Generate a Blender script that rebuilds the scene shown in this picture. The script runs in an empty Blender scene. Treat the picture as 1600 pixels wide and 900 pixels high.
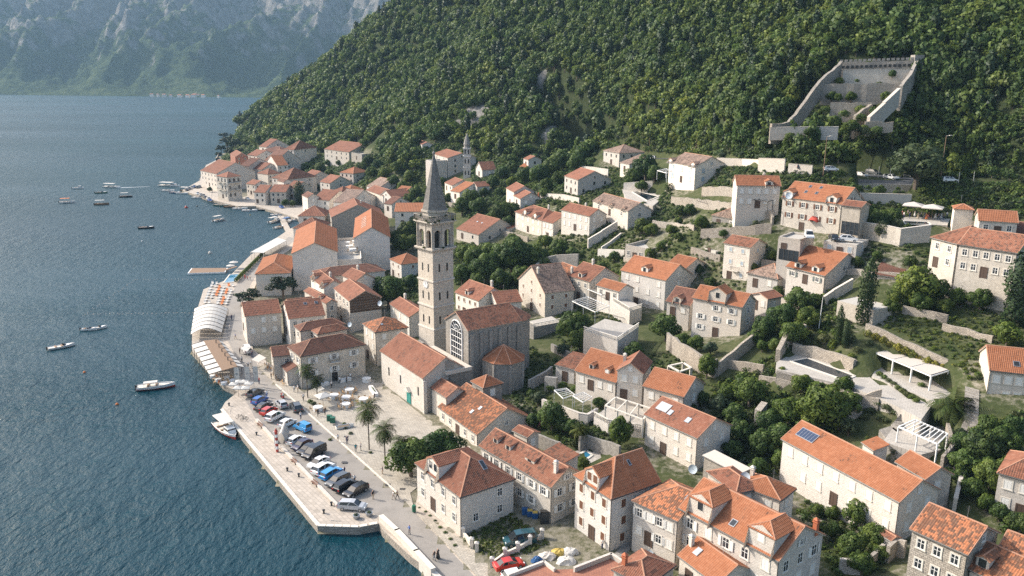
import bpy,bmesh,math,random
import numpy as np
from mathutils import Vector,Matrix
random.seed(7);np.random.seed(7)
S=bpy.context.scene
COL=S.collection
# camera
F=1280.0;PITCH=math.radians(14.4);ROLL=math.radians(.38);CAMH=70.0
_f=(0,math.cos(PITCH),-math.sin(PITCH));_u=(0,math.sin(PITCH),math.cos(PITCH));_r=(1,0,0)
_r2=tuple(math.cos(ROLL)*a+math.sin(ROLL)*b for a,b in zip(_r,_u))
_u2=tuple(math.cos(ROLL)*b-math.sin(ROLL)*a for a,b in zip(_r,_u))
cam=bpy.data.cameras.new('camera');camo=bpy.data.objects.new('camera',cam);COL.objects.link(camo)
cam.sensor_width=36;cam.lens=F/1600*36;cam.clip_start=1;cam.clip_end=30000
camo.matrix_world=Matrix(((_r2[0],_u2[0],-_f[0],0),(_r2[1],_u2[1],-_f[1],0),(_r2[2],_u2[2],-_f[2],CAMH),(0,0,0,1)))
S.camera=camo
# light
SUN_EL,SUN_AZ=34.0,160.0
sd=Vector((math.cos(math.radians(SUN_AZ))*math.cos(math.radians(SUN_EL)),math.sin(math.radians(SUN_AZ))*math.cos(math.radians(SUN_EL)),math.sin(math.radians(SUN_EL))))
sl=bpy.data.lights.new('sun','SUN');so=bpy.data.objects.new('sun',sl);COL.objects.link(so)
sl.energy=3.0;sl.angle=math.radians(.6);sl.color=(1,.945,.875)
so.rotation_euler=sd.to_track_quat('Z','Y').to_euler();so.location=(0,0,500)
world=bpy.data.worlds.new('World');S.world=world;world.use_nodes=True
wn=world.node_tree;bg=wn.nodes['Background']
sky=wn.nodes.new('ShaderNodeTexSky');sky.sky_type='NISHITA';sky.sun_disc=False
sky.sun_elevation=math.radians(SUN_EL);sky.sun_rotation=math.radians(90-SUN_AZ)
sky.air_density=1.0;sky.dust_density=4.0;sky.ozone_density=1.0
wn.links.new(sky.outputs[0],bg.inputs[0]);bg.inputs[1].default_value=.15
S.view_settings.view_transform='Standard';S.view_settings.look='None';S.view_settings.exposure=1.12;S.view_settings.gamma=1
S.render.engine='CYCLES'
S.cycles.max_bounces=5;S.cycles.diffuse_bounces=2;S.cycles.glossy_bounces=2;S.cycles.transmission_bounces=3
S.cycles.transparent_max_bounces=6;S.cycles.volume_bounces=0;S.cycles.sample_clamp_indirect=4
S.cycles.use_denoising=False;S.cycles.use_light_tree=False;S.cycles.use_adaptive_sampling=False;S.cycles.caustics_reflective=False;S.cycles.caustics_refractive=False
# pixel <-> place
def ray(x,y):
 a=(x-800)/F;b=(y-450)/F
 d=[_f[i]+a*_r2[i]-b*_u2[i]for i in range(3)]
 h=math.hypot(d[0],d[1]);return d[0]/h,d[1]/h,d[2]/h
def atz(x,y,z):
 d=ray(x,y);t=(z-CAMH)/d[2];return Vector((d[0]*t,d[1]*t,z))
def atD(x,y,D):
 d=ray(x,y);return Vector((d[0]*D,d[1]*D,CAMH+d[2]*D))
def proj(X,Y,Z):
 Z=Z-CAMH
 dp=X*_f[0]+Y*_f[1]+Z*_f[2]
 return 800+F*(X*_r2[0]+Y*_r2[1]+Z*_r2[2])/dp,450-F*(X*_u2[0]+Y*_u2[1]+Z*_u2[2])/dp,dp
# mesh helpers
class MB:
 def __init__(s):s.v=[];s.f=[];s.m=[]
 def poly(s,pts,mi=0):
  n=len(s.v);s.v+=[tuple(p)for p in pts];s.f.append(tuple(range(n,n+len(pts))));s.m.append(mi)
 def add(s,vs,fs,mi=0):
  n=len(s.v);s.v+=[tuple(p)for p in vs]
  for f in fs:s.f.append(tuple(i+n for i in f));s.m.append(mi)
 def hexa(s,b,t,mi=0):
  s.add(list(b)+list(t),[(3,2,1,0),(4,5,6,7),(0,1,5,4),(1,2,6,5),(2,3,7,6),(3,0,4,7)],mi)
 def box(s,x0,x1,y0,y1,z0,z1,mi=0):
  s.hexa([(x0,y0,z0),(x1,y0,z0),(x1,y1,z0),(x0,y1,z0)],[(x0,y0,z1),(x1,y0,z1),(x1,y1,z1),(x0,y1,z1)],mi)
 def prism(s,pts,z0,z1,mi=0,bottom=False):
  n=len(pts);A=sum(pts[i][0]*pts[(i+1)%n][1]-pts[(i+1)%n][0]*pts[i][1]for i in range(n))
  if A<0:pts=pts[::-1]
  f=z1 if callable(z1)else(lambda p:z1)
  vs=[(p[0],p[1],z0)for p in pts]+[(p[0],p[1],f(p))for p in pts]
  fs=[(i,(i+1)%n,n+(i+1)%n,n+i)for i in range(n)]+[tuple(range(n,2*n))]
  if bottom:fs.append(tuple(range(n-1,-1,-1)))
  s.add(vs,fs,mi)
 def tube(s,p0,p1,r0,r1=None,n=6,mi=0,cap=True):
  r1=r0 if r1 is None else r1
  p0=Vector(p0);p1=Vector(p1);d=(p1-p0)
  if d.length<1e-6:return
  q=d.to_track_quat('Z','Y');vs=[]
  for p,r in((p0,r0),(p1,r1)):
   for i in range(n):
    a=2*math.pi*i/n;vs.append(p+q@Vector((math.cos(a)*r,math.sin(a)*r,0)))
  fs=[(i,(i+1)%n,n+(i+1)%n,n+i)for i in range(n)]
  if cap:fs+=[tuple(range(n-1,-1,-1)),tuple(range(n,2*n))]
  s.add(vs,fs,mi)
 def lathe(s,c,prof,n=10,mi=0):
  vs=[];c=Vector(c)
  for r,z in prof:
   for i in range(n):
    a=2*math.pi*i/n;vs.append((c.x+math.cos(a)*r,c.y+math.sin(a)*r,c.z+z))
  fs=[(k*n+i,k*n+(i+1)%n,(k+1)*n+(i+1)%n,(k+1)*n+i)for k in range(len(prof)-1)for i in range(n)]
  fs.append(tuple(range((len(prof)-1)*n,len(prof)*n)))
  s.add(vs,fs,mi)
 def obar(s,p0,p1,w,h,mi=0):
  p0=Vector(p0);p1=Vector(p1);d=(p1-p0);n=Vector((-d.y,d.x,0))
  if n.length<1e-6:n=Vector((1,0,0))
  n=n.normalized()*w/2;k=Vector((0,0,h))
  s.hexa([p0-n-k,p1-n-k,p1+n-k,p0+n-k],[p0-n,p1-n,p1+n,p0+n],mi)
 def mesh(s,name,mats,origin=(0,0,0),smooth=False):
  me=bpy.data.meshes.new(name)
  o=Vector(origin);me.from_pydata([(p[0]-o.x,p[1]-o.y,p[2]-o.z)for p in s.v],[],s.f)
  for m in(mats if isinstance(mats,(list,tuple))else[mats]):me.materials.append(m)
  if any(s.m):me.polygons.foreach_set('material_index',s.m)
  if smooth:me.polygons.foreach_set('use_smooth',[True]*len(s.f))
  autouv(me,o);me.update();return me
 def build(s,name,mats,parent=None,smooth=False,kind=None,origin=None):
  o=origin if origin is not None else(parent.get('_o')if parent is not None else None)
  if o is None:o=(0,0,0)
  ob=bpy.data.objects.new(name,s.mesh(name,mats,o,smooth));COL.objects.link(ob)
  if parent is not None:ob.parent=parent;ob['_o']=list(o)
  elif origin is not None:ob.location=origin
  if kind:ob['kind']=kind
  return ob
def autouv(me,o=Vector((0,0,0))):
 if not len(me.polygons):return
 uv=me.uv_layers.new(name='UVMap')
 nv,nl,npoly=len(me.vertices),len(me.loops),len(me.polygons)
 co=np.empty(nv*3,np.float32);me.vertices.foreach_get('co',co);co=co.reshape(-1,3)+np.array(o,np.float32)
 nr=np.empty(npoly*3,np.float32);me.polygons.foreach_get('normal',nr);nr=nr.reshape(-1,3)
 lt=np.empty(npoly,np.int32);me.polygons.foreach_get('loop_total',lt)
 lv=np.empty(nl,np.int32);me.loops.foreach_get('vertex_index',lv)
 nr=np.repeat(nr,lt,0)
 t=np.stack([-nr[:,1],nr[:,0],nr[:,0]*0],1);ln=np.linalg.norm(t,axis=1)
 flat=ln<.02;t[flat]=(1,0,0);ln[flat]=1;t/=ln[:,None]
 b=np.cross(nr,t);p=co[lv]
 uv.data.foreach_set('uv',np.stack([(p*t).sum(1),(p*b).sum(1)],1).astype(np.float32).ravel())
def tag(o,label=None,cat=None,group=None,kind=None):
 if label:o['label']=label
 if cat:o['category']=cat
 if group:o['group']=group
 if kind:o['kind']=kind
 return o
def empty(name,loc,label=None,cat=None,group=None,rz=0):
 e=bpy.data.objects.new(name,None);COL.objects.link(e);e.location=loc;e.rotation_euler[2]=rz
 e['_o']=list(loc)if not rz else[0,0,0];e.empty_display_size=.5
 return tag(e,label,cat,group)
def copy_tree(o,parent=None):
 c=o.copy();COL.objects.link(c)
 if parent is not None:c.parent=parent
 for ch in o.children:copy_tree(ch,c)
 return c
def inst(name,me,loc,rz=0,sc=1,parent=None,par_o=None):
 ob=bpy.data.objects.new(name,me);COL.objects.link(ob)
 l=Vector(loc)
 if parent is not None:
  ob.parent=parent;l=l-Vector(par_o if par_o is not None else parent['_o']);ob['_o']=[0,0,0]
 ob.location=l;ob.rotation_euler[2]=rz
 ob.scale=(sc,sc,sc)if not isinstance(sc,tuple)else sc
 return ob
# materials
def mat(name):
 m=bpy.data.materials.new(name);m.use_nodes=True;return m,m.node_tree,m.node_tree.nodes['Principled BSDF']
class NT:
 def __init__(s,nt):s.nt=nt;s.N=nt.nodes;s.L=nt.links
 def n(s,t,**k):
  x=s.N.new('ShaderNode'+t)
  for a,v in k.items():setattr(x,a,v)
  return x
 def put(s,inp,v):
  if isinstance(v,bpy.types.NodeSocket):s.L.new(v,inp)
  else:inp.default_value=v
 def math(s,op,a,b=0.0,c=0.0):
  x=s.n('Math',operation=op);s.put(x.inputs[0],a);s.put(x.inputs[1],b);s.put(x.inputs[2],c);return x.outputs[0]
 def mix(s,f,a,b,mode='MIX'):
  x=s.n('Mix',data_type='RGBA',blend_type=mode);s.put(x.inputs[0],f)
  s.put(x.inputs[6],a if isinstance(a,bpy.types.NodeSocket)else(*a,1));s.put(x.inputs[7],b if isinstance(b,bpy.types.NodeSocket)else(*b,1));return x.outputs[2]
 def noise(s,vec,sc,det=3,rough=.55,dim='3D'):
  x=s.n('TexNoise',noise_dimensions=dim);s.put(x.inputs['Vector'],vec);x.inputs['Scale'].default_value=sc;x.inputs['Detail'].default_value=det;x.inputs['Roughness'].default_value=rough;return x.outputs[0]
 def ramp(s,f,stops,interp='LINEAR'):
  x=s.n('ValToRGB');x.color_ramp.interpolation=interp;e=x.color_ramp.elements
  while len(e)<len(stops):e.new(.5)
  for i,(p,c)in enumerate(stops):e[i].position=p;e[i].color=(*c,1)if len(c)==3 else c
  s.put(x.inputs[0],f);return x.outputs[0]
 def vmul(s,v,k):
  x=s.n('VectorMath',operation='MULTIPLY');s.put(x.inputs[0],v);x.inputs[1].default_value=k if isinstance(k,tuple)else(k,k,k);return x.outputs[0]
 def bump(s,h,strength,dist,bsdf):
  x=s.n('Bump');x.inputs['Strength'].default_value=strength;x.inputs['Distance'].default_value=dist;s.put(x.inputs['Height'],h);s.L.new(x.outputs[0],bsdf.inputs['Normal']);return x
 def sel(s,f,lo,hi):
  x=s.n('MapRange',interpolation_type='SMOOTHSTEP');s.put(x.inputs[0],f);x.inputs[1].default_value=lo;x.inputs[2].default_value=hi;return x.outputs[0]
def plain(name,col,rough=.7,metal=0,var=.12,spec=.4,scale=3.0,bumpd=0):
 m,nt,b=mat(name);t=NT(nt);g=t.n('TexCoord');oi=t.n('ObjectInfo')
 nz=t.noise(g.outputs['Object'],scale,4)
 f=t.math('ADD',t.math('MULTIPLY',nz,var*2),1-var)
 c=t.mix(1.0,col,f,'MULTIPLY');t.L.new(c,b.inputs['Base Color'])
 b.inputs['Roughness'].default_value=rough;b.inputs['Metallic'].default_value=metal;b.inputs['Specular IOR Level'].default_value=spec
 if bumpd:t.bump(nz,.6,bumpd,b)
 return m
def stone(name,c1,c2,mortar,bw=.42,bh=.21,stain=.35,plaster=0.0,bump=.02):
 m,nt,b=mat(name);t=NT(nt);uv=t.n('UVMap').outputs[0];gm=t.n('NewGeometry');oi=t.n('ObjectInfo')
 w=t.noise(uv,.8,2);wv=t.n('VectorMath',operation='ADD');t.L.new(uv,wv.inputs[0]);t.L.new(t.vmul(w,(.12,.12,0)),wv.inputs[1])
 br=t.n('TexBrick');t.L.new(wv.outputs[0],br.inputs['Vector']);br.inputs['Scale'].default_value=1;br.offset=.5;br.squash=1
 br.inputs['Brick Width'].default_value=bw;br.inputs['Row Height'].default_value=bh;br.inputs['Mortar Size'].default_value=.02;br.inputs['Mortar Smooth'].default_value=.3;br.inputs['Bias'].default_value=0
 br.inputs['Color1'].default_value=(*c1,1);br.inputs['Color2'].default_value=(*c2,1);br.inputs['Mortar'].default_value=(*mortar,1)
 c=br.outputs['Color']
 n1=t.noise(gm.outputs['Position'],.35,5,.6);n2=t.noise(gm.outputs['Position'],2.5,5,.7)
 if plaster:
  c=t.mix(t.sel(n1,.62-plaster*.25,.70-plaster*.25),c,tuple((a+bb)/2*1.08 for a,bb in zip(c1,c2)))
 c=t.mix(t.math('MULTIPLY',t.sel(n2,.42,.75),stain*.8),c,tuple(x*.35 for x in c2))
 dr=t.noise(t.vmul(uv,(1.3,.16,1)),1,4,.7);c=t.mix(t.math('MULTIPLY',t.sel(dr,.5,.8),stain),c,tuple(x*.4 for x in c2))
 hv=t.math('ADD',t.math('MULTIPLY',oi.outputs['Random'],.26),.87);c=t.mix(1.0,c,hv,'MULTIPLY')
 lw=t.ramp(t.noise(gm.outputs['Position'],.05,1),[(.35,(1.0,.96,.92)),(.65,(.96,.97,1.0))]);c=t.mix(1.0,c,lw,'MULTIPLY')
 n4=t.noise(wv.outputs[0],3.2,3,.8);c=t.mix(1.0,c,t.math('ADD',t.math('MULTIPLY',n4,.45),.78),'MULTIPLY')
 t.L.new(c,b.inputs['Base Color']);b.inputs['Roughness'].default_value=.9;b.inputs['Specular IOR Level'].default_value=.2
 hgt=t.math('ADD',t.math('MULTIPLY',br.outputs['Fac'],-1.0),t.math('MULTIPLY',n2,1.2));t.bump(hgt,.8,bump,b)
 return m
def tilemat(name,c1,c2,c3,dark,lich,cw=.3,rh=.42):
 m,nt,b=mat(name);t=NT(nt);uv=t.n('UVMap').outputs[0];gm=t.n('NewGeometry');oi=t.n('ObjectInfo')
 sx=t.n('SeparateXYZ');t.L.new(uv,sx.inputs[0])
 cx=t.math('FLOOR',t.math('DIVIDE',sx.outputs[0],cw));cy=t.math('FLOOR',t.math('DIVIDE',sx.outputs[1],rh))
 cb=t.n('CombineXYZ');t.L.new(cx,cb.inputs[0]);t.L.new(cy,cb.inputs[1]);t.L.new(t.math('MULTIPLY',oi.outputs['Random'],97),cb.inputs[2])
 wnz=t.n('TexWhiteNoise');t.L.new(cb.outputs[0],wnz.inputs[0])
 c=t.ramp(wnz.outputs['Value'],[(0,c1),(.5,c2),(1,c3)])
 c=t.mix(.45,c,tuple(c2))
 n1=t.noise(gm.outputs['Position'],.45,4,.65)
 th=t.math('ADD',t.math('MULTIPLY',wnz.outputs['Value'],.5),t.math('MULTIPLY',n1,.9))
 c=t.mix(t.math('MULTIPLY',t.sel(th,.98-dark*.5,1.04-dark*.5),.8),c,(.055,.04,.032))
 n2=t.noise(gm.outputs['Position'],1.6,5,.7)
 c=t.mix(t.math('MULTIPLY',t.sel(n2,.45,.75),lich),c,(.33,.27,.2))
 c=t.mix(t.math('MULTIPLY',t.sel(n1,.3,.7),.35),c,tuple(x*.6 for x in c2))
 fr=t.math('FRACT',t.math('DIVIDE',sx.outputs[0],cw));ch=t.math('MULTIPLY',t.sel(t.math('ABSOLUTE',t.math('SUBTRACT',fr,.5)),.3,.5),.35)
 c=t.mix(ch,c,tuple(x*.35 for x in c2))
 hv=t.math('ADD',t.math('MULTIPLY',oi.outputs['Random'],.25),.86);c=t.mix(1.0,c,hv,'MULTIPLY')
 t.L.new(c,b.inputs['Base Color']);b.inputs['Roughness'].default_value=.85;b.inputs['Specular IOR Level'].default_value=.25
 return m
def leafmat(name,c1,c2,c3,tr=.38):
 m,nt,b=mat(name);t=NT(nt);gm=t.n('NewGeometry');oi=t.n('ObjectInfo')
 at=t.n('Attribute');at.attribute_name='clump'
 v=t.math('ADD',t.math('MULTIPLY',gm.outputs['Random Per Island'],.45),t.math('MULTIPLY',at.outputs['Fac'],.55))
 c=t.ramp(v,[(.1,c1),(.5,c2),(.9,c3)])
 tint=t.ramp(oi.outputs['Random'],[(0,(.72,.85,.8)),(.3,(.95,1.0,.9)),(.6,(1.02,1.05,.85)),(.85,(1.2,1.15,.85)),(1,(.8,.8,.75))])
 pn=t.noise(gm.outputs['Position'],.022,4,.65);c=t.mix(1.0,c,t.ramp(pn,[(.34,(.78,.86,.8)),(.48,(.95,1.0,.95)),(.6,(1.25,1.18,.88)),(.72,(1.5,1.35,.9))]),'MULTIPLY')
 c=t.mix(1.0,c,tint,'MULTIPLY');t.L.new(c,b.inputs['Base Color']);b.inputs['Roughness'].default_value=.55;b.inputs['Specular IOR Level'].default_value=.25
 tl=t.n('BsdfTranslucent');t.L.new(c,tl.inputs[0]);mx=t.n('MixShader');mx.inputs[0].default_value=tr
 t.L.new(b.outputs[0],mx.inputs[1]);t.L.new(tl.outputs[0],mx.inputs[2]);t.L.new(mx.outputs[0],nt.nodes['Material Output'].inputs[0])
 return m
M={}
M['st']=stone('limestone_masonry',(.63,.58,.51),(.54,.495,.43),(.43,.39,.335),stain=.22)
M['stw']=stone('pale_dressed_limestone',(.68,.635,.565),(.60,.555,.485),(.50,.46,.40),stain=.18,plaster=.2)
M['stg']=stone('grey_weathered_masonry',(.39,.365,.325),(.28,.26,.23),(.20,.19,.165),stain=.6)
M['tow']=stone('warm_weathered_tower_stone',(.60,.54,.455),(.51,.455,.375),(.38,.34,.28),bw=.55,bh=.3,stain=.55)
M['stk']=stone('blackened_spire_stone',(.26,.25,.23),(.19,.18,.165),(.12,.115,.10),bw=.6,bh=.35,stain=.6)
M['sty']=stone('warm_limestone_masonry',(.60,.545,.46),(.51,.46,.385),(.40,.36,.295),plaster=.3)
M['rub']=stone('dry_rubble_masonry',(.46,.41,.34),(.33,.29,.24),(.13,.12,.10),bw=.5,bh=.28,stain=.4,bump=.06)
M['pla']=stone('lime_render',(.66,.60,.52),(.63,.57,.49),(.62,.56,.48),stain=.3,plaster=.9,bump=.006)
M['pink']=stone('red_brown_render',(.36,.17,.12),(.31,.14,.10),(.26,.13,.10),stain=.3)
M['brn']=stone('dark_brown_facing',(.17,.115,.08),(.11,.075,.055),(.07,.05,.04),bw=.3,bh=.15,stain=.4)
M['con']=plain('weathered_concrete',(.42,.39,.34),.9,var=.25)
M['new']=tilemat('new_clay_tiles',(.28,.100,.045),(.325,.126,.060),(.39,.17,.09),.02,.05)
M['mid']=tilemat('clay_tiles',(.20,.075,.043),(.25,.102,.061),(.33,.155,.10),.16,.2)
M['old']=tilemat('old_clay_tiles',(.22,.085,.05),(.29,.12,.07),(.38,.20,.13),.36,.3)
M['mot']=tilemat('mottled_clay_tiles',(.34,.12,.055),(.43,.17,.08),(.54,.29,.17),.72,.22)
M['drk']=tilemat('dark_aged_tiles',(.13,.058,.04),(.17,.076,.05),(.23,.115,.08),.2,.12)
M['gry']=tilemat('grey_brown_aged_tiles',(.22,.15,.115),(.31,.21,.16),(.42,.31,.25),.5,.5)
M['ridge']=plain('ridge_mortar_tiles',(.38,.20,.125),.9,var=.3)
M['trim']=plain('pale_stone_trim',(.60,.55,.47),.85,var=.15)
M['eave']=plain('eave_plaster',(.50,.45,.38),.9,var=.2)
M['wht']=plain('white_paint',(.74,.72,.68),.5,var=.06)
M['shw']=plain('white_shutter_paint',(.68,.66,.61),.55,var=.08)
M['shb']=plain('brown_shutter_wood',(.15,.07,.04),.6,var=.25)
M['shl']=plain('grey_blue_shutter_paint',(.40,.46,.50),.55,var=.1)
M['shg']=plain('grey_green_shutter_paint',(.16,.18,.17),.55,var=.15)
M['wood']=plain('weathered_wood',(.22,.14,.085),.8,var=.3)
M['dwood']=plain('dark_wood',(.08,.05,.035),.7,var=.3)
M['glass']=plain('dark_window_glass',(.025,.03,.035),.08,var=.1,spec=.6)
M['pipe']=plain('dark_metal_pipe',(.07,.065,.06),.5,var=.1)
M['black']=plain('black_fittings_and_shade',(.02,.02,.02),.4)
M['grym']=plain('grey_metal',(.35,.36,.37),.4,metal=.6)
M['canv']=plain('white_canvas',(.50,.475,.43),.85,var=.08)
M['canvg']=plain('beige_canvas',(.50,.45,.39),.85,var=.1)
M['teal']=plain('teal_door_paint',(.03,.22,.19),.5)
M['redp']=plain('red_paint',(.38,.05,.03),.45)
M['orp']=plain('orange_cloth',(.55,.17,.05),.8)
M['blup']=plain('blue_plastic',(.02,.085,.22),.45)
M['grnp']=plain('green_plastic',(.02,.12,.07),.45)
M['yel']=plain('yellow_sheet',(.45,.32,.07),.6)
M['solar']=plain('solar_cells',(.025,.04,.08),.15,spec=.7)
M['rock']=plain('bare_limestone',(.40,.38,.35),.95,var=.45,scale=.8,bumpd=.3)
M['bark']=plain('tree_bark',(.13,.10,.075),.9,var=.3,bumpd=.05)
M['soil']=plain('soil',(.16,.12,.08),.95,var=.3)
M['brick']=plain('red_chimney_brick',(.42,.13,.06),.85,var=.2)
M['leafA']=leafmat('broad_leaves',(.030,.056,.018),(.070,.108,.031),(.14,.18,.055))
M['leafB']=leafmat('light_leaves',(.035,.060,.014),(.070,.110,.026),(.13,.17,.045))
M['leafC']=leafmat('dark_needles',(.014,.028,.014),(.028,.048,.022),(.05,.075,.032),.1)
M['leafO']=leafmat('olive_leaves',(.05,.065,.035),(.085,.105,.062),(.14,.16,.10))
M['leafF']=leafmat('forest_leaves',(.034,.060,.018),(.078,.115,.034),(.155,.185,.058))
M['palm']=leafmat('palm_fronds',(.04,.065,.02),(.075,.10,.03),(.14,.16,.06))
M['flow']=leafmat('magenta_blossom',(.12,.02,.06),(.28,.05,.15),(.42,.12,.28))
M['yleaf']=leafmat('yellow_green_leaves',(.11,.12,.025),(.20,.20,.05),(.34,.31,.10))
M['grass']=leafmat('grass_blades',(.05,.075,.02),(.085,.115,.03),(.15,.16,.06))
# the lie of the land
GC=[(640,850,1.1),(700,880,1.1),(720,842,1.3),(740,870,1.3),(650,790,1.2),(680,690,1.3),(620,660,1.2),(600,597,1.3),(661,647,1.3),(560,600,1.2),(472,610,1.2),(700,560,4),(800,800,2.0),(862,821,2.6),(770,760,2.5),(760,700,2.5),(870,840,2.8),(952,864,2.8),(985,790,3.5),(1060,880,3.2),(1220,880,3.8),(1000,690,5),(1087,738,5.2),(1010,650,7),(1058,648,8),(950,640,6.5),(870,620,5),(880,660,5),(840,640,4),(1398,853,5),(1230,735,6.5),(1180,700,7.5),(1150,620,9.5),(1415,898,8.5),(1560,800,10.5),(1470,740,10),(1535,654,17),(1590,690,15),(1156,525,15.5),(1230,520,19),(1100,560,12.5),(1000,560,10),(940,560,8),(912,545,8.5),(851,496,7.2),(835,539,5),(880,540,7),(780,500,5),(720,470,6),(1037,486,11.5),(960,470,10.5),(917,465,9.5),(880,430,10),(1167,441,19.5),(1100,430,17.5),(1050,440,15),(1285,462,21.5),(1240,440,21),(1270,580,16),(1200,600,12.5),(1400,600,17),(1500,660,16),(1340,660,11.5),(1300,700,8.5),(1450,690,14),(1420,640,15),(1350,500,22.5),(1450,480,24.5),(1560,500,25),(1500,560,21),(1350,440,26.5),(1470,430,28.5),(1590,430,30),(1312,365,33.5),(1220,340,34),(1400,385,33),(1150,344,29.5),(1160,370,27),(1100,360,25),(1050,380,21.5),(1020,345,26),(984,347,24.5),(940,380,18),(917,370,19.5),(846,370,14.5),(800,372,11.5),(747,392,8),(700,420,6),(800,420,9),(830,310,22),(902,306,26.5),(965,262,33),(1086,297,39),(1020,300,30.5),(1180,300,38),(1220,326,36),(1129,288,39.2),(1060,246,39),(1000,250,35.2),(1180,262,42.2),(1300,265,42),(1400,275,41.5),(1490,282,41),(1590,300,40.5),(1540,360,34),(1440,345,35.5),(1500,330,37),(1360,320,37),(1150,322,36.5),(1185,324,36.2),(1325,325,36.5),(1400,325,37),(1480,300,39.5),(1550,315,38.5),(1350,345,35),(920,240,32.5),(860,244,31),(780,250,28),(752,280,22),(699,276,20),(640,300,11),(600,330,5),(560,290,7),(545,256,14),(650,350,5),(560,400,2.2),(620,420,3),(545,520,2),(590,572,2.5),(620,480,3),(500,300,2.5),(471,286,2.5),(440,268,5),(400,270,3),(357,312,1.6),(420,330,1.5),(470,345,1.5),(350,250,6),(385,228,12),(430,238,14),(480,250,11)]
GD=[(1500,225,262),(1600,205,262),(640,235,470),(600,205,540),(500,215,690),(430,200,800),(395,205,850),(430,152,905),(480,122,860),(520,92,820),(570,52,790),(650,2,740),(740,200,480),(860,200,430),(1000,200,370),(1100,200,320),(1205,215,268),(1300,200,270),(1400,180,276),(1320,100,310),(1435,95,305),(1205,100,330),(1000,100,420),(800,100,520),(700,100,600),(1000,0,470),(1200,0,400),(1400,0,355),(1600,0,330),(1600,100,295),(800,0,590)]
gp=[tuple(atz(x,y,z))for x,y,z in GC]+[tuple(atD(x,y,D))for x,y,D in GD]
gp+=[(-260,1080,20),(-180,1100,60),(-60,1000,160),(200,800,320),(500,700,420),(600,400,360),(500,200,220),(350,120,130),(260,60,80),(120,60,12),(60,60,4),(300,0,60),(150,0,8),(0,60,1.5),(200,110,30),(-330,1000,5)]
gp=np.array(gp)
def _phi(d2):return np.sqrt(d2+20.0**2)
_n=len(gp);_d2=((gp[:,None,:2]-gp[None,:,:2])**2).sum(2)
_A=np.zeros((_n+3,_n+3));_A[:_n,:_n]=_phi(_d2)-np.eye(_n)*1.5;_A[:_n,_n]=1;_A[:_n,_n+1]=gp[:,0];_A[:_n,_n+2]=gp[:,1];_A[_n:,:_n]=_A[:_n,_n:].T
_w=np.linalg.solve(_A,np.concatenate([gp[:,2],[0,0,0]]))
def zraw(x,y):
 x=np.atleast_1d(np.asarray(x,float));y=np.atleast_1d(np.asarray(y,float));out=np.zeros(x.size)
 for i in range(0,x.size,20000):
  X=x.ravel()[i:i+20000];Y=y.ravel()[i:i+20000]
  d2=(X[:,None]-gp[None,:,0])**2+(Y[:,None]-gp[None,:,1])**2
  out[i:i+20000]=_phi(d2)@_w[:_n]+_w[_n]+_w[_n+1]*X+_w[_n+2]*Y
 return out.reshape(x.shape)
COAST_PX=[(690,905),(640,868),(598,828),(592,818),(560,824),(496,822),(345,640),(352,628),(372,612),(350,602),(300,548),(300,510),(318,452),(352,438),(392,398),(420,380),(452,358),(478,346),(440,333),(400,322),(372,322),(330,312),(302,303),(285,297),(312,282),(316,268),(322,258),(338,250),(342,238),(368,222),(384,206)]
coast=[tuple(atz(x,y,1.3))[:2]for x,y in COAST_PX]
coast=[(30,40),(8,85)]+coast+[(-360,1200),(-300,1300),(0,1500)]
land=np.array(coast+[(900,1500),(900,-200),(30,-200)])
def inpoly(x,y,P):
 x=np.asarray(x,float);y=np.asarray(y,float);r=np.zeros(x.shape,bool);P=np.asarray(P);j=len(P)-1
 for i in range(len(P)):
  xi,yi=P[i][:2];xj,yj=P[j][:2]
  c=((yi>y)!=(yj>y))&(x<(xj-xi)*(y-yi)/(yj-yi+1e-12)+xi);r^=c;j=i
 return r
def pdist(x,y,P,closed=False):
 x=np.asarray(x,float);y=np.asarray(y,float);d=np.full(x.shape,1e9);tb=np.zeros(x.shape);P=[p[:2]for p in P]
 if closed:P=P+[P[0]]
 for i in range(len(P)-1):
  (ax,ay),(bx,by)=P[i],P[i+1];L=(bx-ax)**2+(by-ay)**2+1e-9
  t=np.clip(((x-ax)*(bx-ax)+(y-ay)*(by-ay))/L,0,1);q=np.hypot(x-ax-t*(bx-ax),y-ay-t*(by-ay))
  k=q<d;d=np.where(k,q,d);tb=np.where(k,i+t,tb)
 return d,tb
FLATS=[]
ROADS=[]
def zland(x,y):
 x=np.asarray(x,float);y=np.asarray(y,float)
 z=zraw(x,y);ins=inpoly(x,y,land);d,_=pdist(x,y,coast);sdist=np.where(ins,d,-d)
 z=np.where(sdist>0,np.maximum(z,.9),z)
 near=np.clip((sdist-2)/25,0,1);z=np.where((sdist<27)&(y<900),np.minimum(z,.9+near*22),z)
 z=np.where(sdist<2.5,-4.0,z)
 for P,zz in FLATS:
  bx=[p[0]for p in P];by=[p[1]for p in P]
  m=(x>min(bx)-1)&(x<max(bx)+1)&(y>min(by)-1)&(y<max(by)+1)
  if m.any():
   mi=m.copy();mi[m]=inpoly(x[m],y[m],P);z=np.where(mi,zz-.08,z)
 for L,hw in ROADS:
  dd,tb=pdist(x,y,L);zs=np.interp(tb,range(len(L)),[p[2]for p in L]);k=np.clip((dd-hw)/5,0,1);z=np.where(dd<hw+5,(zs-.12)*(1-k)+z*k,z)
 return z
def zl(x,y):return float(zland(np.array([x]),np.array([y]))[0])
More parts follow.
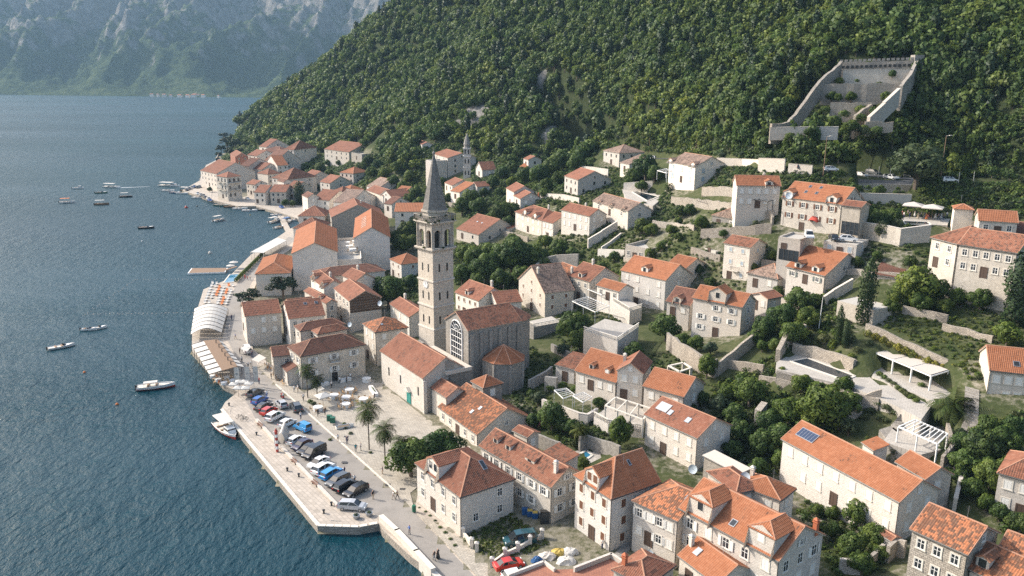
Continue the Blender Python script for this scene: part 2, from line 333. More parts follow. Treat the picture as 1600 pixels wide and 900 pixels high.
def hit(px,py,dz=0.0):
 d=ray(px,py);D=np.arange(70,1400,2.0)
 z=zland(d[0]*D,d[1]*D)+dz;h=CAMH+d[2]*D;k=np.nonzero(h<=z)[0]
 if not len(k):return atz(px,py,0)if d[2]<0 else atD(px,py,1000)
 i=k[0]
 if i==0:return Vector((d[0]*D[0],d[1]*D[0],float(z[0])))
 g0=h[i-1]-z[i-1];g1=h[i]-z[i];t=g0/(g0-g1+1e-9);DD=D[i-1]+2*t
 return Vector((d[0]*DD,d[1]*DD,float(h[i-1]*(1-t)+h[i]*t)-dz))
# ground sheets
FOOT=[]
def flat(px,z,name=None,m=None,thick=None):
 P=[tuple(atz(x,y,z)[:2])for x,y in px];FLATS.append((P,z));return P
RD_PX=[(940,241,33),(1000,247,35.5),(1060,248,39),(1130,255,42),(1200,262,42.6),(1300,269,42.0),(1400,277,41.4),(1500,286,41),(1620,298,41)]
RD=[tuple(atz(x,y,z))for x,y,z in RD_PX];d_=ray(1700,305);RD.append((d_[0]*235,d_[1]*235,41.5))
RD=[(RD[0][0]-30,RD[0][1]+60,31)]+RD
ROADS.append((RD,4.5))
rw=random.Random(5)
def strip(pts,w0,w1,mb,dz=0):
 P=[Vector(p)for p in pts];a=[];b=[]
 for i,p in enumerate(P):
  t=(P[min(i+1,len(P)-1)]-P[max(i-1,0)]);n=Vector((-t.y,t.x,0)).normalized();a.append(p+n*w0+Vector((0,0,dz)));b.append(p+n*w1+Vector((0,0,dz)))
 for i in range(len(P)-1):mb.poly([a[i],b[i],b[i+1],a[i+1]])
def wallrun(name,label,px,z,h,th=.5,m='rub',cat='wall',closed=False,zs=None,ground=False,cap=True,pts=None,group=None,bot=3):
 """a wall along a pixel polyline whose top runs at height z (or z per point)"""
 if pts is None:
  pts=[atz(x,y,(zs[i]if zs else z))for i,(x,y)in enumerate(px)]
 if closed:pts=pts+[pts[0]]
 if m in('rub','stg')and h>1.2:
  q=[pts[0]]
  for a,b in zip(pts[:-1],pts[1:]):
   n=max(1,int((b-a).length/1.9));q+=[a.lerp(b,k/n)+(Vector((rw.uniform(-.1,.1),rw.uniform(-.1,.1),rw.uniform(-.38,.16)))if k<n else Vector())for k in range(1,n+1)]
  pts=q;cap=False
 o=pts[0].copy();o.z-=h;r=empty(name,o,label,cat,group)
 w=MB();c=MB()
 for p,q in zip(pts[:-1],pts[1:]):
  d=(q-p);n=Vector((-d.y,d.x,0)).normalized()*th/2;e=Vector((d.x,d.y,0)).normalized()*th*(.25 if cap else .04);p=p-e;q=q+e
  k=Vector((0,0,h+bot));w.hexa([p-n-k,q-n-k,q+n-k,p+n-k],[p-n,q-n,q+n,p+n])
  if cap:n=n*1.15;k=Vector((0,0,.1));u=Vector((0,0,.004));c.hexa([p-n+u,q-n+u,q+n+u,p+n+u],[p-n+k,q-n+k,q+n+k,p+n+k])
 w.build('masonry',M[m],r)
 if cap:c.build('coping',M['trim' if m in('stw','pla')else('rub' if m=='rub' else 'st')],r)
 return r
# roof tiles
NT_TRI=[0]
class TM:
 def __init__(s):s.v=[];s.q=[];s.uv=[];s.n=0;s.u0=random.uniform(0,50)
 def add(s,P,e0,e1,cw=.3,rh=.42,amp=.085,lift=.03):
  P=np.array([tuple(p)for p in P],float);t=np.array(e1,float)-np.array(e0,float);t/=np.linalg.norm(t)
  nn=np.zeros(3)
  for i in range(1,len(P)-1):nn+=np.cross(P[i]-P[0],P[i+1]-P[0])
  if np.linalg.norm(nn)<1e-6:return
  nn/=np.linalg.norm(nn)
  if nn[2]<0:nn=-nn
  sl=np.cross(nn,t)
  if sl[2]<0:sl=-sl
  e=np.array(e0,float);U=(P-e)@t;V=(P-e)@sl;u0,u1=U.min(),U.max()
  if u1-u0<.3 or V.max()-V.min()<.3:return
  nc=max(1,int(round((u1-u0)/cw)));offs=np.array([0,.3,.7]);us=(np.arange(nc)[:,None]+offs[None]).ravel()*((u1-u0)/nc)+u0;us=np.append(us,u1)
  hh=np.append(np.tile(np.array([0,amp,amp*.85]),nc),0)
  ue=np.clip(us,u0+1e-4,u1-1e-4);lo=np.full(us.shape,1e9);hi=np.full(us.shape,-1e9)
  for i in range(len(P)):
   a,b=i,(i+1)%len(P)
   if abs(U[b]-U[a])<1e-6:continue
   k=(ue-U[a])/(U[b]-U[a]);ok=(k>=0)&(k<=1);v=V[a]+k*(V[b]-V[a])
   lo=np.where(ok,np.minimum(lo,v),lo);hi=np.where(ok,np.maximum(hi,v),hi)
  vmin,vmax=V.min(),V.max();nr=max(1,int(math.ceil((vmax-vmin)/rh)))
  rows=vmin+np.arange(nr+1)*rh;rows[-1]=vmax
  b=np.clip(rows[None,:-1],lo[:,None],hi[:,None]);tp=np.clip(rows[None,1:],lo[:,None],hi[:,None])
  step=.02 if nr>1 and rh<1 else 0
  vv=np.stack([b,tp],2)
  h=hh[:,None,None]+lift+np.array([step,0.])[None,None]
  pos=e+us[:,None,None,None]*t+vv[...,None]*sl+h[...,None]*nn
  K=len(us);idx=np.arange(K*nr*2).reshape(K,nr,2)
  q=np.stack([idx[:-1,:,0],idx[1:,:,0],idx[1:,:,1],idx[:-1,:,1]],-1).reshape(-1,4)
  keep=(((vv[:-1,:,1]-vv[:-1,:,0])>.01)|((vv[1:,:,1]-vv[1:,:,0])>.01)).ravel();q=q[keep]
  s.v.append(pos.reshape(-1,3));s.q.append(q+s.n);s.n+=K*nr*2
  uvv=np.stack([np.broadcast_to((us-u0+s.u0)[:,None,None],vv.shape),vv-vmin],-1).reshape(-1,2);s.uv.append(uvv);s.u0+=17.1
 def build(s,m,parent,name='tiles'):
  if not s.v:return
  v=np.concatenate(s.v)-np.array(list(parent['_o']));q=np.concatenate(s.q);uv=np.concatenate(s.uv);NT_TRI[0]+=len(q)*2
  me=bpy.data.meshes.new(name);me.vertices.add(len(v));me.vertices.foreach_set('co',v.astype(np.float32).ravel())
  me.loops.add(len(q)*4);me.loops.foreach_set('vertex_index',q.astype(np.int32).ravel());me.polygons.add(len(q))
  me.polygons.foreach_set('loop_start',np.arange(0,len(q)*4,4,dtype=np.int32));me.update(calc_edges=True)
  l=me.uv_layers.new(name='UVMap');l.data.foreach_set('uv',uv[q.ravel()].astype(np.float32).ravel());me.materials.append(m)
  ob=bpy.data.objects.new(name,me);COL.objects.link(ob);ob.parent=parent;ob['_o']=parent['_o'];ob['kind']='stuff';return ob
# windows: local x right, +y outward, origin at sill centre
WC={}
def wmesh(key):
 if key in WC:return WC[key]
 kind,w,h=key;mb=MB()
 if kind=='sur':
  for x0,x1,z0,z1 in((-w/2-.16,-w/2,-.12,h+.16),(w/2,w/2+.16,-.12,h+.16),(-w/2,w/2,h,h+.16)):mb.box(x0,x1,-.05,.07,z0,z1)
  mb.box(-w/2-.22,w/2+.22,-.05,.13,-.14,0);r=mb.mesh('window',M['trim'])
 elif kind=='frame':
  for x0,x1,z0,z1 in((-w/2,-w/2+.07,0,h),(w/2-.07,w/2,0,h),(-.04,.04,.07,h-.07),(-w/2+.07,w/2-.07,h-.07,h),(-w/2+.07,w/2-.07,0,.07),(-w/2+.07,-.04,h*.6,h*.6+.05),(.04,w/2-.07,h*.6,h*.6+.05)):mb.box(x0,x1,-.02,.045,z0,z1)
  r=mb.mesh('frame',M['wht'])
 elif kind=='pane':mb.box(-w/2,w/2,-.03,.015,0,h);r=mb.mesh('pane',M['glass'])
 elif kind[:3]=='sh_':
  lw=w/2;mb.box(-lw/2,lw/2,0,.035,0,h)
  n=7
  for i in range(n):z=.08+i*(h-.16)/n;mb.box(-lw/2+.06,lw/2-.06,.035,.055,z,z+(h-.16)/n*.55)
  r=mb.mesh('shutter',M[kind[3:]])
 elif kind[:3]=='far':
  mb.box(-w/2-.12,w/2+.12,-.04,.04,-.1,h+.12);mb.box(-w/2,w/2,-.03,.06,0,h,1);r=mb.mesh('window',[M['trim'],M[{'farg':'glass','farw':'shw','farb':'shb','farl':'shl'}[kind]]])
 elif kind=='door':mb.box(-w/2,w/2,-.04,.05,0,h);mb.box(-w/2-.18,-w/2,-.05,.09,0,h+.18);mb.box(w/2,w/2+.18,-.05,.09,0,h+.18);mb.box(-w/2,w/2,-.05,.09,h,h+.18);mb.box(-.02,.02,.05,.07,.05,h-.05);r=mb.mesh('door',M['dwood'])
 WC[key]=r;return r
STY={'w':('open',None),'wc':('closed','shw'),'wo':('side','shw'),'bc':('closed','shb'),'bo':('side','shb'),'lc':('closed','shl'),'go':('side','shg'),'ww':('mixw','shw'),'bb':('mixb','shb')}
rw=random.Random(5)
def window(parent,p,out,sty='w',w=.95,h=1.35,far=False):
 out=Vector(out);rz=math.atan2(out.y,out.x)-math.pi/2;o=Vector(parent['_o'])
 mode,mt=STY[sty]
 if mode=='mixw':mode=rw.choice(['closed','closed','side','open'])
 if mode=='mixb':mode=rw.choice(['closed','side','side'])
 if far:
  k='farg' if mode in('open','side')else{'shw':'farw','shb':'farb','shl':'farl','shg':'farg'}[mt]
  return inst('window',wmesh((k,w,h)),p,rz,1,parent)
 r=inst('window',wmesh(('sur',w,h)),p,rz,1,parent)
 def sub(n,me,loc,z=0):
  s=bpy.data.objects.new(n,me);COL.objects.link(s);s.parent=r;s.location=loc;s.rotation_euler[2]=z
 if mode!='closed':sub('frame',wmesh(('frame',w,h)),(0,0,0));sub('pane',wmesh(('pane',w,h)),(0,0,0))
 if mode=='closed':sub('shutter',wmesh(('sh_'+mt,w,h)),(-w/4,.012,0));sub('shutter',wmesh(('sh_'+mt,w,h)),(w/4,.012,0))
 if mode=='side':
  sub('shutter',wmesh(('sh_'+mt,w,h)),(-w*.75-.2,.09,0),rw.uniform(-.1,.3));sub('shutter',wmesh(('sh_'+mt,w,h)),(w*.75+.2,.09,0),rw.uniform(-.3,.1))
 return r
HOUSES=[]
def H(name,label,A,C,B,base=None,h=None,roof='gA',p=25,rm='mid',wm='st',fl=None,n=(3,2),st='wc',dorm=(),chim=(),sky=(),cat='house',storey=2.75,door=True,ov=.25,zg=None,w=.95,wh=1.3,parapet=0,tiles=True,pipe=True,far=None,group=None,only=None,deep=1.5):
    # where it stands
 if base is not None:
  g=hit(*base);D=math.hypot(g.x,g.y)
 else:
  d=ray(*C);Ds=np.arange(70,1300,1.5);z=zland(d[0]*Ds,d[1]*Ds)+h;hh=CAMH+d[2]*Ds;k=np.nonzero(hh<=z)[0];D=Ds[k[0]]if len(k)else 900
 if zg is not None and h is not None:D=(zg+h-CAMH)/ray(*C)[2]
 C3=atD(C[0],C[1],D);ze=C3.z;g0=zl(C3.x,C3.y)if zg is None else zg;hgt=ze-g0
 A3=atz(A[0],A[1],ze)if not isinstance(A,(int,float))else None
 B3=atz(B[0],B[1],ze)if not isinstance(B,(int,float))else None
 if A3 is None:
  vb=(B3-C3).normalized();va=Vector((vb.y,-vb.x,0));va=va if va.x<0 else-va;A3=C3+va*A
 a=(A3-C3);La=a.length;a.normalize();b=Vector((-a.y,a.x,0))
 if B3 is None:b=b if b.y>0 else-b;Lb=B
 else:
  if b.dot(B3-C3)<0:b=-b
  Lb=max(2.0,abs((B3-C3).dot(b)))
 far=(D>285)if far is None else far
 def W(x,y,z):return C3+a*x+b*y+Vector((0,0,z-ze))
 corners=[W(0,0,0),W(La,0,0),W(La,Lb,0),W(0,Lb,0)]
 zb=min(float(zland(np.array([q.x]),np.array([q.y]))[0])for q in corners);zb=min(zb,g0)-deep
 HOUSES.append((label,D,La,Lb,hgt,g0));FOOT.append([(q.x,q.y)for q in corners])
 ctr=W(La/2,Lb/2,g0);root=empty(name,ctr,label,cat,group);tp=math.tan(math.radians(p))
 typ,ax=roof[0],(roof[1]if len(roof)>1 else 'A')
 along,across=(La,Lb)if ax=='A' else(Lb,La)
 def R(s,c,z):return W(s,c,z)if ax=='A' else W(c,s,z)
 rise=across/2*tp
 i=ov
 def zr(s,c):
  if typ=='f':return 0
  if typ=='s':return c*tp
  v=min(c,across-c)*tp
  if typ in 'hx':v=min(v,s*tp*hipk)
  if typ in 'hy':v=min(v,(along-s)*tp*hipk)
  return max(v,0)
 hipk=1.0
    # walls
 mw=MB();flr=zb
 lo=[R(i,i,flr),R(along-i,i,flr),R(along-i,across-i,flr),R(i,across-i,flr)]
 def side(p0,p1):
  mid=((p0[0]+p1[0])/2,(p0[1]+p1[1])/2);pts=[R(*p0,flr),R(*p1,flr),R(*p1,ze+zr(*p1)-.02)]
  if zr(*mid)>max(zr(*p0),zr(*p1))+.2 and typ=='g' or(typ in 'xy' and zr(*mid)>max(zr(*p0),zr(*p1))+.2):pts.append(R(*mid,ze+zr(*mid)-.03))
  pts.append(R(*p0,ze+zr(*p0)-.02));mw.poly(pts)
 q=[(i,i),(along-i,i),(along-i,across-i),(i,across-i)]
 c_=(R(*q[1],0)-R(*q[0],0)).cross(R(*q[2],0)-R(*q[1],0)).z
 if c_<0:q=q[::-1]
 for k in range(4):side(q[k],q[(k+1)%4])
 if typ=='f':
  if parapet:
   for k in range(4):
    p0=R(*q[k],ze+parapet);p1=R(*q[(k+1)%4],ze+parapet);nd=(p1-p0).normalized();inn=Vector((-nd.y,nd.x,0))*.17
    mw.obar(p0+inn,p1+inn,.34,parapet+.05)
 mw.build('wall',M[wm],root)
    # roof
 slab=MB();T=TM();rc=MB();cw,rh=(.3,.42)if D<200 else((.34,.9)if D<300 else(.7,99))
 amp=.09 if D<300 else .12
 def plane(pts,e0,e1):
  pts=[Vector(x)for x in pts];n=(pts[1]-pts[0]).cross(pts[2]-pts[0]).normalized();n=n if n.z>0 else-n
  slab.add([x-n*.0 for x in pts]+[x-n*.14 for x in pts],[tuple(range(len(pts))),tuple(range(2*len(pts)-1,len(pts)-1,-1))]+[(k,k+len(pts),(k+1)%len(pts)+len(pts),(k+1)%len(pts))for k in range(len(pts))])
  if tiles:T.add(pts,e0,e1,cw,rh,amp)
 def cap(p0,p1,r=.13):rc.tube(Vector(p0)+Vector((0,0,.05)),Vector(p1)+Vector((0,0,.05)),r,n=6)
 E=lambda s,c:R(s,c,ze)
 if typ=='f':slab.poly([R(i,i,ze-.1),R(along-i,i,ze-.1),R(along-i,across-i,ze-.1),R(i,across-i,ze-.1)])
 elif typ=='s':plane([E(0,0),E(along,0),R(along,across,ze+across*tp),R(0,across,ze+across*tp)],E(0,0),E(along,0))
 else:
  ins=across/2
  s0=ins if typ in 'hx' else 0;s1=along-ins if typ in 'hy' else along
  if s1<s0+.01:s0=s1=along/2;hipk=across/along;rise=across/2*tp
  r0=R(s0,across/2,ze+rise);r1=R(s1,across/2,ze+rise)
  plane([E(0,0),E(along,0),r1,r0]if(r1-r0).length>.05 else[E(0,0),E(along,0),r0],E(0,0),E(along,0))
  plane([E(along,across),E(0,across),r0,r1]if(r1-r0).length>.05 else[E(along,across),E(0,across),r0],E(along,across),E(0,across))
  if typ in 'hx':plane([E(0,across),E(0,0),r0],E(0,across),E(0,0));cap(E(0,0),r0);cap(E(0,across),r0)
  if typ in 'hy':plane([E(along,0),E(along,across),r1],E(along,0),E(along,across));cap(E(along,0),r1);cap(E(along,across),r1)
  cap(r0,r1)
  for s,yes in((0,typ in 'gy'),(along,typ in 'gx')):
   if yes and D<260:cap(E(s,0),R(s,across/2,ze+rise),.09);cap(E(s,across),R(s,across/2,ze+rise),.09)
 rf=slab.build('roof',M['eave']if typ!='f' else M['con'],root)
 if tiles and typ!='f':T.build(M[rm],rf)
 if rc.v:rc.build('ridge_tiles',M['ridge'],rf)
    # facades
 nA,nB=n;fl=fl if fl is not None else max(1,int(round((hgt-.4)/storey)))
 def facade(L,cnt,P,out,sd):
  if not cnt:return
  for f in range(fl):
   z=ze-.75-wh-f*storey
   for k in range(cnt):
    u=L*(k+.5)/cnt+rw.uniform(-.12,.12)*min(1,L/cnt*.2);pt=P(u,z);gz=zl(pt.x+out.x*.4,pt.y+out.y*.4)if zg is None else zg
    if only and(sd,f,k)in only:continue
    if f==fl-1 and door and sd=='A' and k==cnt//2 and z>gz-1.5:
     pt.z=max(gz,z-1.2);pt.z=min(pt.z,z+.2);inst('door',wmesh(('door',1.1,2.1)),pt,math.atan2(out.y,out.x)-math.pi/2,1,root);continue
    if z<gz+.35:continue
    if rw.random()<.06:continue
    window(root,pt,out,st,w,wh,far)
 facade(La-1,nA,lambda u,z:W(u+.5,i-.0,z),-b,'A');facade(Lb-1,nB,lambda u,z:W(i-.0,u+.5,z),-a,'B')
 if roof=='gA' and rise>1.9 and nB:window(root,W(i,Lb/2,ze+rise*.12),-a,st,.7,.9,far)
 if roof=='gB' and rise>1.9 and nA:window(root,W(La/2,i,ze+rise*.12),-b,st,.7,.9,far)
    # dormers on an eaves side
 for dm in dorm:
  sd,t,wd,hd,se=dm[:5];kd=dm[5]if len(dm)>5 else 'g';pd=math.tan(math.radians(dm[6]if len(dm)>6 else 24));wst=dm[7]if len(dm)>7 else 'w';nw=dm[8]if len(dm)>8 else 1
  if sd=='A':X=lambda u,v,z:W(u,v,z);L=La;out=-b
  else:X=lambda u,v,z:W(v,u,z);L=Lb;out=-a
  c=L*t;se=max(se,i-.02);zf=se*tp if se>.4 else-.4;zt=zf+hd if se>.4 else hd;w2=wd/2;zz=zt+w2*pd*(0 if kd=='s' else 1)
  bk=lambda z:min(z/tp,(across/2))
  mb=MB();e=.15
  if kd=='s':
   back=min(zt/tp*1.5,across/2);zbk=back*tp
   mb.poly([X(c-w2,se,ze+zf),X(c+w2,se,ze+zf),X(c+w2,se,ze+zt),X(c-w2,se,ze+zt)])
   for u in(c-w2,c+w2):mb.poly([X(u,se,ze+zf),X(u,se,ze+zt),X(u,back,ze+zbk)])
  else:
   mb.poly([X(c-w2,se,ze+zf),X(c+w2,se,ze+zf),X(c+w2,se,ze+zt),X(c,se,ze+zz),X(c-w2,se,ze+zt)])
   for u in(c-w2,c+w2):mb.poly([X(u,se,ze+zf),X(u,se,ze+zt),X(u,bk(zt),ze+zt),X(u,min(bk(zf),bk(zt)),ze+zf)])
  dr=mb.build('dormer',M[wm if D<180 else 'pla'],root)
  sb=MB();T2=TM();sv=slab,T;slab,T=sb,T2
  if kd=='s':plane([X(c-w2-e,se-e,ze+zt),X(c+w2+e,se-e,ze+zt),X(c+w2+e,back,ze+zbk),X(c-w2-e,back,ze+zbk)],X(c-w2,se,ze+zt),X(c+w2,se,ze+zt))
  else:
   zze=zt-e*pd;hb=0
   if kd=='h':hb=w2*.9
   f0=X(c,se-e+hb,ze+zz);k0=X(c,bk(zz),ze+zz)
   for sg in(-1,1):
    l0=X(c+sg*(w2+e),se-e,ze+zze);l1=X(c+sg*(w2+e),bk(zze),ze+zze);plane([l0,l1,k0,f0],l0,l1)
   if hb:plane([X(c-w2-e,se-e,ze+zze),X(c+w2+e,se-e,ze+zze),f0],X(c-w2,se-e,ze+zze),X(c+w2,se-e,ze+zze))
   for pnt in((k0,f0),)+(((f0,X(c-w2-e,se-e,ze+zze)),(f0,X(c+w2+e,se-e,ze+zze)))if hb else()):sb.tube(pnt[0]+Vector((0,0,.05)),pnt[1]+Vector((0,0,.05)),.1,n=5)
  slab,T=sv
  r2=sb.build('roof',M['ridge'],dr)
  T2.build(M[rm],dr)
  hw=min(1.2,hd-.25 if se>.4 else 1.2);ww=min(.9,wd*.6/nw)
  for k in range(nw):
   u=c+(k-(nw-1)/2)*wd/nw*.85;zz0=ze+(zf+.12 if se>.4 else hd-hw-.15)
   wi=window(dr,X(u,se,zz0),out,'w' if wst in('ww','bb')else wst,ww if ww>.5 else .5,hw,True)
    # chimneys (s, c, height)
 for cs,cc,chh,*brk in chim:
  s,c=cs*La,cc*Lb;zz=ze+(zr(s,c)if ax=='A' else zr(c,s))
  mb=MB();P=lambda u,v,z:W(s+u,c+v,z);k=.28
  mb.hexa([P(-k,-k,zz-.6),P(k,-k,zz-.6),P(k,k,zz-.6),P(-k,k,zz-.6)],[P(-k,-k,zz+chh),P(k,-k,zz+chh),P(k,k,zz+chh),P(-k,k,zz+chh)])
  ch=mb.build('chimney',M['brick']if brk else M['stw'],rf)
  k=.38;mb=MB()
  mb.hexa([P(-k,-k,zz+chh),P(k,-k,zz+chh),P(k,k,zz+chh),P(-k,k,zz+chh)],[P(-k,-k,zz+chh+.1),P(k,-k,zz+chh+.1),P(k,k,zz+chh+.1),P(-k,k,zz+chh+.1)])
  k=.2
  for u in(-k,k):
   for v in(-k,k):mb.tube(P(u,v,zz+chh+.1),P(u,v,zz+chh+.35),.06,n=4)
  k=.36;mb.add([P(-k,-k,zz+chh+.35),P(k,-k,zz+chh+.35),P(k,k,zz+chh+.35),P(-k,k,zz+chh+.35),P(0,0,zz+chh+.65)],[(0,1,4),(1,2,4),(2,3,4),(3,0,4),(3,2,1,0)])
  mb.build('chimney_cap',M['brick']if brk else M['trim'],rf)
    # roof lights (side, t along, f up the slope, w, l)
 for sk in sky:
  sd,t,f,sw,sl_=sk[:5];smat=sk[5]if len(sk)>5 else 'glass'
  X=(lambda u,v,z:W(u,v,z))if sd=='A' else(lambda u,v,z:W(v,u,z));L=La if sd=='A' else Lb;ac=Lb if sd=='A' else La
  c=L*t;v0=ac/2*f;co,si=math.cos(math.radians(p)),math.sin(math.radians(p));nn=(Vector((0,0,co))+(-b if sd=='A' else-a)*si)
  def Q(du,dv,dn):return X(c+du,v0+dv*co,ze+(v0+dv*co)*tp)+nn*dn
  fr=MB();x=sw/2;y=sl_/2
  fr.hexa([Q(-x,-y,.0),Q(x,-y,.0),Q(x,y,.0),Q(-x,y,.0)],[Q(-x,-y,.2),Q(x,-y,.2),Q(x,y,.2),Q(-x,y,.2)]);sf=fr.build('roof_light' if smat=='glass' else('solar_panel' if smat=='solar' else 'roof_hatch'),M['grym'],root)
  x-=.1;y-=.1;fr=MB();fr.hexa([Q(-x,-y,.15),Q(x,-y,.15),Q(x,y,.15),Q(-x,y,.15)],[Q(-x,-y,.215),Q(x,-y,.215),Q(x,y,.215),Q(-x,y,.215)]);fr.build('pane',M[smat if smat!='skyg' else 'shl'],sf)
  if smat=='solar':
   g=MB()
   for k in range(1,6):u=-x+2*x*k/6;g.hexa([Q(u-.02,-y,.21),Q(u+.02,-y,.21),Q(u+.02,y,.21),Q(u-.02,y,.21)],[Q(u-.02,-y,.225),Q(u+.02,-y,.225),Q(u+.02,y,.225),Q(u-.02,y,.225)])
   g.build('frame_bars',M['grym'],sf)
 if pipe and D<210 and typ!='f':
  mb=MB();p0=W(i-.08,i-.08,ze-.2);p1=W(i-.08,i-.08,g0+.1);mb.tube(p0,p1,.06,n=6);mb.build('downpipe',M['pipe'],root)
  if ax=='A' or typ in 'hx':mb=MB();mb.tube(W(0,-.05,ze-.06),W(La,-.05,ze-.06),.07,n=5);mb.build('gutter',M['pipe'],root)
  if ax=='B' or typ in 'hx':mb=MB();mb.tube(W(-.05,0,ze-.06),W(-.05,Lb,ze-.06),.07,n=5);mb.build('gutter',M['pipe'],root)
 root['_f']=[*C3,*a,*b,La,Lb,ze,g0]
 return root
def frame_of(r):f=list(r['_f']);return Vector(f[0:3]),Vector(f[3:6]),Vector(f[6:9]),f[9],f[10],f[11],f[12]
# materials of the setting
def groundmat():
 m,nt,b=mat('slope_ground');t=NT(nt);gm=t.n('NewGeometry');P=gm.outputs['Position']
 def at(n):a=t.n('Attribute');a.attribute_name=n;return a.outputs['Fac']
 n1=t.noise(P,.12,5,.6);n2=t.noise(P,.9,5,.7);n3=t.noise(P,4,4,.7)
 gr=t.ramp(t.math('ADD',t.math('MULTIPLY',n1,.5),t.math('MULTIPLY',n2,.5)),[(.3,(.028,.036,.015)),(.47,(.052,.064,.024)),(.58,(.085,.088,.042)),(.7,(.17,.15,.10))])
 dirt=t.ramp(n2,[(.3,(.08,.08,.045)),(.45,(.15,.14,.095)),(.6,(.22,.20,.155)),(.8,(.30,.27,.22))])
 rk=t.ramp(t.noise(t.vmul(P,(1,1,.6)),.7,6,.75),[(.3,(.07,.068,.06)),(.5,(.19,.18,.165)),(.75,(.34,.325,.30))])
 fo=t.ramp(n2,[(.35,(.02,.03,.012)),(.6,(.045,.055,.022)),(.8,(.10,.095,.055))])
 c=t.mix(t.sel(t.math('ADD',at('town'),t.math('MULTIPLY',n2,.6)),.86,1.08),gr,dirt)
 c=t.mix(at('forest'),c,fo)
 c=t.mix(t.sel(t.math('ADD',at('rock'),t.math('MULTIPLY',n2,.4)),.62,.75),c,rk)
 t.L.new(c,b.inputs['Base Color']);b.inputs['Roughness'].default_value=1;b.inputs['Specular IOR Level'].default_value=.1
 t.bump(t.math('ADD',n2,t.math('MULTIPLY',n3,.4)),.8,.25,b);return m
def pave(name,c1,c2,mo,bw,bh,stain=.3,rot=0.0,ms=.02):
 m,nt,b=mat(name);t=NT(nt);gm=t.n('NewGeometry');P=gm.outputs['Position']
 mp=t.n('Mapping');t.L.new(P,mp.inputs[0]);mp.inputs['Rotation'].default_value=(0,0,rot)
 br=t.n('TexBrick');t.L.new(mp.outputs[0],br.inputs['Vector']);br.inputs['Scale'].default_value=1;br.inputs['Brick Width'].default_value=bw;br.inputs['Row Height'].default_value=bh;br.inputs['Mortar Size'].default_value=ms
 br.inputs['Color1'].default_value=(*c1,1);br.inputs['Color2'].default_value=(*c2,1);br.inputs['Mortar'].default_value=(*mo,1)
 n1=t.noise(P,.35,5,.65);n2=t.noise(P,2.5,4,.7)
 c=t.mix(t.math('MULTIPLY',t.sel(n1,.45,.7),stain),br.outputs['Color'],tuple(x*.5 for x in c2));c=t.mix(t.math('MULTIPLY',t.sel(n2,.5,.75),stain*.8),c,tuple(x*.6 for x in c2))
 t.L.new(c,b.inputs['Base Color']);b.inputs['Roughness'].default_value=.85;t.bump(t.math('SUBTRACT',n2,br.outputs['Fac']),.5,.02,b);return m
M['ground']=groundmat()
M['quay']=pave('pale_quay_slabs',(.46,.395,.325),(.37,.32,.26),(.19,.165,.135),1.1,.7,.35,.9)
M['plaza']=pave('square_paving',(.45,.40,.325),(.35,.31,.25),(.15,.135,.11),.7,.35,.45,.45)
M['asph']=pave('worn_asphalt',(.27,.245,.215),(.255,.23,.20),(.26,.235,.205),3,3,.35)
M['asphr']=pave('dark_road_asphalt',(.10,.10,.10),(.095,.095,.095),(.1,.1,.1),4,4,.3)
M['deck']=pave('pale_terrace_slabs',(.44,.40,.345),(.39,.355,.305),(.27,.245,.21),.8,.8,.3,.5)
M['terr']=pave('terracotta_floor',(.36,.15,.09),(.30,.12,.075),(.2,.1,.07),.4,.4,.4,.5)
def watermat():
 m,nt,b=mat('sea_water');t=NT(nt);gm=t.n('NewGeometry');P=gm.outputs['Position']
 lw=t.noise(P,.004,3,.5)
 c=t.ramp(lw,[(.3,(.0012,.027,.040)),(.7,(.002,.037,.050))])
 t.L.new(c,b.inputs['Base Color']);sy=t.n('SeparateXYZ');t.L.new(P,sy.inputs[0]);rg=t.n('MapRange');t.L.new(t.math('ADD',sy.outputs[1],t.math('MULTIPLY',sy.outputs[0],-.5)),rg.inputs[0]);rg.inputs[1].default_value=150;rg.inputs[2].default_value=620;rg.inputs[3].default_value=.1;rg.inputs[4].default_value=.58;stw=t.sel(t.noise(t.vmul(P,(.25,1,1)),.0045,4,.6),.3,.7);t.L.new(t.math('MULTIPLY',rg.outputs[0],t.math('ADD',.72,t.math('MULTIPLY',stw,.38))),b.inputs['Roughness']);b.inputs['IOR'].default_value=1.33;b.inputs['Specular IOR Level'].default_value=.3
 mp=t.n('Mapping');t.L.new(P,mp.inputs[0]);mp.inputs['Rotation'].default_value=(0,0,math.radians(24));mp.inputs['Scale'].default_value=(1,.5,1)
 a=t.noise(mp.outputs[0],.22,3,.6);d=t.noise(mp.outputs[0],.85,4,.65);e=t.noise(mp.outputs[0],3.5,3,.6)
 gust=t.sel(t.noise(t.vmul(P,(.4,1,1)),.008,4,.6),.35,.65)
 amp=t.math('ADD',.55,t.math('MULTIPLY',gust,.6))
 h=t.math('ADD',t.math('MULTIPLY',a,1.25),t.math('ADD',t.math('MULTIPLY',d,.66),t.math('MULTIPLY',e,.06)))
 bp=t.bump(t.math('MULTIPLY',h,amp),.9,1.0,b)
 return m
M['sea']=watermat()
def pool(name='pool_water',col=(.02,.09,.12)):
 m,nt,b=mat(name);t=NT(nt);gm=t.n('NewGeometry');b.inputs['Base Color'].default_value=(*col,1);b.inputs['Roughness'].default_value=.05
 t.bump(t.noise(gm.outputs['Position'],1.5,3),.3,.05,b);return m
M['poolw']=pool();M['poold']=pool('dark_pool_water',(.012,.022,.032));M['poolb']=pool('blue_pool_water',(.03,.16,.26))
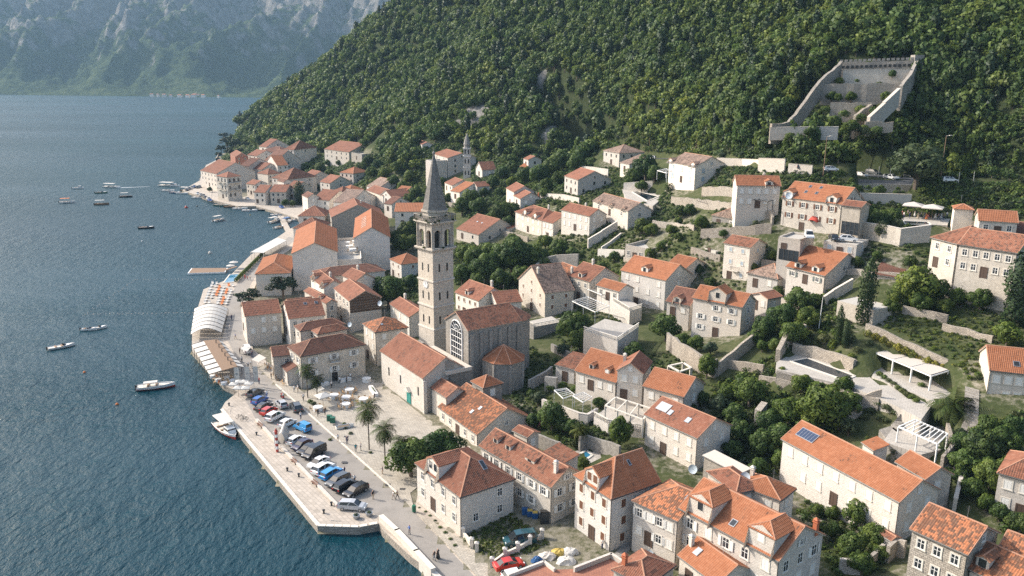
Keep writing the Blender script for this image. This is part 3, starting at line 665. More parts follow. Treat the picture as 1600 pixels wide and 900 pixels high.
# levelled places
QZ=1.3;PZ=1.45
QUAY_IN=[(338,246),(352,262),(340,285),(357,314),(400,303),(440,309),(478,320),(492,350),(462,384),(430,405),(402,440),(385,478),(395,545),(425,572),(475,614),(560,575),(660,652),(740,700),(700,780),(722,842),(765,905)]
quay_poly=[tuple(c)for c in coast[1:-5]]+[tuple(atz(x,y,QZ)[:2])for x,y in QUAY_IN]+[(38,75)]
FLATS.append((quay_poly,QZ))
PLZ=[(405,575),(431,600),(543,700),(620,769),(750,905),(790,905),(723,843),(648,798),(641,770),(700,720),(745,697),(661,650),(597,599),(570,577),(475,613),(440,592),(420,566)]
plz_poly=flat(PLZ,PZ)
POOLD=[(1213,566),(1246,547),(1272,556),(1300,562),(1345,588),(1372,590),(1455,634),(1440,655),(1395,632),(1330,604),(1213,577)]
pd_poly=flat(POOLD,16.0)
PERG=[(1362,588),(1372,570),(1480,596),(1492,618),(1462,628)]
pg_poly=flat(PERG,16.4)
LOWT=[(1395,668),(1440,650),(1490,672),(1480,700),(1440,710),(1380,690)]
lt_poly=flat(LOWT,13.0)
POOL2=[(1052,296),(1075,300),(1100,312),(1060,322),(1035,312)]
p2_poly=flat([(972,296),(992,294),(1040,305),(1020,322),(978,310)],29.8)
BAL=(lambda*a:0)([(912,516),(965,532),(1000,508),(940,500)],15.2)
PLOT=[(1000,258),(1000,262)]
EVT=flat([(1405,338),(1485,340),(1480,352),(1400,348)],35.6)
CARP=flat([(1262,266),(1440,276),(1462,291),(1268,283)],41.2)
GARD=flat([(1335,300),(1425,304),(1425,316),(1335,312)],37.6)
CTY=flat([(893,705),(925,695),(955,715),(925,728)],3.6)
# houses, nearest first
h_='stone_house'
def HH(label,A,C,B,**k):return H(k.pop('name',h_),label,A,C,B,**k)
N1=HH('pale stone house by the waterfront road with a hipped orange roof and one dormer',(648,724),(719,778),(799.5,744.5),base=(723,840),roof='hA',p=31,rm='mid',wm='stw',n=(4,2),fl=2,st='w',storey=2.9,dorm=[('A',.60,3.6,2.5,0,'g',26,'w',2)],sky=[('B',.62,.5,.8,1.8)],w=.95,wh=1.35)
HH('long dark-roofed row house with three shed dormers behind the hip-roofed waterfront house',(748,697),(861,762.5),(903.7,736),base=(862,821),roof='gA',p=33,rm='old',wm='sty',n=(6,2),fl=2,st='wo',dorm=[('A',.86,1.3,1.0,1.6,'s'),('A',.68,1.3,1.0,1.6,'s'),('A',.38,2.4,.7,1.6,'s')],chim=[(.07,.3,1.6)])
HH('low house beside the church with a broad patchy orange roof and two round-topped roof lights',(683.7,636),(745,680),(826,649),base=(746,697),roof='gA',p=30,rm='mot',wm='stw',n=(5,2),fl=1,st='w',sky=[('A',.36,.62,.7,.9,'shl'),('A',.42,.42,.7,.9,'shl')])
HH('tall house with rust-brown window shutters and a steep bright red roof',(896,743),(955,781),(1025,748.7),base=(952,864),roof='xB',p=40,rm='new',wm='stw',n=(3,2),fl=3,st='bc',w=.85,dorm=[('A',.52,3.2,2.2,0,'g',33,'bc',2)],sky=[('B',.62,.75,.5,1.0,'black')],name='tall_house')
N5=HH('long house with two hip-roofed wall dormers and a big ribbed orange roof',(1060,794),(1217,878),(1312,847),zg=3.6,h=8.6,roof='gA',p=31,rm='new',wm='st',n=(5,3),fl=3,st='ww',w=1.05,wh=1.5,dorm=[('A',.18,3.9,2.6,0,'h',27,'wc',1),('A',.78,3.9,2.6,0,'h',27,'wo',1)],sky=[('A',.10,.55,.9,1.3,'shl'),('A',.50,.3,.9,1.1,'glass')],chim=[(.02,.8,1.3,1)],name='town_house')
HH('old house end with mottled brown tiles joined to the dormered orange house',(986.6,783),(1059,815.5),(1118,778),zg=3.2,h=7.8,roof='yA',p=27,rm='mot',wm='st',n=(4,2),fl=2,st='ww',sky=[('A',.08,.75,1.1,.8,'black')],name='town_house')
HH('hip-roofed house tucked behind the long dormered orange house',(1150,757),(1220,783),(1256,768),zg=5.5,h=5.6,roof='hB',p=24,rm='new',wm='pla',n=(2,1),fl=2,chim=[(.9,.7,1.2)])
HH('brown-orange roofed rear wing beside the satellite dish chimney',(1103,737),(1150,772),(1178,752),zg=5,h=6.2,roof='hA',p=26,rm='mid',wm='st',n=(1,1),fl=1)
HH('low orange gabled house cut by the frame below the long dormered house',(1058,868),(1120,915),(1180,890),zg=3,h=5.2,roof='gA',p=28,rm='new',wm='st',n=(2,1),fl=1,sky=[('A',.75,.55,.9,1.2,'shl')],chim=[(.95,.3,1.2)])
HH('small orange hipped roof with a thin brick chimney at the bottom of the view',(955,890),(1010,918),(1075,892),zg=3,h=4.6,roof='hB',p=26,rm='mid',wm='st',n=(1,1),fl=1,chim=[(.8,.2,1.2,1)])
N10=HH('long farmhouse-like house with a bright ribbed orange roof and a solar panel at one end',(1220,686),(1405.5,785.6),(1467,764),base=(1397.6,853),roof='gA',p=30,rm='new',wm='st',n=(7,2),fl=2,st='wc',storey=3.0,sky=[('A',.86,.58,3.6,1.9,'solar')],w=1.0,wh=1.4,name='long_house')
HH('rear wing of the long orange-roofed house beside the stair lane',(1398,722),(1446,750),(1482,737),zg=7,h=7.2,roof='gA',p=30,rm='new',wm='st',n=(2,1),fl=1,name='house_wing')
HH('old house with barrel tiles heavily blotched black above the bottom right corner',(1421,827),(1512.4,868),(1567,834.6),base=(1415,900),zg=8.2,h=7.0,roof='gA',p=29,rm='mot',wm='rub',n=(3,1),fl=3,st='w')
HH('blotched tile house with one gabled dormer in the bottom right corner',(1511,889),(1588,925),(1645,890),zg=8.2,h=4.6,roof='gA',p=28,rm='mot',wm='st',n=(2,1),fl=1,dorm=[('A',.78,1.5,1.3,.9,'g')])
HH('roof corner with blotched orange tiles at the lower right edge',(1560,855),(1625,880),(1660,860),zg=9,h=5.6,roof='gA',p=27,rm='mot',wm='st',n=(1,1),fl=1)
HH('stone house with a pale orange roof at the right edge above the tree',(1557.5,739),(1650,764),(1700,735),zg=10,h=6.4,roof='hA',p=26,rm='mid',wm='st',n=(3,1),fl=2)
N15=HH('tall stone house with washing under its windows at the right edge',(1529,549),(1546,579),(1665,615),zg=15.5,h=7.4,roof='gB',p=28,rm='new',wm='stw',n=(0,5),fl=2,st='wc',sky=[('B',.45,.35,1.0,1.2,'black')],name='tall_house')
HH('three-storey stone house with a patchy orange roof, a hatch and two roof lights',(1006,648),(1089.4,685.5),(1130.6,659),base=(1087,738),roof='gA',p=28,rm='mid',wm='st',n=(4,2),fl=2,st='wc',sky=[('A',.82,.6,2.6,2.0,'canv'),('A',.66,.5,.9,1.2,'skyg'),('A',.33,.5,1.0,1.2,'shl')])
HH('left wing with two small red dormers of the long terraced house',(897.5,579.5),(962.5,598.7),(972,566),zg=6.6,h=5.2,roof='gA',p=33,rm='new',wm='st',n=(4,0),fl=1,st='wc',dorm=[('A',.68,1.1,1.0,1.3,'g'),('A',.30,1.1,1.0,1.3,'g',24,'wc')],name='house_wing')
HH('gabled middle of the long terraced house, its ridge running uphill',(962.5,579),(1006,585),(1031,567),zg=7.2,h=7.2,roof='gB',p=35,rm='mid',wm='st',n=(2,0),fl=2,st='wc',chim=[(.9,.6,1.3)],name='house_wing')
HH('right wing of the long terraced house with broad orange tiles',(1003.7,603.7),(1068.7,621),(1103.7,600),zg=7.8,h=4.8,roof='gA',p=30,rm='new',wm='st',n=(3,1),fl=1,st='wc',name='house_wing')
HH('lean-to porch roof at the left end of the long terraced house',(866,570),(898,578),(912,560),zg=6.2,h=3.4,roof='sA',p=8,rm='old',wm='st',n=(1,0),fl=1,name='porch')
N18=HH('three-storey house with white shutters, a big gabled dormer and a vine terrace',(1081,465.5),(1160,481),(1185,471),base=(1156,525),roof='gA',p=33,rm='new',wm='st',n=(3,1),fl=3,st='wo',storey=2.5,dorm=[('A',.50,4.2,2.4,.3,'g',30,'wo')],w=.9,wh=1.15)
HH('orange-roofed low wing behind the house with the vine terrace',(1172,460),(1200,468),(1215,461),zg=19,h=3.4,roof='gB',p=20,rm='mid',wm='pla',n=(2,1),fl=1,name='house_wing')
N19=HH('tall broad house with closed white shutters, one gabled dormer and a terrace wing',(969,422.5),(1040,439),(1070,426),base=(1037,486),roof='gA',p=31,rm='new',wm='stw',n=(4,1),fl=3,st='wc',dorm=[('A',.52,2.2,1.3,1.2,'g')],name='tall_house')
HH('narrow dark-roofed house wedged between two tall orange-roofed houses',(1040,471),(1078,478.5),(1088,462),zg=13,h=5.2,roof='gA',p=30,rm='drk',wm='st',n=(2,0),fl=1,st='wc',dorm=[('A',.55,2.0,1.4,.3,'g')])
HH('square stone house with grey mottled tiles and brown windows above the ruined church',(809,436),(851,459),(892.5,451),base=(851,497),roof='gB',p=33,rm='gry',wm='sty',n=(3,2),fl=3,st='bc',storey=2.7,dorm=[('A',.5,1.5,1.5,.6,'g',25,'bc')][:0],chim=[(.35,.1,1.4)],w=.75,wh=1.05)
HH('white-fronted house with a low dormer just right of the bell tower',(710,457),(747.5,471),(766,452),zg=4,h=6.0,roof='gA',p=30,rm='mid',wm='pla',n=(4,1),fl=2,st='bc',dorm=[('A',.55,1.7,1.3,.6,'h')],chim=[(.2,.6,1.7)],w=.7,wh=1)
HH('low orange wing leading up to the grey-tiled square house',(760,462),(776,475),(812,468),zg=5.5,h=4.6,roof='gB',p=26,rm='mid',wm='st',n=(1,2),fl=1,name='house_wing')
CH=HH('long plain church nave with an orange roof and a teal side door on the square',(593,548.7),(660,592),(722,571),base=(661,647),roof='gA',p=33,rm='mid',wm='stw',n=(0,0),cat='church',name='church_nave',pipe=False)
HH('low mottled-roofed sacristy at the end of the church nave',(672,606),(697,622),(724,608),base=(700,660),roof='gA',p=30,rm='old',wm='stw',n=(0,1),fl=1,name='sacristy')
NC=HH('tall unfinished church hall with a great round-headed window and a worn red roof',(694,499),(731,517.5),(806,497.5),zg=3.2,h=14.0,roof='gB',p=30,rm='old',wm='stg',n=(0,0),cat='church',name='church_hall',pipe=False)
HH('small pyramid-roofed chapel tower in front of the apse',(735,596),(755,607),(787,599),zg=3.5,h=6.2,roof='hB',p=34,rm='new',wm='stg',n=(1,1),fl=1,name='chapel')
HH('tavern on the square with a dark red hipped roof, balcony and arched doorway',(449,542.5),(469,558),(567.5,536),base=(472,610),roof='hB',p=29,rm='drk',wm='sty',n=(2,3),fl=2,st='wo',storey=3.0,name='tavern',cat='tavern')
HH('small dark-red roofed house against the tavern gable',(421,545.5),(426,558),(466,545),zg=1.9,h=5.4,roof='gB',p=25,rm='drk',wm='st',n=(1,1),fl=2,st='w')
HH('lean-to with red tiles at the seaward side of the tavern',(427,560),(448,582),(462,574),zg=1.9,h=2.9,roof='sA',p=22,rm='drk',wm='st',n=(2,0),fl=1,st='w',name='lean_to')
HH('dark hipped roof building behind the tavern',(459,510),(469,518),(540,507),zg=2.4,h=7.6,roof='hB',p=28,rm='drk',wm='st',n=(1,2),fl=2,st='w')
HH('small pyramid roof between the tavern and the brown-gabled house',(486,517),(496,523),(548,516),zg=2.6,h=7.2,roof='hB',p=30,rm='old',wm='st',n=(1,1),fl=1)
HH('seafront house with a plain stone side wall and an orange-brown roof',(375,479),(382.5,495),(438,486),base=(387,541),roof='gB',p=25,rm='mid',wm='st',n=(2,3),fl=2,st='wc')
HH('seafront house with two roof lights and a white gable',(439,480),(451,499),(506,489.5),base=(452,526),zg=2.0,h=7.4,roof='gB',p=27,rm='mid',wm='stw',n=(1,4),fl=2,st='w',sky=[('B',.55,.75,.8,.9,'glass'),('B',.85,.75,.8,.9,'glass')])
HH('long low roof in shade behind the two seafront houses',(446,470),(450,475),(487,468),zg=2,h=6.5,roof='gB',p=24,rm='old',wm='st',n=(0,2),fl=1)
HH('orange-roofed house with a brown ridge beside the umbrella pines',(474,455),(509,475),(524,470),zg=2.2,h=7.6,roof='gA',p=28,rm='mid',wm='st',n=(3,1),fl=2,st='w',dorm=[('A',.3,1.4,1.2,.4,'g')])
HH('tall house with a dark brown boarded gable facing the square',(521,451),(545,471),(592,461),base=(545,521),roof='gA',p=27,rm='mid',wm='st',n=(4,0),fl=3,st='w',name='tall_house')
HH('orange roof with a wall dormer left of the brown-gabled house',(484,433),(505,450),(531,440),zg=2.2,h=8.6,roof='gA',p=29,rm='mid',wm='pla',n=(2,1),fl=2,dorm=[('A',.75,2.0,1.4,.3,'g'),('A',.1,1.8,1.4,.3,'g')],chim=[(.4,.6,1.2)])
HH('cross roof of orange tiles behind the brown-gabled house',(534,431),(555,440),(578,431),zg=2.4,h=9.6,roof='gA',p=30,rm='mid',wm='pla',n=(1,1),fl=1,chim=[(.7,.6,1.2)])
HH('hip-roofed stone house in the lane at the foot of the bell tower',(566,506),(586,520),(632,507.5),base=(591,573),roof='hB',p=27,rm='mot',wm='sty',n=(2,2),fl=3,st='wc',sky=[('B',.3,.5,.6,.5,'skyg')])
HH('orange-roofed house directly left of the bell tower base',(608,475),(639,496),(663,484),zg=3,h=6.4,roof='gA',p=27,rm='mid',wm='st',n=(3,1),fl=2,chim=[(.95,.7,1.2)])
HH('small bright-roofed house behind the tower beside the dark trees',(608,405),(626.5,413.7),(657,406),base=(628,436),roof='hB',p=27,rm='new',wm='stw',n=(2,1),fl=2,st='bc',w=.8,wh=.9)
HH('dark brown long roof below the great white hotel wall',(487,424),(499,434),(602,423),zg=2.4,h=8.4,roof='hB',p=21,rm='drk',wm='pla',n=(1,2),fl=1)
HH('pale building with a light orange hipped roof beside the seaside pool',(411,403),(398,429),(455,424.5),zg=1.6,h=6.6,roof='hA',p=24,rm='new',wm='pla',n=(0,0))
HT1=HH('left gabled wing of the great pale hotel with a bright orange roof',15,(528,394),(526,357.5),zg=2,h=11.5,roof='gB',p=24,rm='new',wm='pla',n=(0,0),name='hotel_wing',cat='hotel',pipe=False)
HT2=HH('right gabled wing of the great pale hotel with small roof vents',13,(610,371),(606,340),zg=2.2,h=12.5,roof='gB',p=30,rm='new',wm='pla',n=(0,0),name='hotel_wing',cat='hotel',pipe=False,sky=[('A',.3,.5,.01,.01,'skyg')][:0])
HT3=HH('low terrace block between the two gabled hotel wings',11,(566,408),(563,374),zg=2,h=7.5,roof='fA',wm='pla',n=(0,0),name='hotel_terrace',cat='hotel',parapet=.8,pipe=False)
HH('hip-roofed pale house on the seafront behind the hotel',(457,357),(500,358),(512,348),base=(462,389),roof='hA',p=25,rm='mid',wm='pla',n=(3,1),fl=2,st='wo')
HH('hip-roofed house one row further along the seafront from the hotel',(465,338),(508,338),(527,330),zg=1.8,h=7.6,roof='hA',p=27,rm='mid',wm='pla',n=(2,1),fl=1)
HH('great barn-like building with a broad camera-facing stone gable',(517,340),(601,337),(614,325),zg=3,h=8.0,roof='gB',p=24,rm='mid',wm='stg',n=(0,0),name='school_building',cat='school',chim=[(.4,.5,1)])
HH('light grey long house with a stepped orange roof left of the spire',(616,331),(661,331),(665,322),zg=5,h=8.5,roof='gA',p=18,rm='new',wm='pla',n=(2,1),fl=2,st='w')
# the far quarter round the bay
HH('rambling waterfront house at the far end of the quay with a wide orange roof',(312.5,266.5),(338,272),(366,261),zg=1.6,h=10,roof='gA',p=26,rm='mid',wm='st',n=(5,1),fl=3,st='w')
HH('three-storey palace with balconies and an arcade on the far quay',(337,275),(354,277.5),(379,275.5),zg=1.7,h=13,roof='hB',p=24,rm='mid',wm='sty',n=(3,3),fl=3,st='w',storey=4.1,name='palace',cat='palace',w=1.2,wh=2)
HH('dull red rendered house above the far palace',(359,240.5),(367,245.5),(382,241),zg=7,h=10,roof='gA',p=30,rm='mid',wm='pink',n=(1,2),fl=2,st='w')
HH('house with a brown brick gable and a terrace in the far quarter',(389,263),(409,265.5),(424.5,261),zg=3,h=8,roof='gA',p=27,rm='mid',wm='st',n=(4,2),fl=2,st='w')
HH('small white house with arched ground floor right of the palace',(384,287),(398,289),(410,285.5),zg=1.8,h=7,roof='gA',p=24,rm='mid',wm='st',n=(3,3),fl=2,st='w')
HH('white gabled cottage on the far quay with a blue awning',(396,300.5),(414,301.5),(421,296),zg=1.7,h=6.4,roof='gA',p=27,rm='mid',wm='pla',n=(2,1),fl=2,st='w')
HH('cottage with an orange roof beside trees on the far quay',(421,300),(447,300.5),(453,295),zg=1.7,h=6.8,roof='gA',p=24,rm='mid',wm='st',n=(3,1),fl=2,st='w')
HH('narrow grey house with many small windows left of the dark cypress',(447,293),(463,294.5),(468,289),zg=2,h=8,roof='gA',p=27,rm='mid',wm='st',n=(3,1),fl=2,st='w')
HH('brown-roofed terrace house in the middle of the far cluster',(424,278),(449,281),(472,273),zg=2.5,h=9,roof='hA',p=27,rm='old',wm='st',n=(3,2),fl=2,st='w',sky=[('B',.3,.4,1,1,'skyg')])
HH('orange hipped house left of the far brown-roofed terrace',(418,273),(440,271),(452,266),zg=3.5,h=8,roof='hA',p=26,rm='mid',wm='st',n=(3,1),fl=2,st='w')
HH('small dark house in front of the far brown-roofed terrace',(443,285),(456,284),(466,280),zg=2.2,h=9.5,roof='gB',p=32,rm='drk',wm='st',n=(1,1),fl=1,st='w')
HH('dark-roofed house with a pointed dormer above the far cluster',(412,251),(430,253),(440,246),zg=6,h=8.5,roof='gA',p=32,rm='drk',wm='st',n=(2,1),fl=2,st='w')
HH('white house with a red hipped roof high in the far cluster',(433,259),(451,258),(457,252),zg=6,h=7.5,roof='gA',p=26,rm='new',wm='pla',n=(2,1),fl=2,st='w')
HH('low dark roofs behind the brown brick gable house',(374,259),(389,260),(400,254),zg=5,h=8,roof='gA',p=22,rm='drk',wm='st',n=(2,1),fl=1,st='w')
HH('open-sided restaurant with a broad dark red roof near the headland',(405,236),(438,238),(441,234),zg=11,h=7,roof='hA',p=20,rm='drk',wm='pla',n=(3,1),fl=1,st='w',name='restaurant',cat='restaurant')
HH('little orange-roofed house below the headland restaurant',(386,242),(401,244),(409,239),zg=10,h=6,roof='gA',p=24,rm='mid',wm='pla',n=(2,1),fl=1,st='w')
HH('topmost small house of the far quarter by the pines',(404,229),(416,230),(424,225),zg=14,h=6,roof='gA',p=26,rm='mid',wm='pla',n=(1,1),fl=1,st='w')
HH('white villa at the wood edge right of the headland restaurant',(443,233.5),(459,234.5),(465,229),zg=14,h=6,roof='hA',p=26,rm='mid',wm='pla',n=(2,1),fl=1,st='w')
HH('long two-storey stone house against the wood with a ruined wall beside it',(506,233),(545,238),(556,230),base=(545,255),roof='gA',p=22,rm='mid',wm='st',n=(5,2),fl=2,st='w')
HH('ruined walled yard adjoining the long stone house at the wood edge',(548,240),(565,243),(577,234),h=5,roof='fA',wm='stg',n=(1,1),fl=1,st='w',name='ruined_wall_block',parapet=.8)
HH('white villa with an orange hipped roof and car port below the wood',(530,269.5),(552,271.5),(564,267),zg=8,h=6.4,roof='hA',p=24,rm='new',wm='pla',n=(3,2),fl=2,st='w')
HH('square house with an orange-brown roof among the far gardens',(471,275),(485,278),(501,272),zg=2.8,h=7.4,roof='gA',p=26,rm='mid',wm='st',n=(1,2),fl=2,st='w')
HH('cottage with its gable in the shade behind the quay gardens',(499,284),(515,287),(534,281),zg=2.6,h=7,roof='gA',p=27,rm='mid',wm='st',n=(2,1),fl=2,st='w')
HH('narrow gable-fronted house at the bend of the quay',(471,305),(480,309),(486,302),zg=1.8,h=9,roof='gA',p=28,rm='drk',wm='st',n=(1,1),fl=3,st='wc')
HH('white house with an orange roof beside the quay palms',(488,311),(514,314),(522,305),zg=1.9,h=7.6,roof='gA',p=27,rm='mid',wm='pla',n=(2,1),fl=2,st='w')
HH('pyramid-roofed pale house in the crowded middle quarter',(508,303),(532,306),(546,299),zg=2.4,h=7.4,roof='hA',p=26,rm='mid',wm='pla',n=(2,1),fl=1,st='w')
HH('orange hipped roof just behind the crowded middle quarter',(528,296),(546,299),(556,294),zg=3,h=7,roof='hA',p=26,rm='new',wm='pla',n=(2,1),fl=1,st='w')
HH('long tan roof with roof lights beside the grey barn gable',(520,316),(548,318),(566,306),zg=2.6,h=7.5,roof='gA',p=22,rm='gry',wm='pla',n=(1,1),fl=1,st='w')
HH('house with a pale orange gable in front of the broad barn',(514,327),(538,328),(551,316),zg=2.2,h=7.5,roof='gB',p=24,rm='mid',wm='pla',n=(1,1),fl=1,st='w')
HH('dark weathered roof at the foot of the wooded slope',(572,291),(590,295),(604,285),zg=6.5,h=6,roof='gA',p=27,rm='gry',wm='st',n=(1,1),fl=1,st='w')
HH('long white building with a pale tiled roof below the slope',(571,297),(598,306),(612,299),zg=5.5,h=6.5,roof='gA',p=24,rm='mid',wm='pla',n=(3,1),fl=1,st='w')
HH('white house with two facing gables left of the spire top',(593,305),(612,309),(630,301),zg=5.5,h=6.4,roof='gB',p=28,rm='mid',wm='pla',n=(1,2),fl=1,st='w')
HH('bright-roofed cottage next to the white facing gables',(612,302),(628,304),(638,297),zg=6.5,h=6,roof='gA',p=24,rm='new',wm='pla',n=(2,1),fl=1,st='w')
HH('small dark red roof by the grey wall left of the spire',(599,318),(612,320),(622,313),zg=5,h=6,roof='gA',p=26,rm='drk',wm='pla',n=(1,1),fl=1,st='w')
# behind and right of the bell tower
HH('tall old house with a shallow orange roof near the slim far belfry',(676,240),(699,247),(720,239),base=(700,277),zg=20,h=9.5,roof='gA',p=16,rm='mid',wm='st',n=(2,2),fl=3,st='w')
HH('flat-topped ruined stone block left of the tall old house',(664,251),(676,253),(690,250),zg=17,h=11,roof='fA',wm='st',n=(0,0),name='ruined_tower_house',parapet=.5)
HH('tiny roof at the wood edge above the tall old house',(650,223),(659,226),(665,222),zg=30,h=3.4,roof='gA',p=22,rm='mid',wm='st',n=(1,1),fl=1,st='w')
HH('little gabled chapel beside the slim far belfry',(742.5,263),(753,266),(768.5,263),base=(753,281),roof='gB',p=38,rm='old',wm='stw',n=(1,1),fl=1,name='chapel',cat='chapel')
HH('low white house below the slim belfry',(694,285.5),(706,290),(724,283),zg=15,h=6,roof='gA',p=24,rm='mid',wm='pla',n=(2,1),fl=1,st='w')
HH('bright orange low roof between the spire and the belfry',(703,298),(718,301),(735,291),zg=14,h=5,roof='gA',p=24,rm='new',wm='pla',n=(1,1),fl=1)
HH('stone cottage gable right of the low bright roof',(735,289),(745,292),(756,288),zg=16,h=5.4,roof='gB',p=26,rm='mid',wm='st',n=(1,1),fl=1)
HH('small orange house half hidden in trees above the town',(817,248),(825,250),(833,246),zg=27,h=6,roof='gA',p=24,rm='mid',wm='pla',n=(1,1),fl=1,st='w')
HH('lower roof of the small house half hidden in the trees',(811,261),(822,262),(829,258),zg=25,h=4.5,roof='gA',p=22,rm='new',wm='pla',n=(1,1),fl=1,st='w')
HH('two-storey house with brown hipped tiles beside the upper road',(942,235.5),(967.5,239.5),(997.5,236.5),base=(965,262.5),roof='hB',p=24,rm='gry',wm='st',n=(3,3),fl=2,st='w')
HH('low brown-roofed annex of the upper roadside house',(968,254),(983,257),(995,252),zg=33.5,h=3.4,roof='sA',p=18,rm='gry',wm='st',n=(1,1),fl=1,st='w',name='annex')
HH('stone house with an orange roof and a wide shaded gable above the town',(881,275),(902.5,281.5),(944,276.5),base=(902.5,307),roof='gA',p=24,rm='mid',wm='st',n=(3,3),fl=2,st='w')
HH('cottage with a bright little roof and one roof light above the gardens',(790,294),(802.5,300.5),(820,292),h=6,roof='gA',p=28,rm='mid',wm='st',n=(1,1),fl=2)
HH('lower half of the pair of cottages with orange roofs',(801,305),(812.5,311),(832,303),h=5,roof='gA',p=28,rm='mid',wm='st',n=(1,2),fl=1,chim=[(.1,.9,1.2,1)])
HH('rambling house with a hipped crest and a wide wall dormer',(804,331),(846,345),(868,336),base=(845,370),roof='hA',p=29,rm='mid',wm='st',n=(5,1),fl=2,st='wc',dorm=[('A',.62,2.6,1.6,.3,'g',25,'wc'),('A',.25,2.6,1.5,.3,'g',25,'wc')],chim=[(.3,.6,1.6)])
HH('orange lower wing with white bay windows of the rambling house',(846,345),(864,349.5),(882,340),zg=14.5,h=6,roof='gA',p=27,rm='mid',wm='stw',n=(3,1),fl=2,st='wc',name='house_wing')
HH('white-shuttered house on a high stone base with a vine balcony',(876,328),(921,338.5),(951,336),base=(917,371),roof='gA',p=30,rm='mid',wm='stw',n=(5,2),fl=2,st='wc',chim=[(.55,.7,1.2)])
HH('low house with a brown roof and three little wall dormers',(925,314),(981,330.5),(1012,326),zg=25,h=3.6,roof='gA',p=29,rm='gry',wm='stw',n=(3,1),fl=1,st='w',dorm=[('A',.12,1.3,.7,.2,'g'),('A',.45,1.3,.7,.2,'g'),('A',.78,1.3,.7,.2,'g')])
HH('squat stone house with an orange roof behind the bare tree by the tower',(712,357.5),(747.5,367.5),(790,353),zg=8,h=4.6,roof='gA',p=27,rm='mid',wm='st',n=(2,2),fl=1,st='w',sky=[('A',.6,.6,.8,.6,'skyg'),('A',.4,.6,.8,.6,'skyg')])
HH('little flat orange roof link beside the squat stone house',(782,353),(793,358),(806,352),zg=10,h=4,roof='sA',p=12,rm='mid',wm='st',n=(1,1),fl=1,name='annex')
HH('white villa with pale blue shutters and a brown roof above the pool terrace',(1044,253),(1086,260.5),(1129,257),base=(1086,297),roof='gA',p=25,rm='gry',wm='pla',n=(3,2),fl=2,st='lc',dorm=[('A',.93,2.4,.9,.2,'g',25,'lc'),('A',.1,2.6,.9,.2,'g',25,'lc')],name='villa',cat='villa',w=1.1,wh=1.5)
HH('orange-roofed stone house with blank shutters above the walled gardens',(1151,290),(1221,291.5),9,zg=36,h=6.2,roof='gA',p=27,rm='new',wm='st',n=(5,1),fl=2,st='wc',dorm=[('A',.27,2.0,1.2,.4,'g')],chim=[(.3,.8,1.4)])
HH('big stone house with brown shutters, a red canopy and a white van at the door',(1221,308),(1315,320),(1330,311),base=(1312.5,366),roof='gA',p=33,rm='new',wm='sty',n=(4,1),fl=3,st='bo',storey=3.0,dorm=[('A',.17,2.8,1.6,.3,'g',25,'bo'),('A',.9,2.8,1.6,.3,'g',25,'bo')],sky=[('A',.68,.45,.7,1.0),('A',.5,.45,.7,1.0),('A',.68,.78,.7,1.0),('A',.5,.78,.7,1.0)],name='big_house',w=1.0,wh=1.3,far=False)
HH('glass-fronted annex with an orange roof beside the big brown-shuttered house',(1314,321),(1346,324.5),6,zg=34.5,h=6.2,roof='gA',p=18,rm='mid',wm='sty',n=(0,0),name='annex')
HH('narrow white tower house with a small balcony and a reddish roof',(1130,380),(1172.5,387.5),(1184.5,379),base=(1167,441),roof='gA',p=24,rm='old',wm='stw',n=(2,1),fl=3,st='lc',storey=3.2,name='tower_house',w=.75,wh=1)
HH('villa with two white arched dormers and grey-green shutters',(1227.5,416.5),(1289,431.5),(1322.5,412.5),base=(1285,463),roof='gA',p=30,rm='new',wm='st',n=(3,1),fl=1,st='go',dorm=[('A',.72,2.0,1.2,.5,'g'),('A',.28,2.0,1.2,.5,'g')],w=1.0,wh=1.1,far=False)
HH('dark brown hipped roof half covered by a vine between two villas',(1166,426.5),(1216,437),(1234,424),zg=20,h=3.2,roof='hA',p=26,rm='gry',wm='st',n=(2,0),fl=1)
HH('small bright-roofed building behind the tall broad house',(1042,412.5),(1072,419.5),(1097,411),zg=16,h=5,roof='gA',p=26,rm='new',wm='st',n=(1,1),fl=2,st='w')
HH('ruined barn with a sagging brown tile roof in the walled meadow',(1111,336.5),(1153,344),(1168,332),zg=29.3,h=3.0,roof='yA',p=30,rm='gry',wm='stg',n=(2,1),fl=1,st='w',name='ruined_barn',cat='barn')
HH('flat-roofed block carrying the two cars beside the big house',(1285,376),(1340,383),(1352,373),zg=28,h=5.2,roof='fA',wm='st',n=(3,1),fl=1,st='lc',name='garage_block',cat='garage')
HH('flat terrace block left of the garage with a glazed room',(1214,372),(1252,377),(1262,367),zg=28.5,h=4.4,roof='fA',wm='st',n=(2,0),fl=1,st='w',name='terrace_block',parapet=.4,far=False)
HH('flat-roofed stone hut on the building plot behind the tower house',(1097,386),(1118,393),(1128,383),h=3.2,roof='fA',wm='con',n=(1,0),fl=1,name='stone_hut',cat='hut')
HH('low terrace building with parapets below the dormered brown roof',(975,387),(1017,394),(1053,372),zg=16.5,h=4.6,roof='fA',wm='st',n=(4,2),fl=1,st='w',name='terrace_block',parapet=.9,far=False)
HH('house with one dormer and two orange gables right of the grey-tiled square house',(887,431),(921,441),(948,426.5),zg=9.5,h=6.8,roof='gA',p=30,rm='mid',wm='sty',n=(3,2),fl=2,st='w',dorm=[('A',.5,1.6,1.2,.6,'g')],chim=[(.95,.1,1.4),(.55,.5,1.1)])
HH('left orange roof of the pair behind the grey-tiled square house',(860,423),(886,433),(900,420),zg=8.8,h=7,roof='gA',p=28,rm='mot',wm='sty',n=(1,0),fl=1)
HH('low bright orange roof over blue-framed windows between pergolas',(931,446),(967,456),(978,447),zg=10.5,h=5.4,roof='gA',p=27,rm='new',wm='pla',n=(3,0),fl=1,st='w')
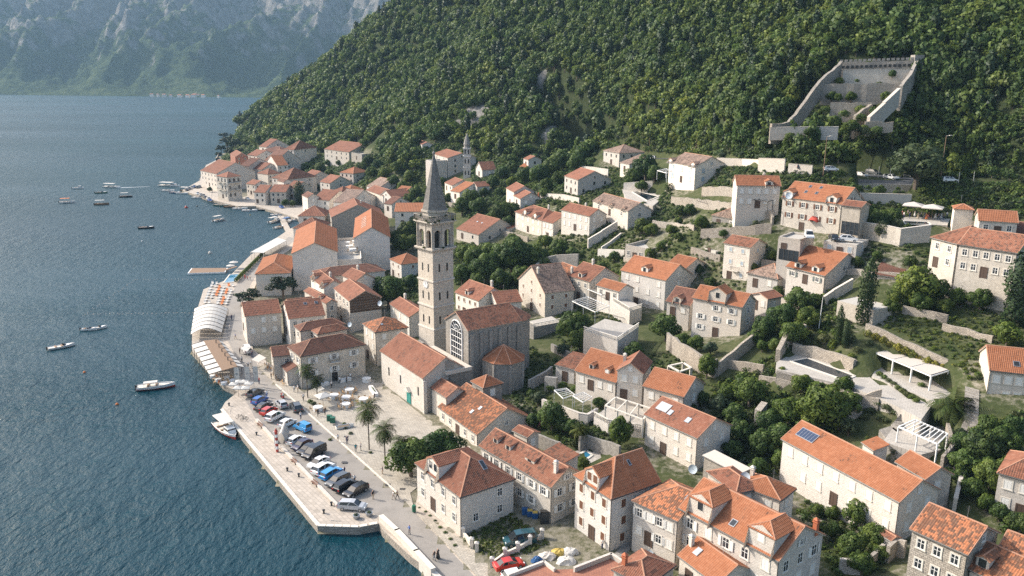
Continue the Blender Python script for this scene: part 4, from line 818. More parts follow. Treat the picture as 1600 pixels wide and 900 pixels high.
HH('right complex hipped stone house with an arched window',(1453,371),(1496,382),13,zg=29.5,h=8.2,roof='hA',p=24,rm='old',wm='sty',n=(2,1),fl=2,st='w',name='big_house')
HH('long brown-roofed main range of the right complex',(1496,382),(1590,396),11,zg=29.5,h=8.2,roof='gA',p=27,rm='old',wm='sty',n=(5,0),fl=2,st='w',name='big_house')
HH('lower loggia wing of the right complex with a brown roof on posts',(1491,419),(1570,432),(1590,421),zg=27,h=4.2,roof='sA',p=17,rm='old',wm='sty',n=(0,0),name='loggia')
HH('bright orange roof under the olive tree behind the right complex',(1490,327),(1523,329),(1555,326),zg=36,h=4,roof='hA',p=20,rm='new',wm='pla',n=(0,0),fl=1)
HH('house with a plain orange roof at the right edge above the right complex',(1529,345),(1592,349),9,zg=34.5,h=4.6,roof='gA',p=24,rm='new',wm='st',n=(3,0),fl=1,st='w',far=False)
HH('dark roof of a second range at the right edge',(1560,362),(1640,370),9,zg=31,h=5,roof='gA',p=25,rm='drk',wm='sty',n=(0,0),fl=1)
HH('long red-roofed open shed behind the tall cypress',(1364,429),(1408,435),(1413,420),zg=25,h=3.0,roof='sA',p=14,rm='drk',wm='st',n=(0,0),name='open_shed',cat='shed')
HH('flat grass-roofed stone building left of the tall cypress',(1306,469),(1366,485),(1382,474),zg=21.5,h=4,roof='fA',wm='sty',n=(0,0),name='grass_roofed_building')
HH('little terracotta lean-to roofs behind the dark-roofed row house',(800,673),(824,684),(836,672),zg=3.5,h=5,roof='gA',p=20,rm='mid',wm='st',n=(0,1),fl=1)
HH('dark broken roof beside the courtyard pool',(848,706),(880,726),(903,716),zg=3.2,h=5,roof='sA',p=14,rm='old',wm='st',n=(0,1),fl=1)
HH('small roofed gatehouse between the garden trees and the long house',(1372,834),(1392,846),(1402,838),zg=5.5,h=3.4,roof='gA',p=22,rm='mid',wm='stw',n=(0,0),name='gatehouse')
HH('flat concrete roof block beside the three-storey patchy-roofed house',(1097,711),(1154,741),(1168,731),zg=6,h=4.2,roof='sA',p=5,rm='gry',wm='stg',n=(0,0),tiles=False,name='store_building')
HH('tiny lean-to orange roof on the terrace of the long house',(1345,691),(1365,705),(1383,698),zg=7.5,h=5.6,roof='sA',p=16,rm='new',wm='stw',n=(0,0),name='lean_to')
# ground, sea, quay, road, far mountain
def axis(segs):
 out=[segs[0][0]]
 for lo,hi,st in segs:
  n=max(1,int(round((hi-lo)/st)));out+=list(np.linspace(lo,hi,n+1)[1:])
 return np.array(out)
def grid(name,X,Y,Z,mats,attrs=None,keep=None,smooth=True):
 ny,nx=Z.shape;v=np.stack([X,Y,Z],-1).reshape(-1,3).astype(np.float32);I=np.arange(nx*ny).reshape(ny,nx)
 q=np.stack([I[:-1,:-1],I[:-1,1:],I[1:,1:],I[1:,:-1]],-1).reshape(-1,4)
 if keep is not None:q=q[keep[:-1,:-1].ravel()|keep[1:,1:].ravel()|keep[1:,:-1].ravel()|keep[:-1,1:].ravel()]
 me=bpy.data.meshes.new(name);me.vertices.add(len(v));me.vertices.foreach_set('co',v.ravel());me.loops.add(len(q)*4);me.loops.foreach_set('vertex_index',q.astype(np.int32).ravel())
 me.polygons.add(len(q));me.polygons.foreach_set('loop_start',np.arange(0,len(q)*4,4,dtype=np.int32));me.polygons.foreach_set('use_smooth',np.full(len(q),smooth));me.update(calc_edges=True)
 me.materials.append(mats)
 for k,a in(attrs or{}).items():at=me.attributes.new(k,'FLOAT','POINT');at.data.foreach_set('value',a.astype(np.float32).ravel())
 o=bpy.data.objects.new(name,me);COL.objects.link(o);o['kind']='structure';return o
gx=axis([(-900,-400,25),(-400,-140,7),(-140,300,2.2),(300,420,6),(420,900,20)])
gy=axis([(40,70,6),(70,430,2.2),(430,700,4),(700,1100,8),(1100,1500,25)])
GX,GY=np.meshgrid(gx,gy);GZ=zland(GX.ravel(),GY.ravel()).reshape(GX.shape)
FB=np.array([(-200,242),(340,240),(385,226),(430,232),(470,238),(500,240),(545,236),(580,232),(600,252),(640,290),(662,225),(700,222),(725,232),(760,250),(800,262),(830,240),(850,245),(905,262),(940,226),(990,228),(1050,236),(1110,232),(1180,248),(1240,248),(1300,256),(1370,260),(1430,266),(1500,276),(1600,290),(2200,330)],float)
ppx,ppy,pdp=proj(GX,GY,GZ);pdp=np.where(pdp<1,1,pdp)
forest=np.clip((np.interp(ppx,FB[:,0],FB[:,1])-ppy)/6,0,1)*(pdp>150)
ROCKS=[(742,182,26),(725,195,14),(860,210,14),(848,112,8),(600,128,10),(640,95,8),(470,222,14),(455,214,10),(1390,350,7),(690,170,8),(650,200,6)]
rock=np.zeros_like(GZ);rpts=[]
for x,y,r in ROCKS:
 g=hit(x,y);r=r*.62;rpts.append((g.x,g.y,r));rock=np.maximum(rock,np.clip(1.35-np.hypot(GX-g.x,(GY-g.y)*1.3)/r+.45*np.sin(GX*.31+y)*np.cos(GY*.27+x),0,1))
town=np.zeros_like(GZ)
for P in FOOT:
 cx=sum(p[0]for p in P)/4;cy=sum(p[1]for p in P)/4;r=max(math.hypot(p[0]-cx,p[1]-cy)for p in P)
 m=(abs(GX-cx)<r+14)&(abs(GY-cy)<r+14);town[m]=np.maximum(town[m],np.clip(1.0-(np.hypot(GX[m]-cx,GY[m]-cy)-r)/9,0,1))
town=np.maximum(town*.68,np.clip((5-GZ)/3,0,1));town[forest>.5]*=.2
GZ=GZ+rock*1.5*np.sin(GX*.9)*np.cos(GY*.8)
keep=GZ>-3.9
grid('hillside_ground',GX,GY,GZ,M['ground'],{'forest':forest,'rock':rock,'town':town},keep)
mb=MB();mb.poly([(-9000,-3000,0),(9000,-3000,0),(9000,9000,0),(-9000,9000,0)]);mb.build('sea_water',M['sea'],kind='structure')
mb=MB();mb.prism([(p[0],p[1])for p in quay_poly],-3,QZ);q=mb.build('quay',[M['quay'],M['rub']],kind='structure')
for p in q.data.polygons:p.material_index=0 if abs(p.normal.z)>.5 else 1
mb=MB();mb.prism(plz_poly,QZ-.3,PZ);mb.build('square_paving',M['plaza'],kind='structure')
RDL=[(680,905),(598,812),(580,800),(527,788),(443,701),(402,660),(384,625),(393,604),(374,568),(356,532),(350,500),(356,470),(372,440),(392,412),(424,388),(452,370)]
RDR=[(745,905),(620,770),(543,701),(431,601),(404,574),(393,548),(385,530),(377,500),(377,478),(390,448),(405,422),(440,392),(463,374)]
mb=MB();P=[atz(x,y,QZ+.004)for x,y in RDL]+[atz(x,y,QZ+.004)for x,y in RDR[::-1]];mb.poly(P);mb.build('waterfront_road',M['asph'],kind='structure')
bpy.context.view_layer.update()
kr=empty('kerb',atz(543,700,QZ),'line of pale kerb stones between the waterfront road and the square','kerb');kst=None;nk=0
P=[atz(x,y,QZ+.0)for x,y in RDR[1:4]][::-1];
for p,q_ in zip(P[:-1],P[1:]):
 L=(q_-p).length;d=(q_-p)/L;k=int(L/.98)
 for i in range(k):
  if kst is None:mb=MB();mb.box(-.47,.47,-.16,.16,0,.17);kst=mb.mesh('kerb_stone',M['trim'])
  inst('kerb_stone',kst,p+d*(i+.5)*L/k,math.atan2(d.y,d.x),1,kr);nk+=1
er=empty('quay_edge',atz(480,818,QZ),'row of big pale edge stones along the parking quay','quay edge');est=None
E_=[(345,640),(496,822),(560,824),(592,818)];P=[atz(x,y,QZ)for x,y in E_]
for p,q_ in zip(P[:-1],P[1:]):
 L=(q_-p).length;d=(q_-p)/L;k=int(L/1.25);n=Vector((-d.y,d.x,0))
 for i in range(k):
  if est is None:mb=MB();mb.box(-.6,.6,-.32,.32,0,.12);est=mb.mesh('edge_stone',M['trim'])
  inst('edge_stone',est,p+d*(i+.5)*L/k+n*.2+Vector((0,0,rw.uniform(-.0,.015))),math.atan2(d.y,d.x)+rw.uniform(-.01,.01),1,er)
mb=MB();strip(RD,-3.2,3.2,mb,.0);mb.build('upper_road',M['asphr'],kind='structure')
for nm,P,z in(('pool_deck',pd_poly,16.0),('pergola_terrace',pg_poly,16.4),('lower_garden_terrace',lt_poly,13.0),('villa_pool_deck',p2_poly,29.8),('wedding_terrace',EVT,35.6),('courtyard',CTY,3.6)):
 mb=MB();mb.prism(P,z-3,z);mb.build(nm,M['deck'],kind='structure')
mb=MB();mb.prism(CARP,34,41.2);o=mb.build('roadside_parking',[M['asphr'],M['sty']],kind='structure')
for p in o.data.polygons:p.material_index=0 if abs(p.normal.z)>.5 else 1
# far mountain across the bay
from mathutils import noise as mn
A0=np.array([-788.,2782.]);A1=np.array([-1813.,2970.]);ud=(A1-A0)/np.linalg.norm(A1-A0);vd=np.array([ud[1],-ud[0]]);vd=vd if vd[1]>0 else-vd
us=np.linspace(-2000,2400,380);vs=np.concatenate([np.linspace(-30,900,200),np.linspace(915,2200,50)])
U,V=np.meshgrid(us,vs);H_=np.zeros_like(U)
for i in range(U.shape[0]):
 for j in range(U.shape[1]):
  u,v=U[i,j],V[i,j]
  w=mn.noise(Vector((u*.0016,v*.0008,3)))*.9
  rg=mn.ridged_multi_fractal(Vector((u*.0042+w,v*.0016,1.7)),1.0,2.1,5,1.0,2.0)
  dt=mn.fractal(Vector((u*.02,v*.02,5)),1.0,2.0,4)
  big=mn.noise(Vector((u*.0011+4.2,0,0)))
  fan=math.exp(-((u-120)/330.)**2)*.30+math.exp(-((u-900)/200.)**2)*.15
  k=min(1,max(0,v)/260.)
  H_[i,j]=(-6 if v<0 else v*(.52-fan*math.exp(-v/400.)+big*.12)+k*((rg-1.0)*110+dt*30))
  if v>1500:H_[i,j]-=(v-1500)*.3
H_=np.where(V<0,-6,np.maximum(H_,.5+V*.1))
MX=A0[0]+U*ud[0]+V*vd[0];MY=A0[1]+U*ud[1]+V*vd[1]
def mountmat():
 m,nt,b=mat('far_mountain');t=NT(nt);gm=t.n('NewGeometry');P=gm.outputs['Position'];sx=t.n('SeparateXYZ');t.L.new(P,sx.inputs[0]);sn=t.n('SeparateXYZ');t.L.new(gm.outputs['Normal'],sn.inputs[0])
 n1=t.noise(P,.006,5,.6);n2=t.noise(P,.045,5,.75);n3=t.noise(t.vmul(P,(.012,.012,.004)),1,5,.65)
 gr=t.ramp(t.math('ADD',t.math('MULTIPLY',n2,.7),t.math('MULTIPLY',n1,.3)),[(.36,(.012,.022,.012)),(.48,(.040,.062,.026)),(.58,(.075,.10,.042)),(.7,(.13,.135,.075))])
 rk=t.ramp(n2,[(.3,(.09,.085,.08)),(.5,(.20,.185,.17)),(.72,(.36,.33,.30))])
 hf=t.math('MULTIPLY',sx.outputs[2],.0011)
 f=t.math('ADD',t.math('ADD',t.math('MULTIPLY',n3,.9),hf),t.math('MULTIPLY',t.math('SUBTRACT',.8,sn.outputs[2]),.5))
 f=t.math('ADD',f,t.math('MULTIPLY',n2,.35))
 c=t.mix(t.sel(f,.93,1.10),gr,rk);t.L.new(c,b.inputs['Base Color']);b.inputs['Roughness'].default_value=1;b.inputs['Specular IOR Level'].default_value=.05
 t.bump(t.math('ADD',t.math('MULTIPLY',n2,1.0),t.math('MULTIPLY',n3,.8)),1.0,22,b);return m
grid('far_mountain',MX,MY,H_,mountmat())
fv=random.Random(3)
def farhouse(px,py,w,hh,i):
 p=atz(px,py,3);r=empty('far_house',p,None,'house','houses of the village across the bay');a=fv.uniform(-.4,.4)
 c,s=math.cos(a),math.sin(a);d=w*.7;Q=lambda x,y,z:(p.x+x*c-y*s,p.y+x*s+y*c,p.z+z)
 mb=MB();mb.hexa([Q(-w/2,-d/2,-6),Q(w/2,-d/2,-6),Q(w/2,d/2,-6),Q(-w/2,d/2,-6)],[Q(-w/2,-d/2,hh),Q(w/2,-d/2,hh),Q(w/2,d/2,hh),Q(-w/2,d/2,hh)]);mb.build('wall',M['pla'],r)
 mb=MB();e=.5;z=hh;mb.add([Q(-w/2-e,-d/2-e,z),Q(w/2+e,-d/2-e,z),Q(w/2+e,d/2+e,z),Q(-w/2-e,d/2+e,z),Q(-w/2+2,0,z+d*.28),Q(w/2-2,0,z+d*.28)],[(0,1,5,4),(1,2,5),(2,3,4,5),(3,0,4),(3,2,1,0)]);mb.build('roof',M['new'],r)
 r['label']='tiny orange-roofed house in the village on the far shore across the bay'
for i,x in enumerate([203,214,224,236,246,250,262,271,276,288,301,306,317,326,335,342,229,268,283,219,241,256,294,311,322]):
 farhouse(x+fv.uniform(-2,2),149.2+(x-200)*.018-fv.choice([0,0,1.2,2.2,3.4]),fv.uniform(8,15),fv.uniform(3.5,6),i)
# bell tower, church details, belfry, fort
def arch(mb,X,w,z0,z1,r,zs,d,n=8,mi=0):
 """wall panel of width w with a round-headed hole of radius r (springing zs), X(u, v, z); v goes in by d"""
 hw=w/2
 pts=[(-r,z0)]+[(-r*math.cos(math.pi*k/n),zs+r*math.sin(math.pi*k/n))for k in range(n+1)]+[(r,z0)]
 mb.poly([X(-hw,0,z0),X(-r,0,z0),X(-r,0,zs),X(-hw,0,zs)],mi);mb.poly([X(r,0,z0),X(hw,0,z0),X(hw,0,zs),X(r,0,zs)],mi)
 ar=pts[1:-1]
 for k in range(n):
  (u0,a0),(u1,a1)=ar[k],ar[k+1]
  t0=-hw if k==0 else u0;t1=hw if k==n-1 else u1
  mb.poly([X(u0,0,a0),X(u1,0,a1),X(t1,0,z1),X(t0,0,z1)],mi)
  if k==0:mb.poly([X(-hw,0,zs),X(u0,0,a0),X(-hw,0,z1)],mi)
  if k==n-1:mb.poly([X(u1,0,a1),X(hw,0,zs),X(hw,0,z1)],mi)
 for k in range(len(pts)-1):mb.poly([X(pts[k][0],0,pts[k][1]),X(pts[k+1][0],0,pts[k+1][1]),X(pts[k+1][0],d,pts[k+1][1]),X(pts[k][0],d,pts[k][1])],mi)
def slit(mb,X,u,z,w,h,n=6):
 mb.add([X(u-w,-.03,z),X(u+w,-.03,z),X(u+w,-.03,z+h)]+[X(u+w*math.cos(math.pi*k/n),-.03,z+h+w*math.sin(math.pi*k/n))for k in range(1,n)]+[X(u-w,-.03,z+h)],[tuple(range(n+3))])
find_=lambda s:next(o for o in S.objects if str(o.get('label','')).startswith(s))
# great bell tower
DT=188.0;zy=lambda x,y,D:atD(x,y,D).z
zc=zy(676,392,DT);c0=atD(676,392,DT);a0=atz(657.8,387.2,zc)-c0;Ls=6.0;a0.normalize();b0=Vector((-a0.y,a0.x,0));b0=b0 if b0.dot(atz(708,388,zc)-c0)>0 else-b0
tb=1.4;tw=empty('bell_tower',(c0+a0*Ls/2+b0*Ls/2).xy.to_3d()+Vector((0,0,tb)),'tall square stone bell tower with a clock, arched belfry and pointed spire','bell tower')
cx=c0+(a0+b0)*Ls/2;FOOT.append([tuple((c0+a0*i+b0*j).xy)for i,j in((0,0),(Ls,0),(Ls,Ls),(0,Ls))])
def TW(k,off=0):
 dirs=[(-b0,a0),(-a0,b0),(b0,a0),(a0,b0)][k];n=dirs[0];t=dirs[1]
 return lambda u,v,z:Vector((cx.x,cx.y,0))+n*(Ls/2+off-v)+t*u+Vector((0,0,z))
def sq(mb,half,z0,z1,half2=None):
 h2=half2 or half;B=[(-1,-1),(1,-1),(1,1),(-1,1)];mb.hexa([Vector((cx.x,cx.y,z0))+a0*x*half+b0*y*half for x,y in B],[Vector((cx.x,cx.y,z1))+a0*x*h2+b0*y*h2 for x,y in B])
zs_=[zy(676,y,DT)for y in(516,481,441,392,352,344,335,243)]
mb=MB();sq(mb,Ls/2+.12,-1,zs_[0]);sq(mb,Ls/2,zs_[0],zs_[3]);mb.build('shaft',M['tow'],tw)
for z in zs_[:3]:mb=MB();sq(mb,Ls/2+.22,z-.15,z+.2);mb.build('string_course',M['stw'],tw)
mb=MB();sq(mb,Ls/2+.35,zs_[3]-.3,zs_[3]);sq(mb,Ls/2+.6,zs_[3],zs_[3]+.35);mb.build('cornice',M['tow'],tw)
zb0,zb1=zs_[3]+.35,zs_[4];mb=MB();half=Ls/2-.1
for k in range(4):
 X=TW(k,-.1);w=half
 for u0 in(-w/2,w/2):arch(mb,lambda u,v,z,u0=u0:X(u+u0,v,z),w,zb0,zb1,w*.30,zb0+(zb1-zb0)*.60,.7)
 for u0 in(-w,0,w):
  B=[X(u0-.32,-.12,zb0),X(u0+.32,-.12,zb0),X(u0+.32,.05,zb0),X(u0-.32,.05,zb0)];mb.hexa(B,[p+Vector((0,0,zb1-zb0))for p in B])
mb.build('belfry',M['tow'],tw)
mb=MB();sq(mb,half-.9,zb0,zb1-.1);core=mb.build('belfry_shade_block',M['black'],tw)  # black block stands in for the shade inside the belfry arches
mb=MB();sq(mb,Ls/2+.3,zb1,zb1+.3);sq(mb,Ls/2+.65,zb1+.3,zb1+.6);mb.build('cornice',M['tow'],tw)
zr0,zr1=zb1+.6,zs_[5]+.9
for k in range(4):
 X=TW(k,.45);mb=MB();w=Ls/2+.45
 for i in range(13):u=-w+2*w*i/12;mb.tube(X(u,0,zr0),X(u,0,zr1-.15),.11,n=5)
 B=[X(-w,-.15,zr1-.15),X(w,-.15,zr1-.15),X(w,.15,zr1-.15),X(-w,.15,zr1-.15)];mb.hexa(B,[p+Vector((0,0,.18))for p in B]);mb.build('balustrade',M['stg'],tw)
mb=MB();ctw=Vector((cx.x,cx.y,0));r8=Ls/2*.98
def oct_(mb,r0,z0,r1,z1):
 ph=math.atan2(a0.y,a0.x)+math.pi/8;P=lambda r,z,i:ctw+Vector((math.cos(ph+i*math.pi/4)*r,math.sin(ph+i*math.pi/4)*r,z))
 mb.add([P(r0,z0,i)for i in range(8)]+[P(r1,z1,i)for i in range(8)],[(i,(i+1)%8,8+(i+1)%8,8+i)for i in range(8)]+[tuple(range(8,16))])
oct_(mb,r8,zr0,r8,zs_[6]+.2);oct_(mb,r8+.35,zs_[6]+.2,r8+.35,zs_[6]+.6);mb.build('drum',M['tow'],tw)
mb=MB();oct_(mb,r8+.05,zs_[6]+.6,.16,zs_[7]);mb.build('spire',M['stk'],tw)
mb=MB();mb.lathe(ctw+Vector((0,0,zs_[7])),[(.1,-.3),(.34,.1),(.34,.35),(.08,.6),(.04,1.6)],8);mb.build('finial',M['stg'],tw)
for z0,z1 in((zs_[0]+1.2,1),(zs_[1]+1.6,1),(zs_[2]+2.2,1)):
 for k in(0,1,2,3):
  X=TW(k,0)
  for u in(-1.15,1.15):mb=MB();slit(mb,X,u,z0,.24,1.7);mb.build('window_slit',M['black'],tw)
X=TW(1,0)if TW(1)(0,0,0).x<TW(0)(0,0,0).x else TW(0,0)
mb=MB();zc_=zy(666,448,DT);ring=lambda r,v:[X(math.cos(i*math.pi/10)*r,v,zc_+math.sin(i*math.pi/10)*r)for i in range(20)]
mb.add(ring(.95,-.12)+ring(.95,0),[tuple(range(20))]+[(i,(i+1)%20,20+(i+1)%20,20+i)for i in range(20)]);ck=mb.build('clock_face',M['wht'],tw)
mb=MB();mb.tube(X(0,-.16,zc_),X(.12,-.16,zc_+.6),.04,n=4);mb.tube(X(0,-.16,zc_),X(-.75,-.16,zc_-.12),.035,n=4)
for i in range(12):q=i*math.pi/6;mb.tube(X(math.cos(q)*.72,-.15,zc_+math.sin(q)*.72),X(math.cos(q)*.86,-.15,zc_+math.sin(q)*.86),.035,n=4)
mb.build('clock_hands',M['black'],ck)
for k in(0,1):
 for z in[zs_[6]+2.5+i*2.6 for i in range(4)]:
  r=(r8+.05)*(1-(z-zs_[6]-.6)/(zs_[7]-zs_[6]-.6))*math.cos(math.pi/8);n_=[(-b0),(-a0)][k];t_=[a0,b0][k];p=ctw+n_*(r+.02)+Vector((0,0,z));mb=MB();mb.poly([p-t_*.28-Vector((0,0,.3)),p+t_*.28-Vector((0,0,.3)),p+t_*.28+Vector((0,0,.45))-n_*.1,p-t_*.28+Vector((0,0,.45))-n_*.1]);mb.build('spire_opening',M['black'],tw)
wg=find_('tall house with a dark brown boarded');C3,a,b,La,Lb,ze,g0=frame_of(wg);W=lambda x,y,z:C3+a*x+b*y+Vector((0,0,z-ze));rs=Lb/2*math.tan(math.radians(27))
nb_=8
for k in range(nb_):
 z0=ze-3.4+k*(3.4+rs)/nb_;z1=z0+(3.4+rs)/nb_-.06;f_=lambda z:.3 if z<ze else .3+(z-ze)/rs*(Lb/2-.3)
 mb=MB();mb.add([W(.19,f_(z0),z0),W(.19,Lb-f_(z0),z0),W(.17,Lb-min(f_(z1),Lb/2-.01),z1),W(.17,min(f_(z1),Lb/2-.01),z1)],[(0,1,2,3)]);mb.build('gable_board',M['brn'],wg)
# church hall: great window, round end, screen of columns, apse
C3,a,b,La,Lb,ze,g0=frame_of(NC);W=lambda x,y,z:C3+a*x+b*y+Vector((0,0,z-ze))
i_=.25;X=lambda u,v,z:W(La/2+u,i_+v,z)
r_=2.5;zs2=ze-1.2-0.2;zlo=ze-7.5
mb=MB()
seg=[(-r_,zlo)]+[(-r_*math.cos(math.pi*k/14),zs2+r_*math.sin(math.pi*k/14))for k in range(15)]+[(r_,zlo)]
mb.add([X(u,-.03,z)for u,z in seg],[tuple(range(len(seg)))]);gw=mb.build('great_window',M['glass'],NC)
mb=MB()
for k in range(len(seg)-1):mb.tube(X(seg[k][0],-.1,seg[k][1]),X(seg[k+1][0],-.1,seg[k+1][1]),.17,n=5)
for k in range(1,7):q=math.pi*k/7;mb.tube(X(.6*math.cos(q),-.08,zs2+.6*math.sin(q)),X(r_*math.cos(q),-.08,zs2+r_*math.sin(q)),.06,n=4)
for rr in(.6,1.55):
 for k in range(10):q0,q1=math.pi*k/10,math.pi*(k+1)/10;mb.tube(X(rr*math.cos(q0),-.08,zs2+rr*math.sin(q0)),X(rr*math.cos(q1),-.08,zs2+rr*math.sin(q1)),.06,n=4)
for u in(-1.5,-.5,.5,1.5):mb.tube(X(u,-.08,zlo),X(u,-.08,zs2),.06,n=4)
for z in np.linspace(zlo+.9,zs2,5):mb.tube(X(-r_,-.08,z),X(r_,-.08,z),.06,n=4)
mb.build('window_bars',M['wht'],gw)
mb=MB();cc=W(La/2,Lb-.3,0);ra=La/2-.3;ang=math.atan2(b.y,b.x)
def half(mb,r,z0,z1,rt=None,n=10):
 rt=r if rt is None else rt;P=lambda r,z,k:Vector((cc.x,cc.y,0))+Vector((math.cos(ang-math.pi/2+math.pi*k/n)*r,math.sin(ang-math.pi/2+math.pi*k/n)*r,z))
 for k in range(n):mb.poly([P(r,z0,k),P(r,z0,k+1),P(rt,z1,k+1),P(rt,z1,k)]if rt>.01 else[P(r,z0,k),P(r,z0,k+1),P(0,z1,k)])
half(mb,ra,g0-2,ze-.1);mb.build('round_end',M['stg'],NC)
mb=MB();half(mb,ra+.3,ze-.05,ze+La/2*math.tan(math.radians(30)),0);ro=mb.build('round_roof',M['old'],NC)
for k in range(6):
 for sd,L in((0,Lb),):
  u=1+k*(L-2)/5;B=[W(-.15,u-.35,g0-2),W(.3,u-.35,g0-2),W(.3,u+.35,g0-2),W(-.15,u+.35,g0-2)];mb=MB();mb.hexa(B,[p+Vector((0,0,ze-g0+1.2))for p in B]);mb.build('pilaster',M['stg'],NC)
p0=W(La+3.5,-5.5,0);p1=W(-2.0,-5.5,0);zt=ze-6.5
sc_=empty('church_screen',(p1.x,p1.y,g0),'half-built church front of paired stone columns and a heavy broken cornice below the great window','church front')
t_=(p1-p0).normalized();n_=Vector((-t_.y,t_.x,0));n_=n_ if n_.dot(b)<0 else-n_;Lf=(p1-p0).length;P=lambda u,v,z:Vector((p0.x,p0.y,0))+t_*u+n_*v+Vector((0,0,z))
mb=MB();mb.hexa([P(0,-5.5,g0-2),P(Lf,-5.5,g0-2),P(Lf,0,g0-2),P(0,0,g0-2)],[P(0,-5.5,zt-1),P(Lf,-5.5,zt-1),P(Lf,0,zt-1),P(0,0,zt-1)]);mb.build('masonry',M['stg'],sc_)
for u in(.8,2.0,5.0,6.2,Lf-2.2,Lf-1.0):
 mb=MB();mb.lathe(P(u,.55,g0),[(.6,0),(.6,.5),(.42,.7),(.38,zt-g0-2.2),(.6,zt-g0-1.8),(.6,zt-g0-1.5)],10);mb.build('column',M['st'],sc_,smooth=False)
mb=MB();mb.hexa([P(-.4,-5,zt-1.5),P(Lf+.4,-5,zt-1.5),P(Lf+.4,1.2,zt-1.5),P(-.4,1.2,zt-1.5)],[P(-.4,-5,zt-.7),P(Lf+.4,-5,zt-.7),P(Lf+.4,1.2,zt-.7),P(-.4,1.2,zt-.7)]);mb.build('cornice',M['st'],sc_)
for u0,u1,hh in((0,2.6,2.2),(4.6,6.8,1.4),(Lf-2.8,Lf-.2,2.0)):mb=MB();mb.hexa([P(u0,-1,zt-.7),P(u1,-1,zt-.7),P(u1,.8,zt-.7),P(u0,.8,zt-.7)],[P(u0+.1,-1,zt-.7+hh),P(u1-.1,-1,zt-.7+hh),P(u1-.1,.8,zt-.7+hh),P(u0+.1,.8,zt-.7+hh)]);mb.build('pedestal',M['stg'],sc_)
z8=10.5;c8=atz(787,559,z8);R8=4.9;s8=empty('apse_building',(c8.x,c8.y,3),'eight-sided dark stone apse with a bright orange fan-shaped roof','apse');FOOT.append([(c8.x-4,c8.y-4),(c8.x+4,c8.y-4),(c8.x+4,c8.y+4),(c8.x-4,c8.y+4)])
Q8=lambda r,z,k:Vector((c8.x+math.cos(k*math.pi/4+.35)*r,c8.y+math.sin(k*math.pi/4+.35)*r,z))
mb=MB();mb.prism([tuple(Q8(R8-.3,0,k)[:2])for k in range(8)],0,z8+.05);mb.build('wall',M['stg'],s8)
mb=MB();T=TM();rd=MB();ap=Vector((c8.x,c8.y,z8+3.0))
for k in range(8):
 e0,e1=Q8(R8,z8,k),Q8(R8,z8,k+1);mb.poly([e0,e1,ap]);T.add([e0,e1,ap],e0,e1);rd.tube(e0+Vector((0,0,.06)),ap+Vector((0,0,.06)),.13,n=5)
rf=mb.build('roof',M['eave'],s8);T.build(M['new'],rf);rd.build('ridge_tiles',M['ridge'],rf)
mb=MB();
for k in range(8):
 p=Q8(R8-.3,0,k);mb=MB();mb.tube((p.x,p.y,0),(p.x,p.y,z8-.2),.3,n=6);mb.build('pilaster',M['stg'],s8)
C3n,an,bn,Lan,Lbn,zen,g0n=frame_of(CH);Wn=lambda x,y,z:C3n+an*x+bn*y+Vector((0,0,z-zen))
dd=inst('door',wmesh(('door',1.5,2.6)),Wn(Lan*.33,.2,PZ),math.atan2(-bn.y,-bn.x)-math.pi/2,1,CH);dd.data=dd.data.copy();dd.data.materials[0]=M['teal']
mb=MB();B=[Wn(Lan*.33+u,v,PZ+2.95)for u,v in((-1.2,.2),(1.2,.2),(1.2,-.5),(-1.2,-.5))];A_=[Wn(Lan*.33,.2,PZ+3.8),Wn(Lan*.33,-.5,PZ+3.8)];mb.add(B+A_,[(0,1,4),(1,2,5,4),(2,3,5),(3,0,4,5),(3,2,1,0)]);mb.build('door_canopy',M['trim'],CH)
for t in(.12,.52,.8):
 mb=MB();slit(mb,lambda u,v,z:Wn(Lan*t+u,.25+v,z),0,zen-4.6,.3,1.7);mb.build('slit_window',M['black'],CH)
for k,y in enumerate((.5,Lbn-.5,Lbn*.36)):
 mb=MB();B=[Wn(-.25,y-.4,-1),Wn(.4,y-.4,-1),Wn(.4,y+.4,-1),Wn(-.25,y+.4,-1)];mb.hexa(B,[p+Vector((0,0,zen+.4))for p in B]);mb.build('pilaster',M['stw'],CH)
C3h,ah,bh,Lah,Lbh,zeh,_g=frame_of(HT3);Wh=lambda x,y,z:C3h+ah*x+bh*y+Vector((0,0,z-zeh))
C3r,ar,br,Lar,Lbr,zer,_g=frame_of(HT2)
for k in range(6):
 v=Lbr*(.25+k*.09);tp_=math.tan(math.radians(30));p=C3r+ar*(Lar*.72)+br*v;h0=(Lar*.28)*tp_
 mb=MB();e1=-ar*.0;B=[p+ar*x+br*y+Vector((0,0,h0-.1-x*tp_))for x,y in((-.9,-.25),(.9,-.25),(.9,.25),(-.9,.25))];mb.hexa(B,[q+Vector((0,0,.38))for q in B]);mb.build('roof_vent',M['trim'],HT2)
# slim far belfry
q=hit(730,277);fb=empty('slim_belfry',q,'slim old stone belfry with a pointed top among far trees','belfry');zt=lambda y:atD(730,y,math.hypot(q.x,q.y)).z;r=5.6*math.hypot(q.x,q.y)/1280
mb=MB()
for y0,y1,k in((300,262,1),(262,244,.97),(244,232,.93)):mb.prism([(q.x-r*k,q.y-r*k),(q.x+r*k,q.y-r*k),(q.x+r*k,q.y+r*k),(q.x-r*k,q.y+r*k)],zt(y0),zt(y1))
mb.build('shaft',M['st'],fb)
for y in(262,244,232):z=zt(y);mb=MB();mb.box(q.x-r*1.12,q.x+r*1.12,q.y-r*1.12,q.y+r*1.12,z-.2,z+.35);mb.build('string_course',M['stw'],fb)
mb=MB();mb.lathe((q.x,q.y,0),[(r*.85,zt(232)),(r*.85,zt(226)),(r*.98,zt(226)),(r*.6,zt(217)),(.1,zt(207.5))],8);mb.build('spire',M['stg'],fb)
